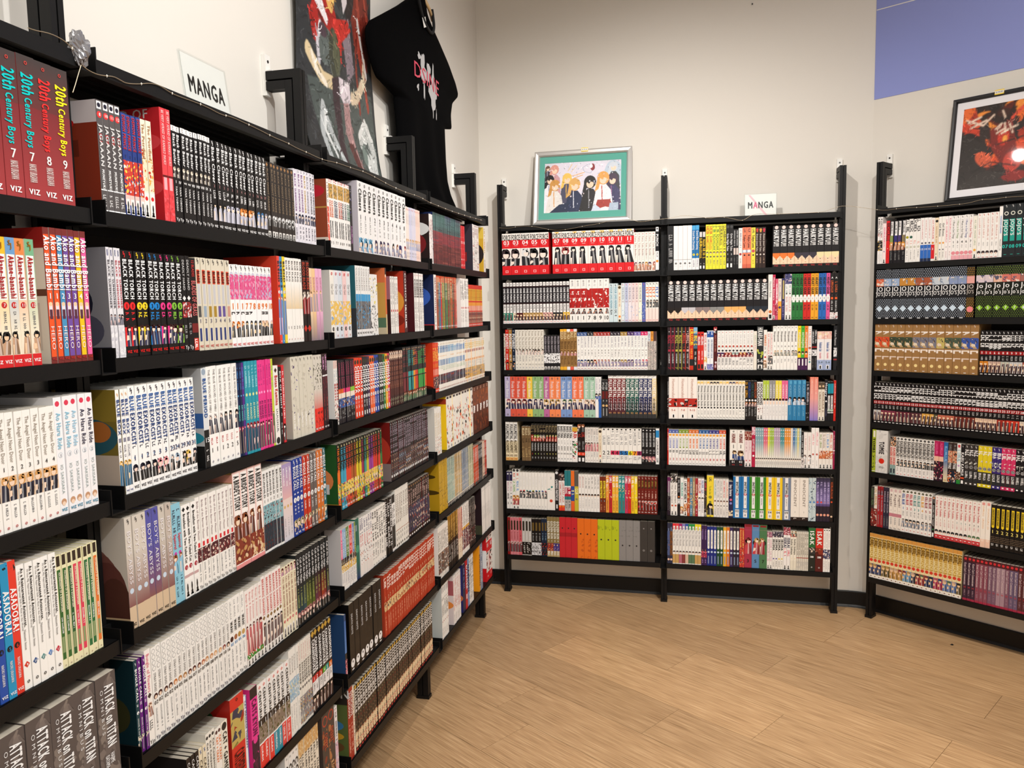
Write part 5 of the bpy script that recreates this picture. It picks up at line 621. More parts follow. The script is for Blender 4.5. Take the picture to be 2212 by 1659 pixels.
1002 8 y870|white volume, {c} block title, numeral {n}|f6f4f0;e .04 665 .35;t .09 .35 $ 2 .7 KILL BLUE;n .43 $ .7 #;x .5 .62 888 .4;f .68 .88 333 f4dcc8 9098a8;r .94 .955 c66 .3 .7|v=1,2,2,3,3,4,5,5|c=2a5ab0,c8203a,c8203a,4a9a98,4a9a98,f0b030,a01c38,a01c38
1035 1 y960|narrow black volume with pale vertical title|191516;f 0 .15 c87a4a f0d0b8 333;t .2 .72 ddd 1 .6 KILLING LINE TALENT;e .8 3a8a58 .3;r .88 .98 eee .2 .8
1582 11 y942|white volume, red handwriting, red foot|f7f2ec;n .035 e08a88 .5 oo;t .1 .48 d85a60 1 .5 Kimi ni Todoke;n .55 $ .45 #;x .6 .72 daa .35;e .82 $2 .45;e .85 f4d8c8 .25;r .9 1 d03a40;r .94 .955 fff .3 .7|v=1,1,1,1,1,2,2,2,3,3,3|c=c86,c86,c86,c86,c86,8aa,8aa,8aa,444,444,444
1700 2 y1010|plain cream volume with peach script|f9f3ea;r .02 .08 e8a098 .2 .8;x .1 .6 f0c8a0 .35;r .82 1 f4cdb8;e .85 f8e0d0 .3|v=1,2
2290 10 y1050|black volume, yellow slanted title, big numeral|131112;r .07 .5 f4d42c .2 .8;d .5 f4d42c .3;t .1 .46 222 1 .4 KINDERGARTEN WARS;n .6 f8e880 .8 #;D .7 .85 c8a888;x .87 .95 ddd .5|v=1,2,2,2,2,3,3,4,4,5
#G 6 R 1830 1120 5.183 220
1270 21 y160|gold volume, ornate lettering, red seal, portrait|f0dfae;r 0 .08 d89a48;r .09 .56 c8a24c .1 .9;x .1 .33 6a4a10 .95;x .33 .56 f4e4a0 .8;e .6 d8402a .42;r .68 .92 $;f .68 .92 $2 f2cca0 $;r .93 1 faf6f0;r .955 .975 8a6a50 .3 .7|v=1|c=3a4878,3a4878,3a4878,6a5a30,6a5a30,c8964a,c8964a,c8964a,6aa0c8,6aa0c8,2a2c48,a83a40,a83a40,2a3c68,2a3c68,b82c58,b82c58,5a78b0,5a78b0,5a78b0,6a5a38
>1285
2150 18 y415|muted {c} glossy volume with cursive title|$;r 0 .12 501c24;e .06 d8303a .35;t .15 .65 e8d0d4 1 .55 Komi Can't Communicate;n .7 c8404a .4 #;x .76 .9 a88a98 .35;r .95 1 a82c48|v=20,20,20,21,22,22,23,23,25,25,26,26,26,27|c=3a2438,3a2438,3a2438,8a4a5c,8a4a5c,8a4a5c,7a5a70,7a5a70,a88a98,a88a98,80586c,6a5a78,6a5a78,5a2c30,5a2c30

'''
# ---------------------------------------------------------------- the setting
XC = 1.9045; ANG = -0.62093                      # back wall ends at XC; the right wall turns towards the viewer
UA = np.array([math.cos(ANG), math.sin(ANG), 0]); NA = np.array([math.sin(ANG), -math.cos(ANG), 0]); CR = np.array([XC, 0, 0])
ZC = 3.45
def struct(o): o['kind'] = 'structure'; return o
struct(boxes('wall_left', [(-.1, 0, -6.2, .1, 0, ZC)], M_WALL))
struct(boxes('wall_back', [(-.1, XC+.06, 0, .1, 0, ZC)], M_WALL))
o = struct(boxes('wall_right', [(-.03, 3.6, 0, .1, 0, ZC)], M_WALL)); o.location = CR; o.rotation_euler = (0, 0, ANG)
o = struct(boxes('trim_1', [(.001, 3.5, -.0025, 0, 2.425, ZC)], M_BLUE)); o.location = CR; o.rotation_euler = (0, 0, ANG)
struct(boxes('ceiling', [(-.1, 5.4, -6.2, .1, ZC, ZC+.05)], M_CEIL))
gl = Geo(); ps = [on(a, b, NA, CR@NA+.003) for a, b in ((1894, 23), (1990, -3), (1990, -5), (1894, 21))]; gl.add(ps[::-1] if 0 else ps, [(0, 1, 2), (0, 2, 3)])
struct(link('trim_2', gl.mesh('trim_2'), M_WHITE))
def base_run(name, p, ang, L, x0=0):
    g = Geo(); prof = [(0, 0), (-.016, 0), (-.013, .006), (-.009, .012), (-.008, .076), (-.006, .08), (0, .08)]
    n = len(prof); V = [(x0, y, z) for y, z in prof]+[(L, y, z) for y, z in prof]
    F = []
    for i in range(n):
        j = (i+1) % n; F += [(i, j, n+j), (i, n+j, n+i)]
    for i in range(1, n-1): F += [(0, i+1, i), (n, n+i, n+i+1)]
    g.add(V, F); o = struct(link(name, g.mesh(name), M_BASE)); o.location = p; o.rotation_euler = (0, 0, ang); return o
base_run('baseboard_left', (0, -6, 0), math.pi/2, 6)
base_run('baseboard_back', (0, 0, 0), 0, XC-.06, .016)
base_run('baseboard_right', CR, ANG, 3.5, .06)
g = Geo(); N = 8; V = []                          # the vinyl base bends round the obtuse corner
cc = CR+np.array([-.06, 0, 0]); ce = CR+UA*.06
for i in range(N+1):
    t = i/N; q = (1-t)**2*cc+2*t*(1-t)*CR+t*t*ce; a = ANG*t; nn = np.array([math.sin(a), -math.cos(a), 0])
    for y, z in ((0.002, 0), (.016, 0), (.013, .006), (.009, .012), (.008, .076), (.006, .08), (0.002, .08)): V.append(q+nn*y+np.array([0, 0, z]))
F = []
for i in range(N):
    for k in range(6): a = i*7+k; F += [(a, a+1, a+8), (a, a+8, a+7)]
g.add(V, F); struct(link('baseboard_corner', g.mesh('baseboard_corner'), M_BASE))
# floor: planks laid on the slant
fl = struct(boxes('floor', [(-.1, 5.2, -6.2, .1, -.05, -.004)], M_SUB))
AL = math.radians(-32.5); PA = np.array([math.cos(AL), math.sin(AL)]); PE = np.array([-PA[1], PA[0]])
PWD, PLN = .232, 1.0
start = {-2: 1.02, -1: 1.52, 0: 1.815, 1: 1.305, 2: 1.60, 3: 1.34, 4: 1.65}
rnd = random.Random(4)
def clip(poly, nx, ny, k):               # keep nx*x+ny*y <= k
    out = []
    for i in range(len(poly)):
        a, b = poly[i], poly[(i+1) % len(poly)]; da, db = nx*a[0]+ny*a[1]-k, nx*b[0]+ny*b[1]-k
        if da <= 0: out.append(a)
        if da*db < 0: t = da/(da-db); out.append((a[0]+t*(b[0]-a[0]), a[1]+t*(b[1]-a[1])))
    return out
g0 = .0007; pm = {}
for row in range(-22, 14):
    e0 = -.43+row*PWD; s0 = start.get(row, rnd.random())
    for k in range(-6, 12):
        a0 = s0+k*PLN; c0 = PA*a0+PE*e0
        ctr = PA*(a0+PLN/2)+PE*(e0+PWD/2)
        if not (-.6 < ctr[0] < 5.2 and -5.6 < ctr[1] < .6): continue
        pts = [tuple(c0+PA*u+PE*v) for u, v in ((g0, g0), (PLN-g0, g0), (PLN-g0, PWD-g0), (g0, PWD-g0))]
        n0 = len(pts); area0 = 1
        q = clip(clip(clip(pts, -1, 0, 0.0), 0, 1, 0.0), -NA[0], -NA[1], -(NA[0]*XC)-.0)
        if len(q) < 3: continue
        whole = len(q) == 4 and all(abs(a[0]-b[0])+abs(a[1]-b[1]) < 1e-9 for a, b in zip(q, pts))
        if whole and 'w' in pm: me = pm['w']
        else:
            loc = [((p[0]-c0[0])*PA[0]+(p[1]-c0[1])*PA[1], (p[0]-c0[0])*PE[0]+(p[1]-c0[1])*PE[1]) for p in q]
            m_ = len(loc); gg = Geo()
            V = [(x, y, 0) for x, y in loc]+[(x, y, -.004) for x, y in loc]
            F = [(0, i, i+1) for i in range(1, m_-1)]
            for i in range(m_): j = (i+1) % m_; F += [(i, m_+i, m_+j), (i, m_+j, j)]
            gg.add(V, F); me = gg.mesh('plank')
            if whole: pm['w'] = me
        o = link('plank', me, M_PLANK, fl, (c0[0], c0[1], 0)); o.rotation_euler = (0, 0, AL)
# ---------------------------------------------------------------- shelving racks
ZS = [1.66268, 1.41839, 1.18276, .94369, .71522, .46158, .21689]; ZT = 1.905; PTOP = 2.1196
SPF = .1575                                      # spines and shelf fronts stand this far off the wall
WP = .028
def upright_geo():
    bs = []
    for x0, x1 in ((-WP/2, -.0015), (.0015, WP/2)):
        bs += [(x0, x1, -.110, -.089, 0, PTOP), (x0, x1, -.086, -.066, 0, PTOP-.026)]
    bs += [(-.002, .002, -.105, -.068, .002, PTOP-.03)]
    for x0, x1 in ((-WP/2, -.0015), (.0015, WP/2)):
        bs += [(x0, x1, -.089, -.012, PTOP-.022, PTOP), (x0, x1, -.067, -.012, PTOP-.048, PTOP-.026)]
    bs += [(-.002, .002, -.1, -.014, PTOP-.045, PTOP-.004)]
    return bs
def rack(name, label, loc, rz, ups, outer=False):
    r = empty(name, loc, rz); tag(r, label, 'shelving')
    um = None
    for u in ups:
        if um is None:
            g = Geo()
            for b in upright_geo(): g.box(*b)
            um = g.mesh('upright')
            g = Geo(); g.box(-WP/2-.002, WP/2+.002, -.113, -.063, 0, .012); fm = g.mesh('foot')
            g = Geo(); g.box(-.012, .012, -.012, -.0005, PTOP-.06, PTOP+.045); g.box(-.012, .012, -.03, -.0005, PTOP+.001, PTOP+.004); wm = g.mesh('wall_bracket')
            g = Geo(); a = [(math.cos(k*math.pi/4)*.004, -.0135, math.sin(k*math.pi/4)*.004+PTOP+.028) for k in range(8)]; g.add(a+[(x, -.012, z) for x, y, z in a], [(0, i, i+1) for i in range(1, 7)]+[(i, (i+1) % 8, 8+(i+1) % 8) for i in range(8)]+[(i, 8+(i+1) % 8, 8+i) for i in range(8)]); sm = g.mesh('screw')
        o = link('upright', um, M_BLACK, r, (u, 0, 0)); link('foot', fm, M_BASE, o)
        q = link('wall_bracket', wm, M_WHITE, r, (u, 0, 0)); q['label'] = 'white plastic wall bracket'; link('screw', sm, M_SCREW, q)
    bm = None; em = [None, None]
    for i in range(len(ups)-1): boxes('back_panel', [(ups[i]+.03, ups[i+1]-.022, -.0118, -.0098, ZS[-1]-.02, ZT-.03)], M_PANEL, r)
    for z in [ZT]+ZS:
        for i in range(len(ups)-1):
            L = ups[i+1]-ups[i]-2*.0175
            g = Geo()
            g.box(0, L, -SPF-.003, -.012, -.004, 0)          # tray
            g.box(0, L, -SPF-.004, -SPF-.001, -.024, 0)      # front lip
            g.box(0, L, -.015, -.012, -.022, -.004)
            for k in range(1, 5): g.box(.0, L, -SPF+.028*k, -SPF+.028*k+.002, -.008, -.004)
            g.box(0, L, -SPF-.001, -SPF+.012, -.024, -.022)
            link('shelf', g.mesh('shelf'), M_BLACK, r, (ups[i]+.0175, 0, z))
        for i, u in enumerate(ups):
            if not outer and i in (0, len(ups)-1):     # an end post carries one plate, on its inner side
                k = 0 if i == 0 else 1
                if em[k] is None:
                    g = Geo(); a = (.0145, .017) if i == 0 else (-.017, -.0145); g.box(*a, -SPF-.004, -.058, -.026, .018); g.box(min(a[0], 0), max(a[1], 0), -.115, -.1125, -.026, .012); em[k] = g.mesh('bracket')
                link('bracket', em[k], M_BLACK, r, (u, 0, z)); continue
            if bm is None:
                g = Geo()
                for x0, x1 in ((-.017, -.0145), (.0145, .017)): g.box(x0, x1, -SPF-.006, -.058, -.026, .018)
                g.box(-.0145, .0145, -SPF-.006, -.115, -.026, -.023); g.box(-.0145, .0145, -.119, -.1135, -.023, .012)
                bm = g.mesh('bracket')
            link('bracket', bm, M_BLACK, r, (u, 0, z))
    return r
YU = [-3.722, -2.90722, -2.0943, -1.27858, -.46866]
# along-wall coordinate s of each wall: left s = y, back s = x, right s = distance from the corner
WALLS = {'L': (np.array([0, 0, 0]), math.pi/2), 'B': (np.array([0, 0, 0]), 0.0), 'R': (CR, ANG)}
rack('shelving_rack', 'black steel wall shelving with four bays running along the left wall', (0, 0, 0), math.pi/2, YU, True)
rack('shelving_rack', 'black steel wall shelving with two bays on the back wall under teal picture', (0, 0, 0), 0, [.13496, .95246, 1.75889])
rack('shelving_rack', 'black steel wall shelving on the right wall under black framed picture', tuple(CR), ANG, [.08262, .8976])
# ---------------------------------------------------------------- books
def wall_ray(wl, px, py, off=SPF):        # pixel -> (s, z) on the spine plane of a wall
    O, a = WALLS[wl]; n = np.array([math.sin(a), -math.cos(a), 0]); p = on(px, py, n, O@n+off)
    return float((p-O)@np.array([math.cos(a), math.sin(a), 0])), float(p[2])
def wall_pt(wl, s, z, off=SPF):
    O, a = WALLS[wl]; return O+np.array([math.cos(a), math.sin(a), 0])*s+np.array([math.sin(a), -math.cos(a), 0])*off+np.array([0, 0, z])
def s_at(wl, px, z):                       # where the shelf line at height z crosses pixel column px
    s = wall_ray(wl, px, proj(wall_pt(wl, {'L': -1.8, 'B': .9, 'R': .4}[wl], z))[1])[0]
    for _ in range(12):
        y = proj(wall_pt(wl, s, z))[1]; s = wall_ray(wl, px, y)[0]
    return s
LAY = 3.5e-5; TK = 30
def H(c, col, col2, rs):
    if c == '$': return lin(col)
    if c == '$2': return lin(col2)
    return lin(c)
class Face:                                 # flat print on the spine: u in 0..w, v from the top 0..1
    def __init__(s, g, w, h): s.g, s.w, s.h, s.k = g, w, h, 0
    def quad(s, pts, c):
        s.g.add([(x*s.w, -s.k*LAY, (1-v)*s.h) for x, v in pts], [(0, 1, 2), (0, 2, 3)], c)
    def rect(s, u0, v0, u1, v1, c): s.quad([(u0, v1), (u1, v1), (u1, v0), (u0, v0)], c)
    def ell(s, u, v, ru, rv, c, n=12):
        P = [(u+ru*math.cos(2*math.pi*i/n), v-rv*math.sin(2*math.pi*i/n)) for i in range(n)]
        if s.clipu: P = [(min(1, max(0, a)), b) for a, b in P]
        s.g.add([(x*s.w, -s.k*LAY, (1-y)*s.h) for x, y in P], [(0, i, i+1) for i in range(1, n-1)], c)
    clipu = True
    def poly(s, P, c):
        s.g.add([(x*s.w, -s.k*LAY, (1-y)*s.h) for x, y in P], [(0, i, i+1) for i in range(1, len(P)-1)], c)
class Side(Face):                           # print on the cover: u = distance from the spine 0..1 of the depth
    def __init__(s, g, w, h): s.g, s.w, s.h, s.k = g, w, h, 0
    def quad(s, pts, c): s.g.add([(-s.k*LAY, x*s.w, (1-v)*s.h) for x, v in pts][::-1], [(0, 1, 2), (0, 2, 3)], c)
    def poly(s, P, c): s.g.add([(-s.k*LAY, x*s.w, (1-y)*s.h) for x, y in P], [(0, i, i+1) for i in range(1, len(P)-1)], c)
    def ell(s, u, v, ru, rv, c, n=16):
        P = [(min(1, max(0, u+ru*math.cos(2*math.pi*i/n))), min(1, max(0, v+rv*math.sin(2*math.pi*i/n)))) for i in range(n)]
        s.g.add([(-s.k*LAY, x*s.w, (1-y)*s.h) for x, y in P], [(0, i, i+1) for i in range(1, n-1)], c)
def mosaic(F, u0, v0, u1, v1, cs, rs, cell):   # loose painted patches filling a band of the spine
    W, Hh = (u1-u0)*F.w, (v1-v0)*F.h; k = F.k; n = int(min(34, max(6, W*Hh/(cell*cell)*.9)))
    F.rect(u0, v0, u1, v1, cs[0])
    for i in range(n):
        F.k = k+.06+.9*i/n; c = cs[int(rs.random()**.8*len(cs))]; cx, cy = rs.uniform(0, W), (i+rs.random())/n*Hh if rs.random() < .6 else rs.uniform(0, Hh)
        ra = rs.uniform(.35, 1.1)*cell; rb = ra*rs.uniform(.25, .8); an = rs.uniform(-1.3, 1.3)+1.57; N = rs.choice((3, 5, 7, 8)); P = []
        for j in range(N):
            t = 2*math.pi*j/N; x = cx+ra*math.cos(t)*math.cos(an)-rb*math.sin(t)*math.sin(an); y = cy+ra*math.cos(t)*math.sin(an)+rb*math.sin(t)*math.cos(an)
            P.append((u0+min(W, max(0, x))/F.w, v0+min(Hh, max(0, y))/F.h))
        F.poly(P, c)
    F.k = k+1
def figure(F, v0, v1, hair, skin, cloth, rs):   # an invented little figure: hair, blank face, clothes, in one of several poses
    w, h = F.w, F.h; a = w/h; pose = rs.randrange(4); big = (1.0, .82, 1.25, .68)[pose]
    cx = .5+(rs.uniform(-.05, .05), .16, -.1, rs.uniform(-.16, .16))[pose]; r = min(.40, (v1-v0)*h/w*.27)*big; lean = rs.uniform(-.2, .2)
    hv = v0+r*1.2*a; k = F.k; sh = min(v1-.01, hv+r*.95*a); cl = lambda x: min(1, max(0, x)); dk = tuple(.45*x for x in cloth); lt = tuple(.55*x+.3 for x in cloth)
    F.quad([(cl(cx-.5+lean), v1), (cl(cx+.5+lean), v1), (cl(cx+r*1.05), sh), (cl(cx-r*1.05), sh)], cloth)
    if v1-v0 > 2.3*r*a:
        m = sh+(v1-sh)*rs.uniform(.3, .55); F.k = k+1
        F.quad([(cl(cx+lean-.1), v1), (cl(cx+lean+.14), v1), (cl(cx+.1), sh), (cl(cx-.06), sh)], lt)
        F.quad([(cl(cx+.15+lean), v1), (cl(cx+.5+lean), v1), (cl(cx+r), m), (cl(cx+r*.4), sh)], dk)
        if pose in (1, 2): F.quad([(cl(cx-.5), m+.05*(v1-v0)/.25), (cl(cx-.05), m+.03), (cl(cx-.1), m-.01), (cl(cx-.42), m-.012)], skin)
        if pose == 3: F.quad([(cl(cx-.28), v1), (cl(cx-.14), v1), (cl(cx-.08), m), (cl(cx-.3), m)], skin)
    F.k = k+2; F.ell(cx, hv, min(r*1.1, .5), r*1.12*a, hair, 10)
    q = rs.random()
    if q < .6:
        s_ = 1 if q < .3 else -1; F.quad([(cl(cx+s_*r*1.3), hv+r*rs.uniform(1.4, 2.6)*a), (cl(cx+s_*r*.5), hv+r*1.3*a), (cl(cx+s_*r*.5), hv-r*.4*a), (cl(cx+s_*r*1.1), hv-.1*r*a)], hair)
    for i in range(3): x = cx+r*rs.uniform(-.9, .9); F.poly([(cl(x-r*.25), hv-r*.7*a), (cl(x+r*.25), hv-r*.7*a), (cl(x+r*rs.uniform(-.5, .5)), max(v0, hv-r*1.45*a))], hair)
    fx = cx+r*rs.uniform(-.15, .2); F.k = k+3; F.ell(fx, hv+r*.25*a, r*.64, r*.74*a, skin, 10)
    F.k = k+4; t = rs.uniform(-.3, .3)
    F.quad([(cl(fx-r*.8), hv+r*(-.05+t*.4)*a), (cl(fx+r*t), hv-r*.05*a), (cl(fx+r*.8), hv-r*.25*a), (cl(fx-r*.2), hv-r*.85*a)], hair)
    F.quad([(cl(fx+r*t), hv-r*.06*a), (cl(fx+r*.85), hv+r*.0*a), (cl(fx+r*.7), hv-r*.7*a), (cl(fx-r*.1), hv-r*.8*a)], hair)
    F.k = k+5
def scribble(F, v0, v1, c, S, rs, u=.5):         # lettering too small to read: a run of letter-like strokes
    w, h = F.w, F.h; u0, u1 = u-S/2, u+S/2; l = max(S*w*.62, .0016)/h; v = v0
    n = int((v1-v0)/l)
    if n > 22: l = (v1-v0)/22; n = 22
    for i in range(n):
        if rs.random() < .12: v += l; continue
        t = .26*l; e = v+l*.8; k = rs.randrange(4)
        F.rect(u0, v, u1, v+t, c)
        if k == 0: F.rect(u0, e-t, u1, e, c)
        if k in (0, 1): F.rect(u1-S*.24, v+t, u1, e-t, c)
        if k in (1, 2): F.rect(u0, v+t, u0+S*.24, e, c)
        if k == 3: F.quad([(u0, e), (u0+S*.3, e), (u1, v+t), (u1-S*.3, v+t)], c)
        if k in (0, 3): F.rect(u-S*.12, v+t, u+S*.12, e-t, c)
        v += l
def put_text(g, F, s, v0, v1, c, wt, S, uc=.5, horiz=False):
    if not s: return
    if s == 'oo': s = 'o'
    V, T, L = text2d(s, wt)
    if not len(V): return
    w, h = F.w, F.h
    if horiz and s == 'SJ':
        for ch, du, dv in (('S', -.13, -.13), ('J', .13, .13)):
            V, T, L = text2d(ch, 2); cap = S*w*.58
            g.add(np.stack([uc*w+du*S*w+(V[:, 0]-L/2)*cap, -(TK+V[:, 2])*LAY, (1-v0)*h-dv*S*w*1.3+(V[:, 1]-.5)*cap], 1), T, c)
        return
    if horiz and s in ('V', 'VIZ', 'VI'): V, T, L = text2d('VIZ', 2); S = min(S*.62, .3); s = 'VIZ'
    if horiz:
        cap = min(S*w, 1.25*S*w); sx = min(cap, .92*w/L) if len(s) > 1 else cap*.95
        X = uc*w+(V[:, 0]-L/2)*sx; Z = (1-v0)*h+(V[:, 1]-.5)*cap
    else:
        cap = S*w; sx = (v1-v0)*h/L; sx = min(sx, cap*1.5); slack = (v1-v0)*h-sx*L
        X = uc*w+(V[:, 1]-.5)*cap; Z = (1-v0)*h-slack*.3-V[:, 0]*sx
    g.add(np.stack([X, -(TK+V[:, 2])*LAY, Z], 1), T, c)
def build_book(spec, side, w, h, d, num, col, col2, rs):
    """-> cover geometry (boards, spine and flat print), page block, lettering"""
    G, P, T = Geo(), Geo(), Geo()
    el = [e.strip() for e in spec.split(';') if e.strip()]
    base = H(el[0], col, col2, rs); sb = H(side.split(';')[0], col, col2, rs) if side else base
    G.box(0, w, 0, .0006, 0, h, base); G.box(0, .0005, .0006, d, 0, h, sb); G.box(w-.0005, w, .0006, d, 0, h, base)
    P.box(.0005, w-.0005, .0006, d-.001, .0008, h-.0008)
    F = Face(G, w, h); F.k = 1; dot = .0016
    for e in el[1:]:
        t = e.split(' '); o = t[0]; F.k += 1
        if o == 'r':
            u = (float(t[4]), float(t[5])) if len(t) > 5 else (0, 1); F.rect(u[0], float(t[1]), u[1], float(t[2]), H(t[3], col, col2, rs))
        elif o == 't':
            put_text(T, F, ' '.join(t[6:] if t[5].replace('.', '').isdigit() else t[5:]), float(t[1]), float(t[2]), H(t[3], col, col2, rs), int(t[4]), float(t[5]))
        elif o[:2] == 't@': put_text(T, F, ' '.join(t[6:]), float(t[1]), float(t[2]), H(t[3], col, col2, rs), int(t[4]), float(t[5]), uc=float(o[2:]))
        elif o == 't.h': put_text(T, F, ' '.join(t[4:]), float(t[1]), 0, H(t[2], col, col2, rs), 2, float(t[3])*.62, horiz=True)
        elif o == 'n': put_text(T, F, ' '.join(t[4:]).replace('#', num), float(t[1]), 0, H(t[2], col, col2, rs), 1, float(t[3]), horiz=True)
        elif o == 'x': scribble(F, float(t[1]), float(t[2]), H(t[3], col, col2, rs), float(t[4]), rs)
        elif o == 'e': F.ell(.5, float(t[1]), float(t[3]), float(t[3])*w/h, H(t[2], col, col2, rs))
        elif o == 'd':
            v, r = float(t[1]), float(t[3]); F.quad([(.5, v+r*w/h), (.5+r, v), (.5, v-r*w/h), (.5-r, v)], H(t[2], col, col2, rs))
        elif o == 'f': figure(F, float(t[1]), float(t[2]), H(t[3], col, col2, rs), H(t[4], col, col2, rs), H(t[5], col, col2, rs), rs)
        elif o == 'p':
            a, b = float(t[1]), float(t[2]); F.rect(.14, a, .86, b, lin('f4f2ee')); F.k += 1
            F.rect(.3, a+(b-a)*.66, .7, b-(b-a)*.05, lin('1a1a1a')); F.rect(.2, a+(b-a)*.85, .8, b-(b-a)*.05, lin('1a1a1a')); F.ell(.5, a+(b-a)*.42, .16, (b-a)*.3, lin('1a1a1a'), 8)
        elif o == 'm': mosaic(F, 0, float(t[1]), 1, float(t[2]), [H(c, col, col2, rs) for c in t[3:]], rs, max(w*.3, .004))
        elif o == 'g':
            a, b = float(t[1]), float(t[2]); c0, c1 = H(t[3], col, col2, rs), H(t[4], col, col2, rs)
            G.add([(0, -F.k*LAY, (1-b)*h), (w, -F.k*LAY, (1-b)*h), (w, -F.k*LAY, (1-a)*h), (0, -F.k*LAY, (1-a)*h)], [(0, 1, 2), (0, 2, 3)], [c1, c1, c0, c0])
        elif o == 'D':
            a, b = float(t[1]), float(t[2]); nv = max(3, int((b-a)*h/.0062)); c = H(t[3], col, col2, rs)
            for j in range(nv):
                for i in range(5 if j % 2 else 4):
                    F.ell((i+(.5 if j % 2 == 0 else 0)+.05)/4.1, a+(b-a)*(j+.5)/nv, .06, .06*w/h, c, 6)
    if side and ';' in side:
        S = Side(G, d, h); S.k = 1
        for e in side.split(';')[1:]:
            t = e.split(' '); S.k += 1
            if t[0] == 'R': a0, v0, a1, v1 = map(float, t[1:5]); S.rect(a0, v0, a1, v1, lin(t[5]))
            elif t[0] == 'E': a, v, ra, rv = map(float, t[1:5]); S.ell(a, v, ra, rv, lin(t[5]), 22)
            elif t[0] == 'm': mosaic(S, 0, float(t[1]), 1, float(t[2]), [lin(c) for c in t[3:]], rs, .012)
            elif t[0] == 'T':
                V, TT, L = text2d(' '.join(t[4:]), 1); cap = float(t[2])*h
                T.add(np.stack([-(S.k+V[:, 2])*LAY, d*.75-V[:, 0]*cap, (1-float(t[1]))*h+(V[:, 1]-.5)*cap], 1), TT, lin(t[3]))
    return G, P, T
NAMED = [('black', '1a1a1a'), ('white', 'f4f4f4'), ('grey', '8a8a8a'), ('red', 'd02828'), ('dark red', '701c20'), ('orange', 'e87a2a'), ('yellow', 'f2d82a'), ('gold', 'c8a048'), ('green', '3a8a3a'), ('lime', '9ac83a'),
         ('teal', '2a8a8a'), ('blue', '2a60b0'), ('light blue', '8ac0e0'), ('navy', '1c2a58'), ('purple', '6a40a0'), ('pink', 'f06a9a'), ('pale pink', 'f2c8d0'), ('brown', '6a4028'), ('tan', 'c8a080'), ('cream', 'f0e4c8'), ('lilac', 'c0a8d8'), ('maroon', '7a2a44'), ('olive', '6a7020'), ('magenta', 'c82a80'), ('sage', 'a4c8b0'), ('dark green', '1c4a30'), ('mauve', 'a07890')]
def cname(h):
    a = np.sqrt(np.array(lin(h))); return min(NAMED, key=lambda n: float(((np.sqrt(np.array(lin(n[1])))-a)**2).sum()))[0]
ORD = 'first second third fourth fifth sixth seventh eighth ninth tenth eleventh twelfth thirteenth fourteenth fifteenth sixteenth seventeenth eighteenth nineteenth twentieth'.split()
CAR = 'one two three four five six seven eight nine ten eleven twelve thirteen fourteen fifteen sixteen seventeen eighteen nineteen twenty'.split()
def ordn(i): return ORD[i] if i < 20 else ('twenty-'+ORD[i-20] if i < 29 else 'thirtieth' if i == 29 else 'thirty-'+ORD[i-30] if i < 39 else 'fortieth' if i == 39 else 'forty-first')
def card(n): return CAR[n-1] if n <= 20 else ('twenty-'+CAR[n-21] if n < 30 else 'thirty' if n == 30 else 'thirty-'+CAR[n-31] if n < 40 else 'forty' if n == 40 else 'forty-one')
ROWN = ['top shelf', 'second shelf', 'third shelf', 'fourth shelf', 'fifth shelf', 'sixth shelf', 'bottom shelf']
BAYN = {'A': 'nearest left bay', 'B': 'second left bay', 'C': 'third left bay', 'D': 'far left bay', 'E': 'left back bay', 'F': 'right back bay', 'G': 'right wall bay'}
BEND = {'A': -2.9247, 'B': -2.1118, 'C': -1.296, 'D': -.4862, 'E': .935, 'F': 1.7414, 'G': .880}
BSTART = {'A': -3.70, 'B': -2.8897, 'C': -2.0768, 'D': -1.261, 'E': .1525, 'F': .970, 'G': .1001}
books = []
bay = row = wl = None
for line in DATA.strip().split('\n'):
    line = line.strip()
    if not line: continue
    if line[0] == '#':
        t = line[1:].split(); bay, row, wl = t[0], int(t[1]), t[2]; wx, wy, ws = map(float, t[3:6]); z = ZS[row]
        def pos(tok):
            if tok[0] == '^':
                a, b = map(float, tok[1:].split(',')); return wall_ray(wl, wx+a/ws, wy+b/ws)[0]
            return s_at(wl, wx+float(tok)/ws, z)
        cur = pos(t[6]); continue
    if line[0] == '>': cur = pos(line[1:]); continue
    f = line.split('|'); a = f[0].split(); n = int(a[1]); end = pos(a[0]); opt = dict(x.split('=', 1) for x in f[3:])
    start_ = cur
    end = min(end, BEND[bay]-.0006)
    cur = max(start_, BSTART[bay]+.0006)
    yt = float(a[2].lstrip('yY')); py = wy+yt/ws; sy = end if a[2][0] == 'Y' else cur
    lo, hi = .1, .24
    for _ in range(30):
        m_ = (lo+hi)/2
        if proj(wall_pt(wl, sy, z+m_))[1] > py: lo = m_
        else: hi = m_
    h = lo; vols = opt.get('v', '1').split(','); cols = opt.get('c', '888').split(',')
    hraw = h; h = min(max(h, .172), .2165, (ZS[row-1] if row else ZT)-z-.0255)
    W1 = (end-cur)/n
    if W1 < .006: end = cur+.012*n; W1 = .012
    if bay in 'CD' and W1 > .0205 and 'thick' not in f[1] and n > 1:
        n2 = max(n, round((end-cur)/.0162)); cols = [cols[int(k*len(cols)/n2)] for k in range(n2)]; vols = [vols[int(k*len(vols)/n2)] for k in range(n2)] if len(vols) > 1 else vols
        n = n2; W1 = (end-cur)/n
    books.append(dict(bay=bay, row=row, wl=wl, s0=cur, w=W1, n=n, h=h, hraw=hraw, desc=f[1], spec=f[2], vols=vols, cols=cols, side=opt.get('s'), z=z))
    cur = end
DEBUG = [(b['bay'], b['row'], b['desc'], round(b['hraw'], 3), round(b['w'], 4), round(b['s0'], 3)) for b in books]
cand = []
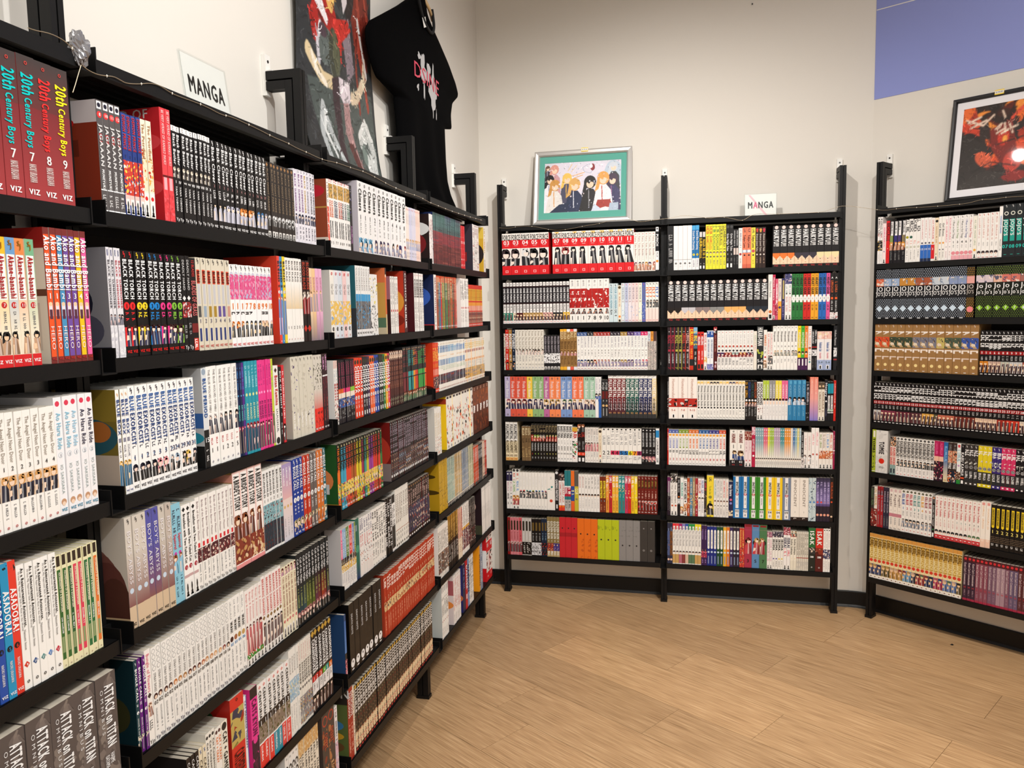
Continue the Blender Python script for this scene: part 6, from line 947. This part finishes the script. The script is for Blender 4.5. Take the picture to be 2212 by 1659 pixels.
for bi, b in enumerate(books):
    for i in range(b['n']):
        s = b['s0']+b['w']*i; c = [proj(wall_pt(b['wl'], q, b['z']+zz)) for q, zz in ((s, 0), (s+b['w'], 0), (s+b['w'], b['h']), (s, b['h']))]
        if all(x < -2 for x, y in c) or all(x > PW+2 for x, y in c) or all(y > PH+2 for x, y in c): continue
        area = abs(sum(c[k][0]*c[(k+1) % 4][1]-c[(k+1) % 4][0]*c[k][1] for k in range(4)))/2
        xs = [min(max(x, 0), PW) for x, y in c]; ys = [min(max(y, 0), PH) for x, y in c]
        vis = (max(xs)-min(xs))*(max(ys)-min(ys))/max(1, (max(x for x, y in c)-min(x for x, y in c))*(max(y for x, y in c)-min(y for x, y in c)))
        cand.append([area*vis, bi, i])
TH = .0245
thick = [c for c in cand if books[c[1]]['w'] > TH]; thin = sorted((c for c in cand if books[c[1]]['w'] <= TH), reverse=True)
single = {(c[1], c[2]): 'omnibus_volume' for c in thick}; single.update({(c[1], c[2]): 'paperback' for c in thin[:300]})
inview = {(c[1], c[2]) for c in cand}
rest = Geo(); restp = Geo(); used_labels = {}
for bi, b in enumerate(books):
    O, ang = WALLS[b['wl']]; ca, sa = math.cos(ang), math.sin(ang)
    for i in range(b['n']):
        if (bi, i) not in inview: continue
        rs = random.Random(hash((bi, 7)) % 9973+int(''.join(ch for ch in b['vols'][min(i, len(b['vols'])-1)] if ch.isdigit()) or 0)*31)
        rj = random.Random(bi*131+i)
        v = b['vols'][i] if i < len(b['vols']) else (b['vols'][-1] if len(b['vols']) > 1 else (b['vols'][0] if b['vols'][0] != '1' else str(i+1)))
        col = b['cols'][i % len(b['cols'])]; col2 = random.Random(hash((bi, 3))+sum(map(ord, v))).choice(['3a3050', '2a4a78', '8a3a38', 'c8a060', '2a2c30', '5a7a58', 'b86a7a', 'd8b8a0'])
        w_ = b['w']-.0009; h_ = b['h']+rj.uniform(-.0004, .0004); off = SPF-.0015+rj.uniform(-.0016, .0008); d_ = min(.128 if b['h'] < .196 else .140, off-.014)
        G, P, T = build_book(b['spec'], b['side'] if i == 0 else (b['side'] or '').split(';')[0] or None, w_, h_, d_, v, col, col2, rs)
        p = wall_pt(b['wl'], b['s0']+b['w']*i+.00045, b['z']+.0003, off)
        kind = single.get((bi, i))
        if kind:
            o = link(kind, G.mesh(kind, True), M_PRINT); o.location = p; o.rotation_euler = (0, 0, ang)
            link('pages', P.mesh('pages'), M_PAGES, o)
            if T.n: link('spine_lettering', T.mesh('spine_lettering', True), M_PRINT, o)['kind'] = 'stuff'
            desc = b['desc'].replace('{c}', cname(col)).replace('{n}', v)
            lab = desc+(f", {ordn(i)} of {card(b['n'])}" if b['n'] > 1 else '')+f", {ROWN[b['row']]}, {BAYN[b['bay']]}"
            if len(lab.split()) > 16: lab = desc+f", {ordn(i)} alike, {ROWN[b['row']]}, {BAYN[b['bay']]}"
            if len(lab.split()) > 16: print('LONG', lab)
            tag(o, lab, 'book', f"{BAYN[b['bay']]} {ROWN[b['row']]} books")
        else:
            rest.merge(G, p, ca, sa); rest.merge(T, p, ca, sa)
            for q, f_, c_ in zip(P.v, P.f, P.c): pass
            P.c = [np.broadcast_to(np.array(lin('cdc3b2')), (len(x), 3)) for x in P.v]; rest.merge(P, p, ca, sa)
if rest.n: tag(link('paperbacks', rest.mesh('paperbacks', True), M_PRINT), 'the many smaller comic paperbacks filling the farther shelves', 'books', kind='stuff')
# ---------------------------------------------------------------- pictures and signs on the top boards
def raster(nu, nv, bg, shapes):
    U, V = np.meshgrid((np.arange(nu)+.0)/(nu-1), (np.arange(nv)+.0)/(nv-1)); A = np.empty((nv, nu, 3)); A[:] = lin(bg)
    for s in shapes:
        c = lin(s[-1])
        if s[0] == 'e':
            _, u, v, ru, rv, an, _c = s; a = math.radians(an); du, dv = U-u, V-v
            m = ((du*math.cos(a)+dv*math.sin(a))/ru)**2+((-du*math.sin(a)+dv*math.cos(a))/rv)**2 < 1
        elif s[0] == 'l':
            _, P, t, _c = s; m = np.zeros(U.shape, bool)
            for (a, b), (c_, d) in zip(P[:-1], P[1:]):
                k = np.clip(((U-a)*(c_-a)+(V-b)*(d-b))/((c_-a)**2+(d-b)**2+1e-12), 0, 1); m |= (U-a-k*(c_-a))**2+(V-b-k*(d-b))**2 < t*t
        else:
            P = s[1]; m = np.zeros(U.shape, bool)
            for i in range(len(P)):
                (x1, y1), (x2, y2) = P[i], P[(i+1) % len(P)]
                if y1 == y2: continue
                m ^= ((V < y1) != (V < y2)) & (U < (x2-x1)*(V-y1)/(y2-y1)+x1)
        A[m] = c
    return A
def art_mesh(name, A, fn):
    nv, nu = A.shape[:2]; g = Geo()
    u, v = np.meshgrid(np.arange(nu)/(nu-1), np.arange(nv)/(nv-1)); P = fn(u.ravel(), v.ravel())
    i = np.arange(nu*nv).reshape(nv, nu); a, b, c, d = i[1:, :-1].ravel(), i[1:, 1:].ravel(), i[:-1, 1:].ravel(), i[:-1, :-1].ravel()
    g.add(P, np.concatenate([np.stack([a, b, c], 1), np.stack([a, c, d], 1)]), A.reshape(-1, 3)); return g.mesh(name, True)
rg = random.Random(11)
def blur(A, n):
    for _ in range(n):
        B = A.copy(); B[1:-1, 1:-1] = (A[1:-1, 1:-1]*2+A[:-2, 1:-1]+A[2:, 1:-1]+A[1:-1, :-2]+A[1:-1, 2:])/6; A = B
    return A
def detail(A, n, L, seed):              # short brush strokes a little lighter or darker than what they cross
    r = random.Random(seed); nv, nu = A.shape[:2]; out = A.copy()
    for _ in range(n):
        x, y = r.uniform(0, nu-1), r.uniform(0, nv-1); a = r.uniform(0, 6.28); l = r.uniform(.3, 1)*L; k = r.choice((.45, .6, .75, 1.3, 1.7)); c = np.clip(A[int(y), int(x)]*k+(.02 if k > 1 else 0), 0, 1); b = r.uniform(-.12, .12); w_ = r.choice((1, 1, 2))
        for q in range(int(l)):
            i, j = int(x), int(y)
            if 0 <= i < nu-1 and 0 <= j < nv-1: out[j:j+w_, i:i+w_] = c
            x += math.cos(a); y += math.sin(a); a += b
    return out
def person_shapes(u, v, s, hair, cloth, trim, asp):      # invented figure: long or short hair, coat, pale face without features
    a = asp; r = s
    return [('p', [(u-r*1.7, 1.0), (u-r*1.1, v+r*2.0*a), (u-r*.4, v+r*1.1*a), (u+r*.5, v+r*1.1*a), (u+r*1.2, v+r*2*a), (u+r*1.7, 1.0)], cloth),
            ('l', [(u-r*.2, v+r*1.3*a), (u-r*.1, min(1, v+r*4*a))], .006, trim), ('e', u, v, r*.95, r*1.1*a, 0, hair),
            ('p', [(u-r*.9, v), (u-r*1.3, v+r*2.2*a), (u-r*.7, v+r*1.8*a), (u-r*.3, v)], hair), ('e', u+.01*s, v+r*.3*a, r*.55, r*.68*a, 0, 'f0cfb6'), ('p', [(u-r*.6, v-r*.1*a), (u-r*.1, v+r*.3*a), (u+r*.1, v-.1*r*a), (u+r*.6, v+r*.1*a), (u+r*.4, v-r*.7*a), (u-r*.4, v-r*.7*a)], hair)]
def tagbox(parent, x, z, y, txt):
    t = boxes('price_sticker', [(x-.017, x+.017, y-.0012, y, z-.010, z+.010)], mat('yellow_sticker', lin('f2cf2a'), .5), parent)
    t['label'] = 'yellow price sticker'
    boxes('sticker_panel', [(x-.016, x+.016, y-.0016, y-.0012, z-.006, z+.006)], M_WHITE, t)
    text_obj('sticker_price', txt, 1, .006, M_BASE, t, (x-.013, y-.0019, z-.003), (1, 0, 0), (0, 0, 1), .026)
def picture(name, label, wl, s0, w_, h_, tilt, off, mould, mw, mount, mb, A, price, tagx):
    O, ang = WALLS[wl]; r = empty(name, wall_pt(wl, s0, ZT+.001, off), ang); r.rotation_euler = (-math.radians(tilt), 0, ang)
    tag(r, label, 'picture')
    g = Geo(); D = .016
    def ring(a, b, y0, y1):           # mitred ring between insets a and b; front slopes from y0 to y1
        P = lambda i, y: [(i, y, i), (w_-i, y, i), (w_-i, y, h_-i), (i, y, h_-i)]
        V = P(a, y0)+P(b, y1); F = []
        for k in range(4): j = (k+1) % 4; F += [(k, j, 4+j), (k, 4+j, 4+k)]
        g.add(V, F)
    ring(0, 0, 0, -D); ring(0, mw*.25, -D, -D-.003); ring(mw*.25, mw*.7, -D-.003, -D-.001); ring(mw*.7, mw*.8, -D-.001, -D-.003); ring(mw*.8, mw, -D-.003, -D+.004); ring(mw, mw, -D+.004, -.006); ring(0, w_*.4, 0, 0)
    link('frame_moulding', g.mesh('frame_moulding'), mould, r)
    m1, m2 = mb; i0 = mw-.001; a0, a1, c0, c1 = mw+m1, w_-mw-m1, mw+m2, h_-mw-m2
    g2 = Geo()
    for b in ((i0, w_-i0, -.0085, -.007, i0, c0), (i0, w_-i0, -.0085, -.007, c1, h_-i0), (i0, a0, -.0085, -.007, c0, c1), (a1, w_-i0, -.0085, -.007, c0, c1)): g2.box(*b)
    link('mount_board', g2.mesh('mount_board'), mount, r)
    link('art_print', art_mesh('art_print', A, lambda u, v: np.stack([a0+u*(a1-a0), np.full(len(u), -.0071), c0+(1-v)*(c1-c0)], 1)), M_ART, r)
    boxes('backing', [(.004, w_-.004, -.0066, -.002, .004, h_-.004)], M_SUB, r)
    tagbox(r, tagx, h_-.004, -D-.003, price)
    return r
S = [('e', .5, .3, .5, .35, 20, 'dcd8e6'), ('e', .15, .75, .18, .25, 0, 'dadfe8'), ('e', .9, .3, .12, .3, 0, 'b8c8d8'), ('l', [(.5, .12), (.58, .05), (.66, .14), (.6, .24), (.52, .2), (.5, .12)], .006, 'b8bcd0'), ('e', .63, .12, .03, .07, 0, '8a2a30'), ('e', .61, .1, .02, .04, 0, 'eeeef2')]
for q in ((.04, .1, .028, '6a4a3a', '3a3a48', '8a8aa0'), (.13, .13, .05, 'd8988a', 'c89aa0', 'f0e0e0'), (.07, .33, .05, '18171e', 'e8e6ee', '98a0b8'), (.9, .13, .05, 'c8d0da', '2a2c34', 'b8c0cc'), (.89, .38, .06, '3a2440', '2c2a58', '8a5a8a'), (.3, .32, .055, 'e8c060', '4a4a60', 'c8a050'), (.14, .45, .06, 'c8924a', 'e0dcd8', 'd8a060'), (.4, .45, .065, 'd8a860', '24304e', 'c8ccd8'), (.6, .42, .068, '17171b', '1c1c20', '8a8a90'), (.77, .35, .068, 'e0a050', 'eae6e8', 'b83a30')):
    S += person_shapes(*q[:2], q[2]*1.22, q[3], q[4], q[5], 1.45)
S += [('p', [(.66, .98), (.7, .78), (.86, .78), (.92, .96), (.8, .92)], 'a03028'), ('p', [(.62, 1), (.66, .85), (.76, .98)], 'c8d4e4'), ('p', [(.86, .85), (.97, .85), (.97, 1), (.84, 1)], 'a8b8cc'), ('l', [(.31, .17), (.36, .04)], .005, 'e0c090'), ('l', [(.35, .2), (.42, .07)], .005, 'e0c8a8'), ('l', [(.36, .28), (.52, .22)], .008, 'e2b070'), ('l', [(.38, .33), (.5, .27)], .007, 'd8a868'), ('p', [(.07, 1), (.2, .84), (.34, .8), (.3, 1)], '24304a')]
for k in range(46): u, v = rg.random(), rg.random(); S.append(('e', u, v, rg.uniform(.004, .012), rg.uniform(.006, .018), 0, rg.choice(['b8c0d8', 'e8e8f2', 'a8a8c0', 'd8c8d0'])))
picture('framed_picture', 'silver framed picture of many figures with teal mount, leaning on back wall', 'B', .306, .49, .380, 12, .106, M_SILVER, .027, M_TEAL, (.026, .034), detail(raster(240, 170, 'd4d2de', S), 260, 7, 1), '$129.00', .255)
S = []
for k in range(60):
    u, v = rg.uniform(0, 1), rg.uniform(0, .75); S.append(('e', u, v, rg.uniform(.05, .17), rg.uniform(.02, .08), rg.uniform(-60, 60), rg.choice(['5a1810', 'a8301a', 'd84a20', 'e86a2a', '2a1614', 'c83a1e', 'f09038', '1a1212'])))
S += [('p', [(0, .3), (.5, .55), (.3, 1), (0, 1)], '26201e'), ('p', [(0, .95), (.4, .8), (1, .9), (1, 1), (0, 1)], '2e2826'), ('e', .55, .16, .16, .09, 10, '241412'), ('e', .58, .12, .1, .05, 0, '3a1a14'), ('p', [(.4, .3), (.7, .22), (.8, .6), (.6, .75), (.45, .55)], '7a1c14'), ('e', .6, .42, .08, .1, 0, 'c8301c'), ('e', .62, .44, .035, .04, 0, 'f4a040')]
for a, b in (((.05, .14), (.3, .24)), ((.08, .18), (.26, .13)), ((.12, .25), (.34, .18)), ((.3, .24), (.44, .13)), ((.48, .31), (.56, .25)), ((.5, .36), (.62, .31)), ((.55, .38), (.66, .33)), ((.66, .25), (.72, .38)), ((.6, .25), (.62, .36)), ((.7, .32), (.78, .3)), ((.56, .1), (.6, .18))): S.append(('l', [a, b], .011, 'ead0bc'))
S += [('l', [(.7, .2), (.85, .08), (.98, .12), (1, .25)], .02, 'e0503a'), ('e', .35, .66, .14, .08, 30, 'd05a38'), ('e', .75, .72, .13, .12, -20, 'c03c2c'), ('l', [(.2, .8), (.45, .7), (.8, .78)], .008, '17100f'), ('l', [(.5, .5), (1, .42)], .008, '1c1210'), ('e', .8, .9, .18, .06, 0, '8a2420')]
sc2 = wall_ray('R', 2158, 205, .06)[0]; sl2 = wall_ray('R', 2043, 433, .10)[0]; w2 = 2*(sc2-sl2)
picture('framed_picture', 'black framed fiery red artwork with white mount, leaning on right wall', 'R', sl2, w2, .437, 9, .104, M_FRAMEB, .017, M_MOUNT, (.026, .030), detail(blur(raster(150, 190, '2a1c1a', S), 4), 450, 12, 2), '$150.00', w2/2)
# acrylic sign holders
def sign(label, wl, s0, w_, h_, off, pink):
    O, ang = WALLS[wl]; r = empty('sign_holder', wall_pt(wl, s0, ZT+.001, off), ang); r.rotation_euler = (-math.radians(7), 0, ang); tag(r, label, 'sign')
    boxes('acrylic_sleeve', [(0, w_, -.003, -.002, 0, h_), (0, w_, .002, .003, 0, h_), (0, .002, -.002, .002, 0, h_), (w_-.002, w_, -.002, .002, 0, h_), (0, w_, -.002, .03, 0, .002)], M_CLEAR, r)
    boxes('paper_insert', [(.003, w_-.003, -.0006, .0006, .002, h_-.003)], M_WHITE, r)
    ch = 'MANGA'; V, F, L = text2d(ch, 2); cap = .034 if not pink else .030; tw = w_*.80; x = w_*.10; z = h_*.30 if not pink else h_*.36
    for i, c in enumerate(ch):
        a = text2d(ch[:i], 2)[2]*tw/L if i else 0; wd = text2d(c, 2)[2]*tw/L
        m = mat('pink_ink', lin('e0648c'), .6) if pink and i == 1 else M_BASE
        q = text_obj('letter', c, 2, cap, m, r, (x+a, -.0009, z), (1, 0, 0), (0, 0, 1), wd)
        if pink and i == 1: q['label'] = 'pink letter A'
    if pink:
        g = Geo(); g.add([(w_*.12, -.0008, h_*.95), (w_*.19, -.0008, h_*.95), (w_*.72, -.0008, .004), (w_*.64, -.0008, .004)][::-1], [(0, 1, 2), (0, 2, 3)]); link('pink_stripe', g.mesh('pink_stripe'), mat('pale_pink_ink', lin('f0c4cc'), .6), r)
sign('clear acrylic sign reading MANGA in black above the left wall shelves', 'L', -2.597, .156, .112, .118, False)
sign('small acrylic sign reading MANGA with pink A above back wall shelves', 'B', 1.326, .147, .108, .10, True)
# hanging poster
S = []
for k in range(30): S.append(('e', rg.random(), rg.uniform(0, .95), rg.uniform(.05, .2), rg.uniform(.01, .04), rg.uniform(-50, 50), rg.choice(['33363a', '2c2e32', '3e4446', '282a2c'])))
S += [('p', [(.1, .62), (.95, .55), (1, 1), (.2, 1)], '4c5654'), ('p', [(.62, 0), (.9, 0), (1, .3), (.86, .5), (.7, .35)], '7a2c22'), ('l', [(.72, 0), (.8, .2), (.78, .4), (.88, .62)], .02, 'a04030'), ('l', [(.66, .02), (.74, .25), (.7, .5), (.74, .66)], .014, '8a3426'), ('l', [(.82, .0), (.95, .22)], .01, 'b04a38'),
      ('p', [(.55, 0), (.74, 0), (.72, .18), (.64, .3), (.55, .2)], '2a2426'), ('p', [(.5, .02), (.6, .02), (.62, .2), (.56, .26)], 'd8d0d4'), ('p', [(.5, .3), (.64, .26), (.66, .5), (.56, .56)], '8a7c86'),
      ('p', [(.22, .0), (.34, .0), (.3, .16), (.2, .2)], '5a1c1c'), ('p', [(.2, .26), (.42, .24), (.5, .4), (.34, .5), (.16, .46), (.12, .36)], 'a82420'), ('p', [(.4, .32), (.62, .27), (.66, .31), (.5, .4), (.48, .5), (.4, .42)], 'c42c24'), ('e', .3, .42, .1, .035, 40, '6a1818'),
      ('e', .33, .1, .11, .07, 10, 'e8aa58'), ('e', .38, .2, .055, .1, -8, 'e8b468'), ('p', [(.26, .08), (.4, .05), (.46, .2), (.42, .28), (.34, .2), (.28, .16)], 'eab868'), ('e', .36, .21, .035, .045, 0, 'f0d0c4'),
      ('p', [(.1, .13), (.18, .17), (.26, .24), (.34, .34), (.32, .37), (.2, .3), (.12, .2)], 'ece6ea'), ('e', .3, .46, .11, .08, 0, '5c6664'), ('e', .4, .47, .07, .11, -15, '3c4034'), ('e', .42, .46, .04, .1, -15, '565a44'), ('l', [(.24, .38), (.2, .46), (.22, .54)], .014, 'c8c4cc'), ('e', .27, .4, .05, .03, 0, '4a3a44'),
      ('l', [(.1, .51), (.18, .56), (.26, .6), (.36, .6)], .022, 'dcc8a0'), ('l', [(.14, .52), (.2, .58), (.3, .62)], .01, 'f4ead8'), ('l', [(.86, .4), (.82, .5), (.7, .6), (.62, .62)], .022, 'e0ccb0'), ('l', [(.78, .24), (.84, .36), (.88, .46)], .016, 'd8d0cc'), ('p', [(.44, .56), (.58, .56), (.6, .64), (.52, .68), (.46, .64)], 'e4d8e0'),
      ('p', [(.36, .58), (.44, .56), (.46, .75), (.42, .98), (.34, .96), (.38, .78)], '3a2830'), ('p', [(.5, .66), (.57, .65), (.6, .8), (.66, .92), (.74, 1), (.64, 1), (.56, .9), (.5, .8)], 'b08a8a'), ('p', [(.5, .84), (.58, .83), (.68, .98), (.6, 1)], '5a2c2c'),
      ('l', [(.2, .95), (.18, .84), (.24, .72), (.3, .84), (.36, .93), (.4, .99)], .022, 'b8bec0'), ('l', [(.26, .74), (.22, .82), (.28, .92)], .012, 'dfe3e3'), ('l', [(.72, .8), (.84, .74), (.93, .84), (.9, .96)], .03, 'c8ccca'), ('l', [(.7, .78), (.8, .7), (.92, .78)], .014, 'e4e6e4'), ('e', .85, .9, .08, .06, 0, 'd8dcda'), ('e', .76, .86, .04, .05, 0, '7a8a84')]
def poster_fn(u, v):
    z = 2.86-v*(2.86-1.908); t = np.clip((2.2-z)/.3, 0, 1)
    x = .018+.012*np.sin(u*3.1)+.045*t**2+.004*np.sin(z*14+u*3); return np.stack([x, -1.945+u*.525+.012*t*np.sin(u*6), z], 1)
def remap(s):                                # the art was laid out on the lower 0.69 m of the sheet
    k = (2.60-1.908)/(2.86-1.908); f = lambda p: (p[0], 1-k+p[1]*k)
    if s[0] == 'e': return ('e', s[1], 1-k+s[2]*k, s[3], s[4]*k, s[5], s[6])
    return (s[0], [f(p) for p in s[1]])+tuple(s[2:])
o = link('hanging_poster', art_mesh('hanging_poster', detail(blur(raster(200, 400, '303336', [remap(s) for s in S]), 1), 1500, 14, 3), poster_fn), M_POSTER)
q = o.modifiers.new('thickness', 'SOLIDIFY'); q.thickness = .0015; q.offset = -1
tag(o, 'tall dark hanging poster with red, gold and grey artwork on left wall', 'poster')
# t-shirt on its hanger
px = [(905, -8), (880, 10), (848, 28), (822, 42), (814, 58), (815, 85), (821, 115), (831, 150), (841, 172), (853, 182), (871, 188), (873, 200), (876, 235), (879, 270), (882, 320), (884, 370), (889, 436)]
pr = [(1004, 455), (990, 425), (982, 395), (978, 350), (976, 300), (975, 262), (979, 270), (987, 282), (991, 279), (990, 250), (994, 222), (1007, 207), (1001, 182), (986, 142), (966, 100), (946, 62), (935, 38), (925, -8)]
sh = empty('t_shirt', (0, 0, 0)); tag(sh, 'black t-shirt with grey splash print hanging high on left wall', 'shirt')
O2 = [on(a, b, (1, 0, 0), .085) for a, b in px+pr]; poly = [(p[1], p[2]) for p in O2]
zb = 1.913; zt = max(p[1] for p in poly)-.01; nz, ny = 110, 46; R_ = []
ov = dict()
for j in range(nz+1):
    z = zb+(zt-zb)*j/nz; xs = []
    for i in range(len(poly)):
        (y1, z1), (y2, z2) = poly[i], poly[(i+1) % len(poly)]
        if (z1 < z) != (z2 < z): xs.append(y1+(y2-y1)*(z-z1)/(z2-z1))
    if len(xs) < 2: xs = R_[-1]
    R_.append((min(xs), max(xs)))
R_ = [tuple(np.mean([R_[min(nz, max(0, j+k))][m] for k in (-1, 0, 1)]) for m in (0, 1)) for j in range(nz+1)]
def xshirt(u, z):
    return .05+.030*math.sin(math.pi*min(1, max(0, u)))**.5+.006*math.sin(u*19+z*2)*max(0, 1-(z-1.9)/.5)+.003*math.sin(u*7-z*11)
g = Geo(); Vf, Vb = [], []
for j, (a, b) in enumerate(R_):
    z = zb+(zt-zb)*j/nz
    for i in range(ny+1): u = i/ny; Vf.append((xshirt(u, z), a+(b-a)*u, z)); Vb.append((.042, a+(b-a)*u, z))
F = []; n1 = len(Vf)
for j in range(nz):
    for i in range(ny):
        a = j*(ny+1)+i; F += [(a, a+1, a+ny+2), (a, a+ny+2, a+ny+1), (n1+a, n1+a+ny+2, n1+a+1), (n1+a, n1+a+ny+1, n1+a+ny+2)]
    for a in (j*(ny+1), j*(ny+1)+ny): F += [(a, a+ny+1, n1+a+ny+1), (a, n1+a+ny+1, n1+a)] if a % (ny+1) == 0 else [(a, n1+a+ny+1, a+ny+1), (a, n1+a, n1+a+ny+1)]
g.add(Vf+Vb, F); link('shirt_body', g.mesh('shirt_body', smooth=True), M_CLOTH, sh)
def sp(a, b, dx=.0): p = on(a, b, (1, 0, 0), .0865+dx); return tuple(p)
tube('collar', [sp(904, -6), sp(908, 18), sp(916, 46), sp(926, 66), sp(934, 74), sp(938, 62), sp(936, 40), sp(933, 20)], .006, mat('rib_knit', lin('101011'), .9), sh)
P = [sp(912, 38, .001), sp(919, 36, .001), sp(922, 58, .001), sp(916, 60, .001)]; g = Geo(); g.add(P[::-1], [(0, 1, 2), (0, 2, 3)]); q = link('neck_label', g.mesh('neck_label'), M_WHITE, sh); q['label'] = 'white neck label'
def onshirt(y, z):
    j = min(nz, max(0, (z-zb)/(zt-zb)*nz)); a, b = R_[int(j)]; return (xshirt((y-a)/(b-a), z)+.0025, y, z)
g = Geo(); A0 = on(893, 150, (1, 0, 0), .085); B0 = on(954, 190, (1, 0, 0), .085); cu_ = (A0[1]+B0[1])/2; zc_ = (A0[2]+B0[2])/2; hw = (B0[1]-A0[1])/2
def blob(cy, cz, ry, rz, col, n=18, wob=.25):
    ph = rg.random()*6; P = [onshirt(cy, cz)]
    for i in range(n): a = 2*math.pi*i/n; k = 1+wob*math.sin(3*a+ph)+wob*.6*math.sin(5*a+ph*2); P.append(onshirt(cy+ry*k*math.cos(a), cz+rz*k*math.sin(a)))
    g.add(P, [(0, 1+i, 1+(i+1) % n) for i in range(n)], lin(col))
for cy, cz, ry, rz in ((-.35, .03, .02, .055), (-.3, .01, .04, .03), (-.28, -.05, .008, .04), (.42, -.045, .05, .05), (.38, .01, .02, .05), (.6, -.03, .02, .04), (.05, .03, .02, .035), (.42, -.1, .008, .03), (-.7, -.06, .01, .012), (-.55, .06, .02, .012), (.7, -.11, .005, .02)): blob(cu_+cy*hw, zc_+cz, ry, rz, 'b0b0b2')
link('splash_print', g.mesh('splash_print', True), M_PRINT, sh)['label'] = 'grey paint splash print'
V, F, L = text2d('DSINE', 0); g = Geo(); sx = 2*hw*.95/L
g.add([onshirt(cu_-hw*.98+x*sx, zc_-.028+y*.055-.0*x) for x, y, _ in V], F, lin('c8405a')); q = link('print_lettering', g.mesh('print_lettering', True), M_PRINT, sh); q['label'] = 'pink outlined lettering'; q.location = (.001, 0, 0)
hg = tube('clothes_hanger', [tuple(on(a, b, (1, 0, 0), x)) for a, b, x in ((897, -30, .03), (905, -14, .05), (915, -4, .07), (924, 12, .085), (931, 30, .084), (934, 44, .07))], .0065, M_WOODH)
tag(hg, 'pale wooden clothes hanger inside the neck of the black t-shirt', 'hanger')
# wire lights along the top boards
def lights(name, label, segs):
    r = None; allp = []
    for wl_, off, pts in segs: allp += [tuple(wall_pt(wl_, *wall_ray(wl_, a, b, off), off)) for a, b in pts]
    g = tube(name, allp, .0008, M_WIRE); tag(g, label, 'string lights')
    G2 = Geo(); d = 0; last = None
    for p, q in zip(allp[:-1], allp[1:]):
        p, q = np.array(p), np.array(q); L = np.linalg.norm(q-p); k = .0
        while d+L-k > .085:
            k += .085-d; d = 0; c = p+(q-p)*min(1, k/L); r_ = .0022
            G2.add([c+np.array(v)*r_ for v in ((1, 0, 0), (-1, 0, 0), (0, 1, 0), (0, -1, 0), (0, 0, 1.2), (0, 0, -1.2))], [(0, 2, 4), (2, 1, 4), (1, 3, 4), (3, 0, 4), (2, 0, 5), (1, 2, 5), (3, 1, 5), (0, 3, 5)])
        d += L-k
    if G2.n: link('bulbs', G2.mesh('bulbs'), M_BULB, g)['label'] = 'tiny clear bulbs'
    return g
lo_ = SPF+.0065
lights('string_lights', 'thin wire string lights draped along the top board of the left wall', [('L', lo_, [(60, 60), (75, 66), (100, 70), (122, 78), (145, 92), (168, 118), (175, 142), (205, 160), (228, 164), (246, 165), (262, 174), (272, 180), (300, 182), (322, 179), (345, 184), (365, 198), (380, 206), (418, 219), (450, 232), (478, 248), (500, 252), (530, 266), (560, 280), (592, 297), (620, 308), (641, 320), (665, 330), (690, 342), (706, 347), (730, 352), (760, 363), (790, 372), (820, 388), (845, 402), (880, 417), (905, 424), (925, 436), (950, 446), (975, 456), (1000, 464), (1020, 470), (1042, 476)])])
lights('string_lights', 'thin wire hanging from the film bundle over the nearest books', [('L', lo_+.003, [(175, 141), (168, 163), (163, 182), (157, 200)])])
lights('string_lights', 'thin wire string lights along back wall top boards and across the corner', [('B', lo_, [(1078, 492), (1100, 494), (1118, 489), (1140, 488), (1165, 491), (1185, 496), (1205, 498), (1235, 494), (1262, 488), (1290, 484), (1312, 478), (1335, 475), (1365, 474), (1380, 480), (1400, 477), (1433, 473), (1455, 470), (1475, 465), (1508, 468), (1534, 472), (1553, 468), (1577, 471), (1600, 477), (1610, 474), (1622, 465), (1642, 461), (1665, 463), (1710, 461), (1745, 460), (1780, 458), (1800, 450), (1824, 443)]), ('R', lo_, [(1886, 452), (1912, 455), (1935, 451), (1960, 449), (1985, 448), (2020, 446), (2065, 442), (2092, 439), (2112, 433), (2123, 431), (2150, 430), (2165, 427), (2190, 425), (2220, 423)])])
# film wrapped battery pack at the joint of the two nearest left bays
g = Geo(); N1, N2 = 20, 26; V = []; c = np.array(wall_pt('L', *wall_ray('L', 166, 106, SPF), SPF+.004)); rf = random.Random(3)
for i in range(N1+1):
    for j in range(N2):
        a = math.pi*i/N1; b = 2*math.pi*j/N2; k = 1+rf.uniform(-.13, .13)+.2*math.sin(b*3+a*4)*math.sin(a); V.append(c+np.array([math.sin(a)*math.cos(b)*.012*k, math.sin(a)*math.sin(b)*.017*k, math.cos(a)*.026*k]))
F = []
for i in range(N1):
    for j in range(N2): a, b = i*N2+j, i*N2+(j+1) % N2; F += [(a, a+N2, b+N2), (a, b+N2, b)]
g.add(V, F); tag(link('film_bundle', g.mesh('film_bundle'), M_FILM), 'crumpled clear film bundle where the wire lights meet the nearest joint', 'battery pack')
# small marks
p = on(1625, 9, (0, 1, 0), 0); g = Geo(); g.box(-.003, .003, -.006, 0, -.003, .003); g.box(-.0015, .0015, -.008, -.006, -.0015, .0015)
tag(link('wall_plug', g.mesh('wall_plug'), M_SCREW, None, tuple(p)), 'tiny dark wall plug high on the back wall', 'screw')
p = on(2056, 1393, (0, 0, 1), 0); g = Geo(); g.add([(0, -.007, 0), (.009, 0, 0), (0, .006, 0), (-.008, .001, 0), (.001, 0, .006)], [(0, 1, 4), (1, 2, 4), (2, 3, 4), (3, 0, 4), (0, 3, 2), (0, 2, 1)])
tag(link('floor_scrap', g.mesh('floor_scrap'), M_BASE, None, tuple(p)), 'tiny dark scrap lying alone on the wooden floor', 'debris')
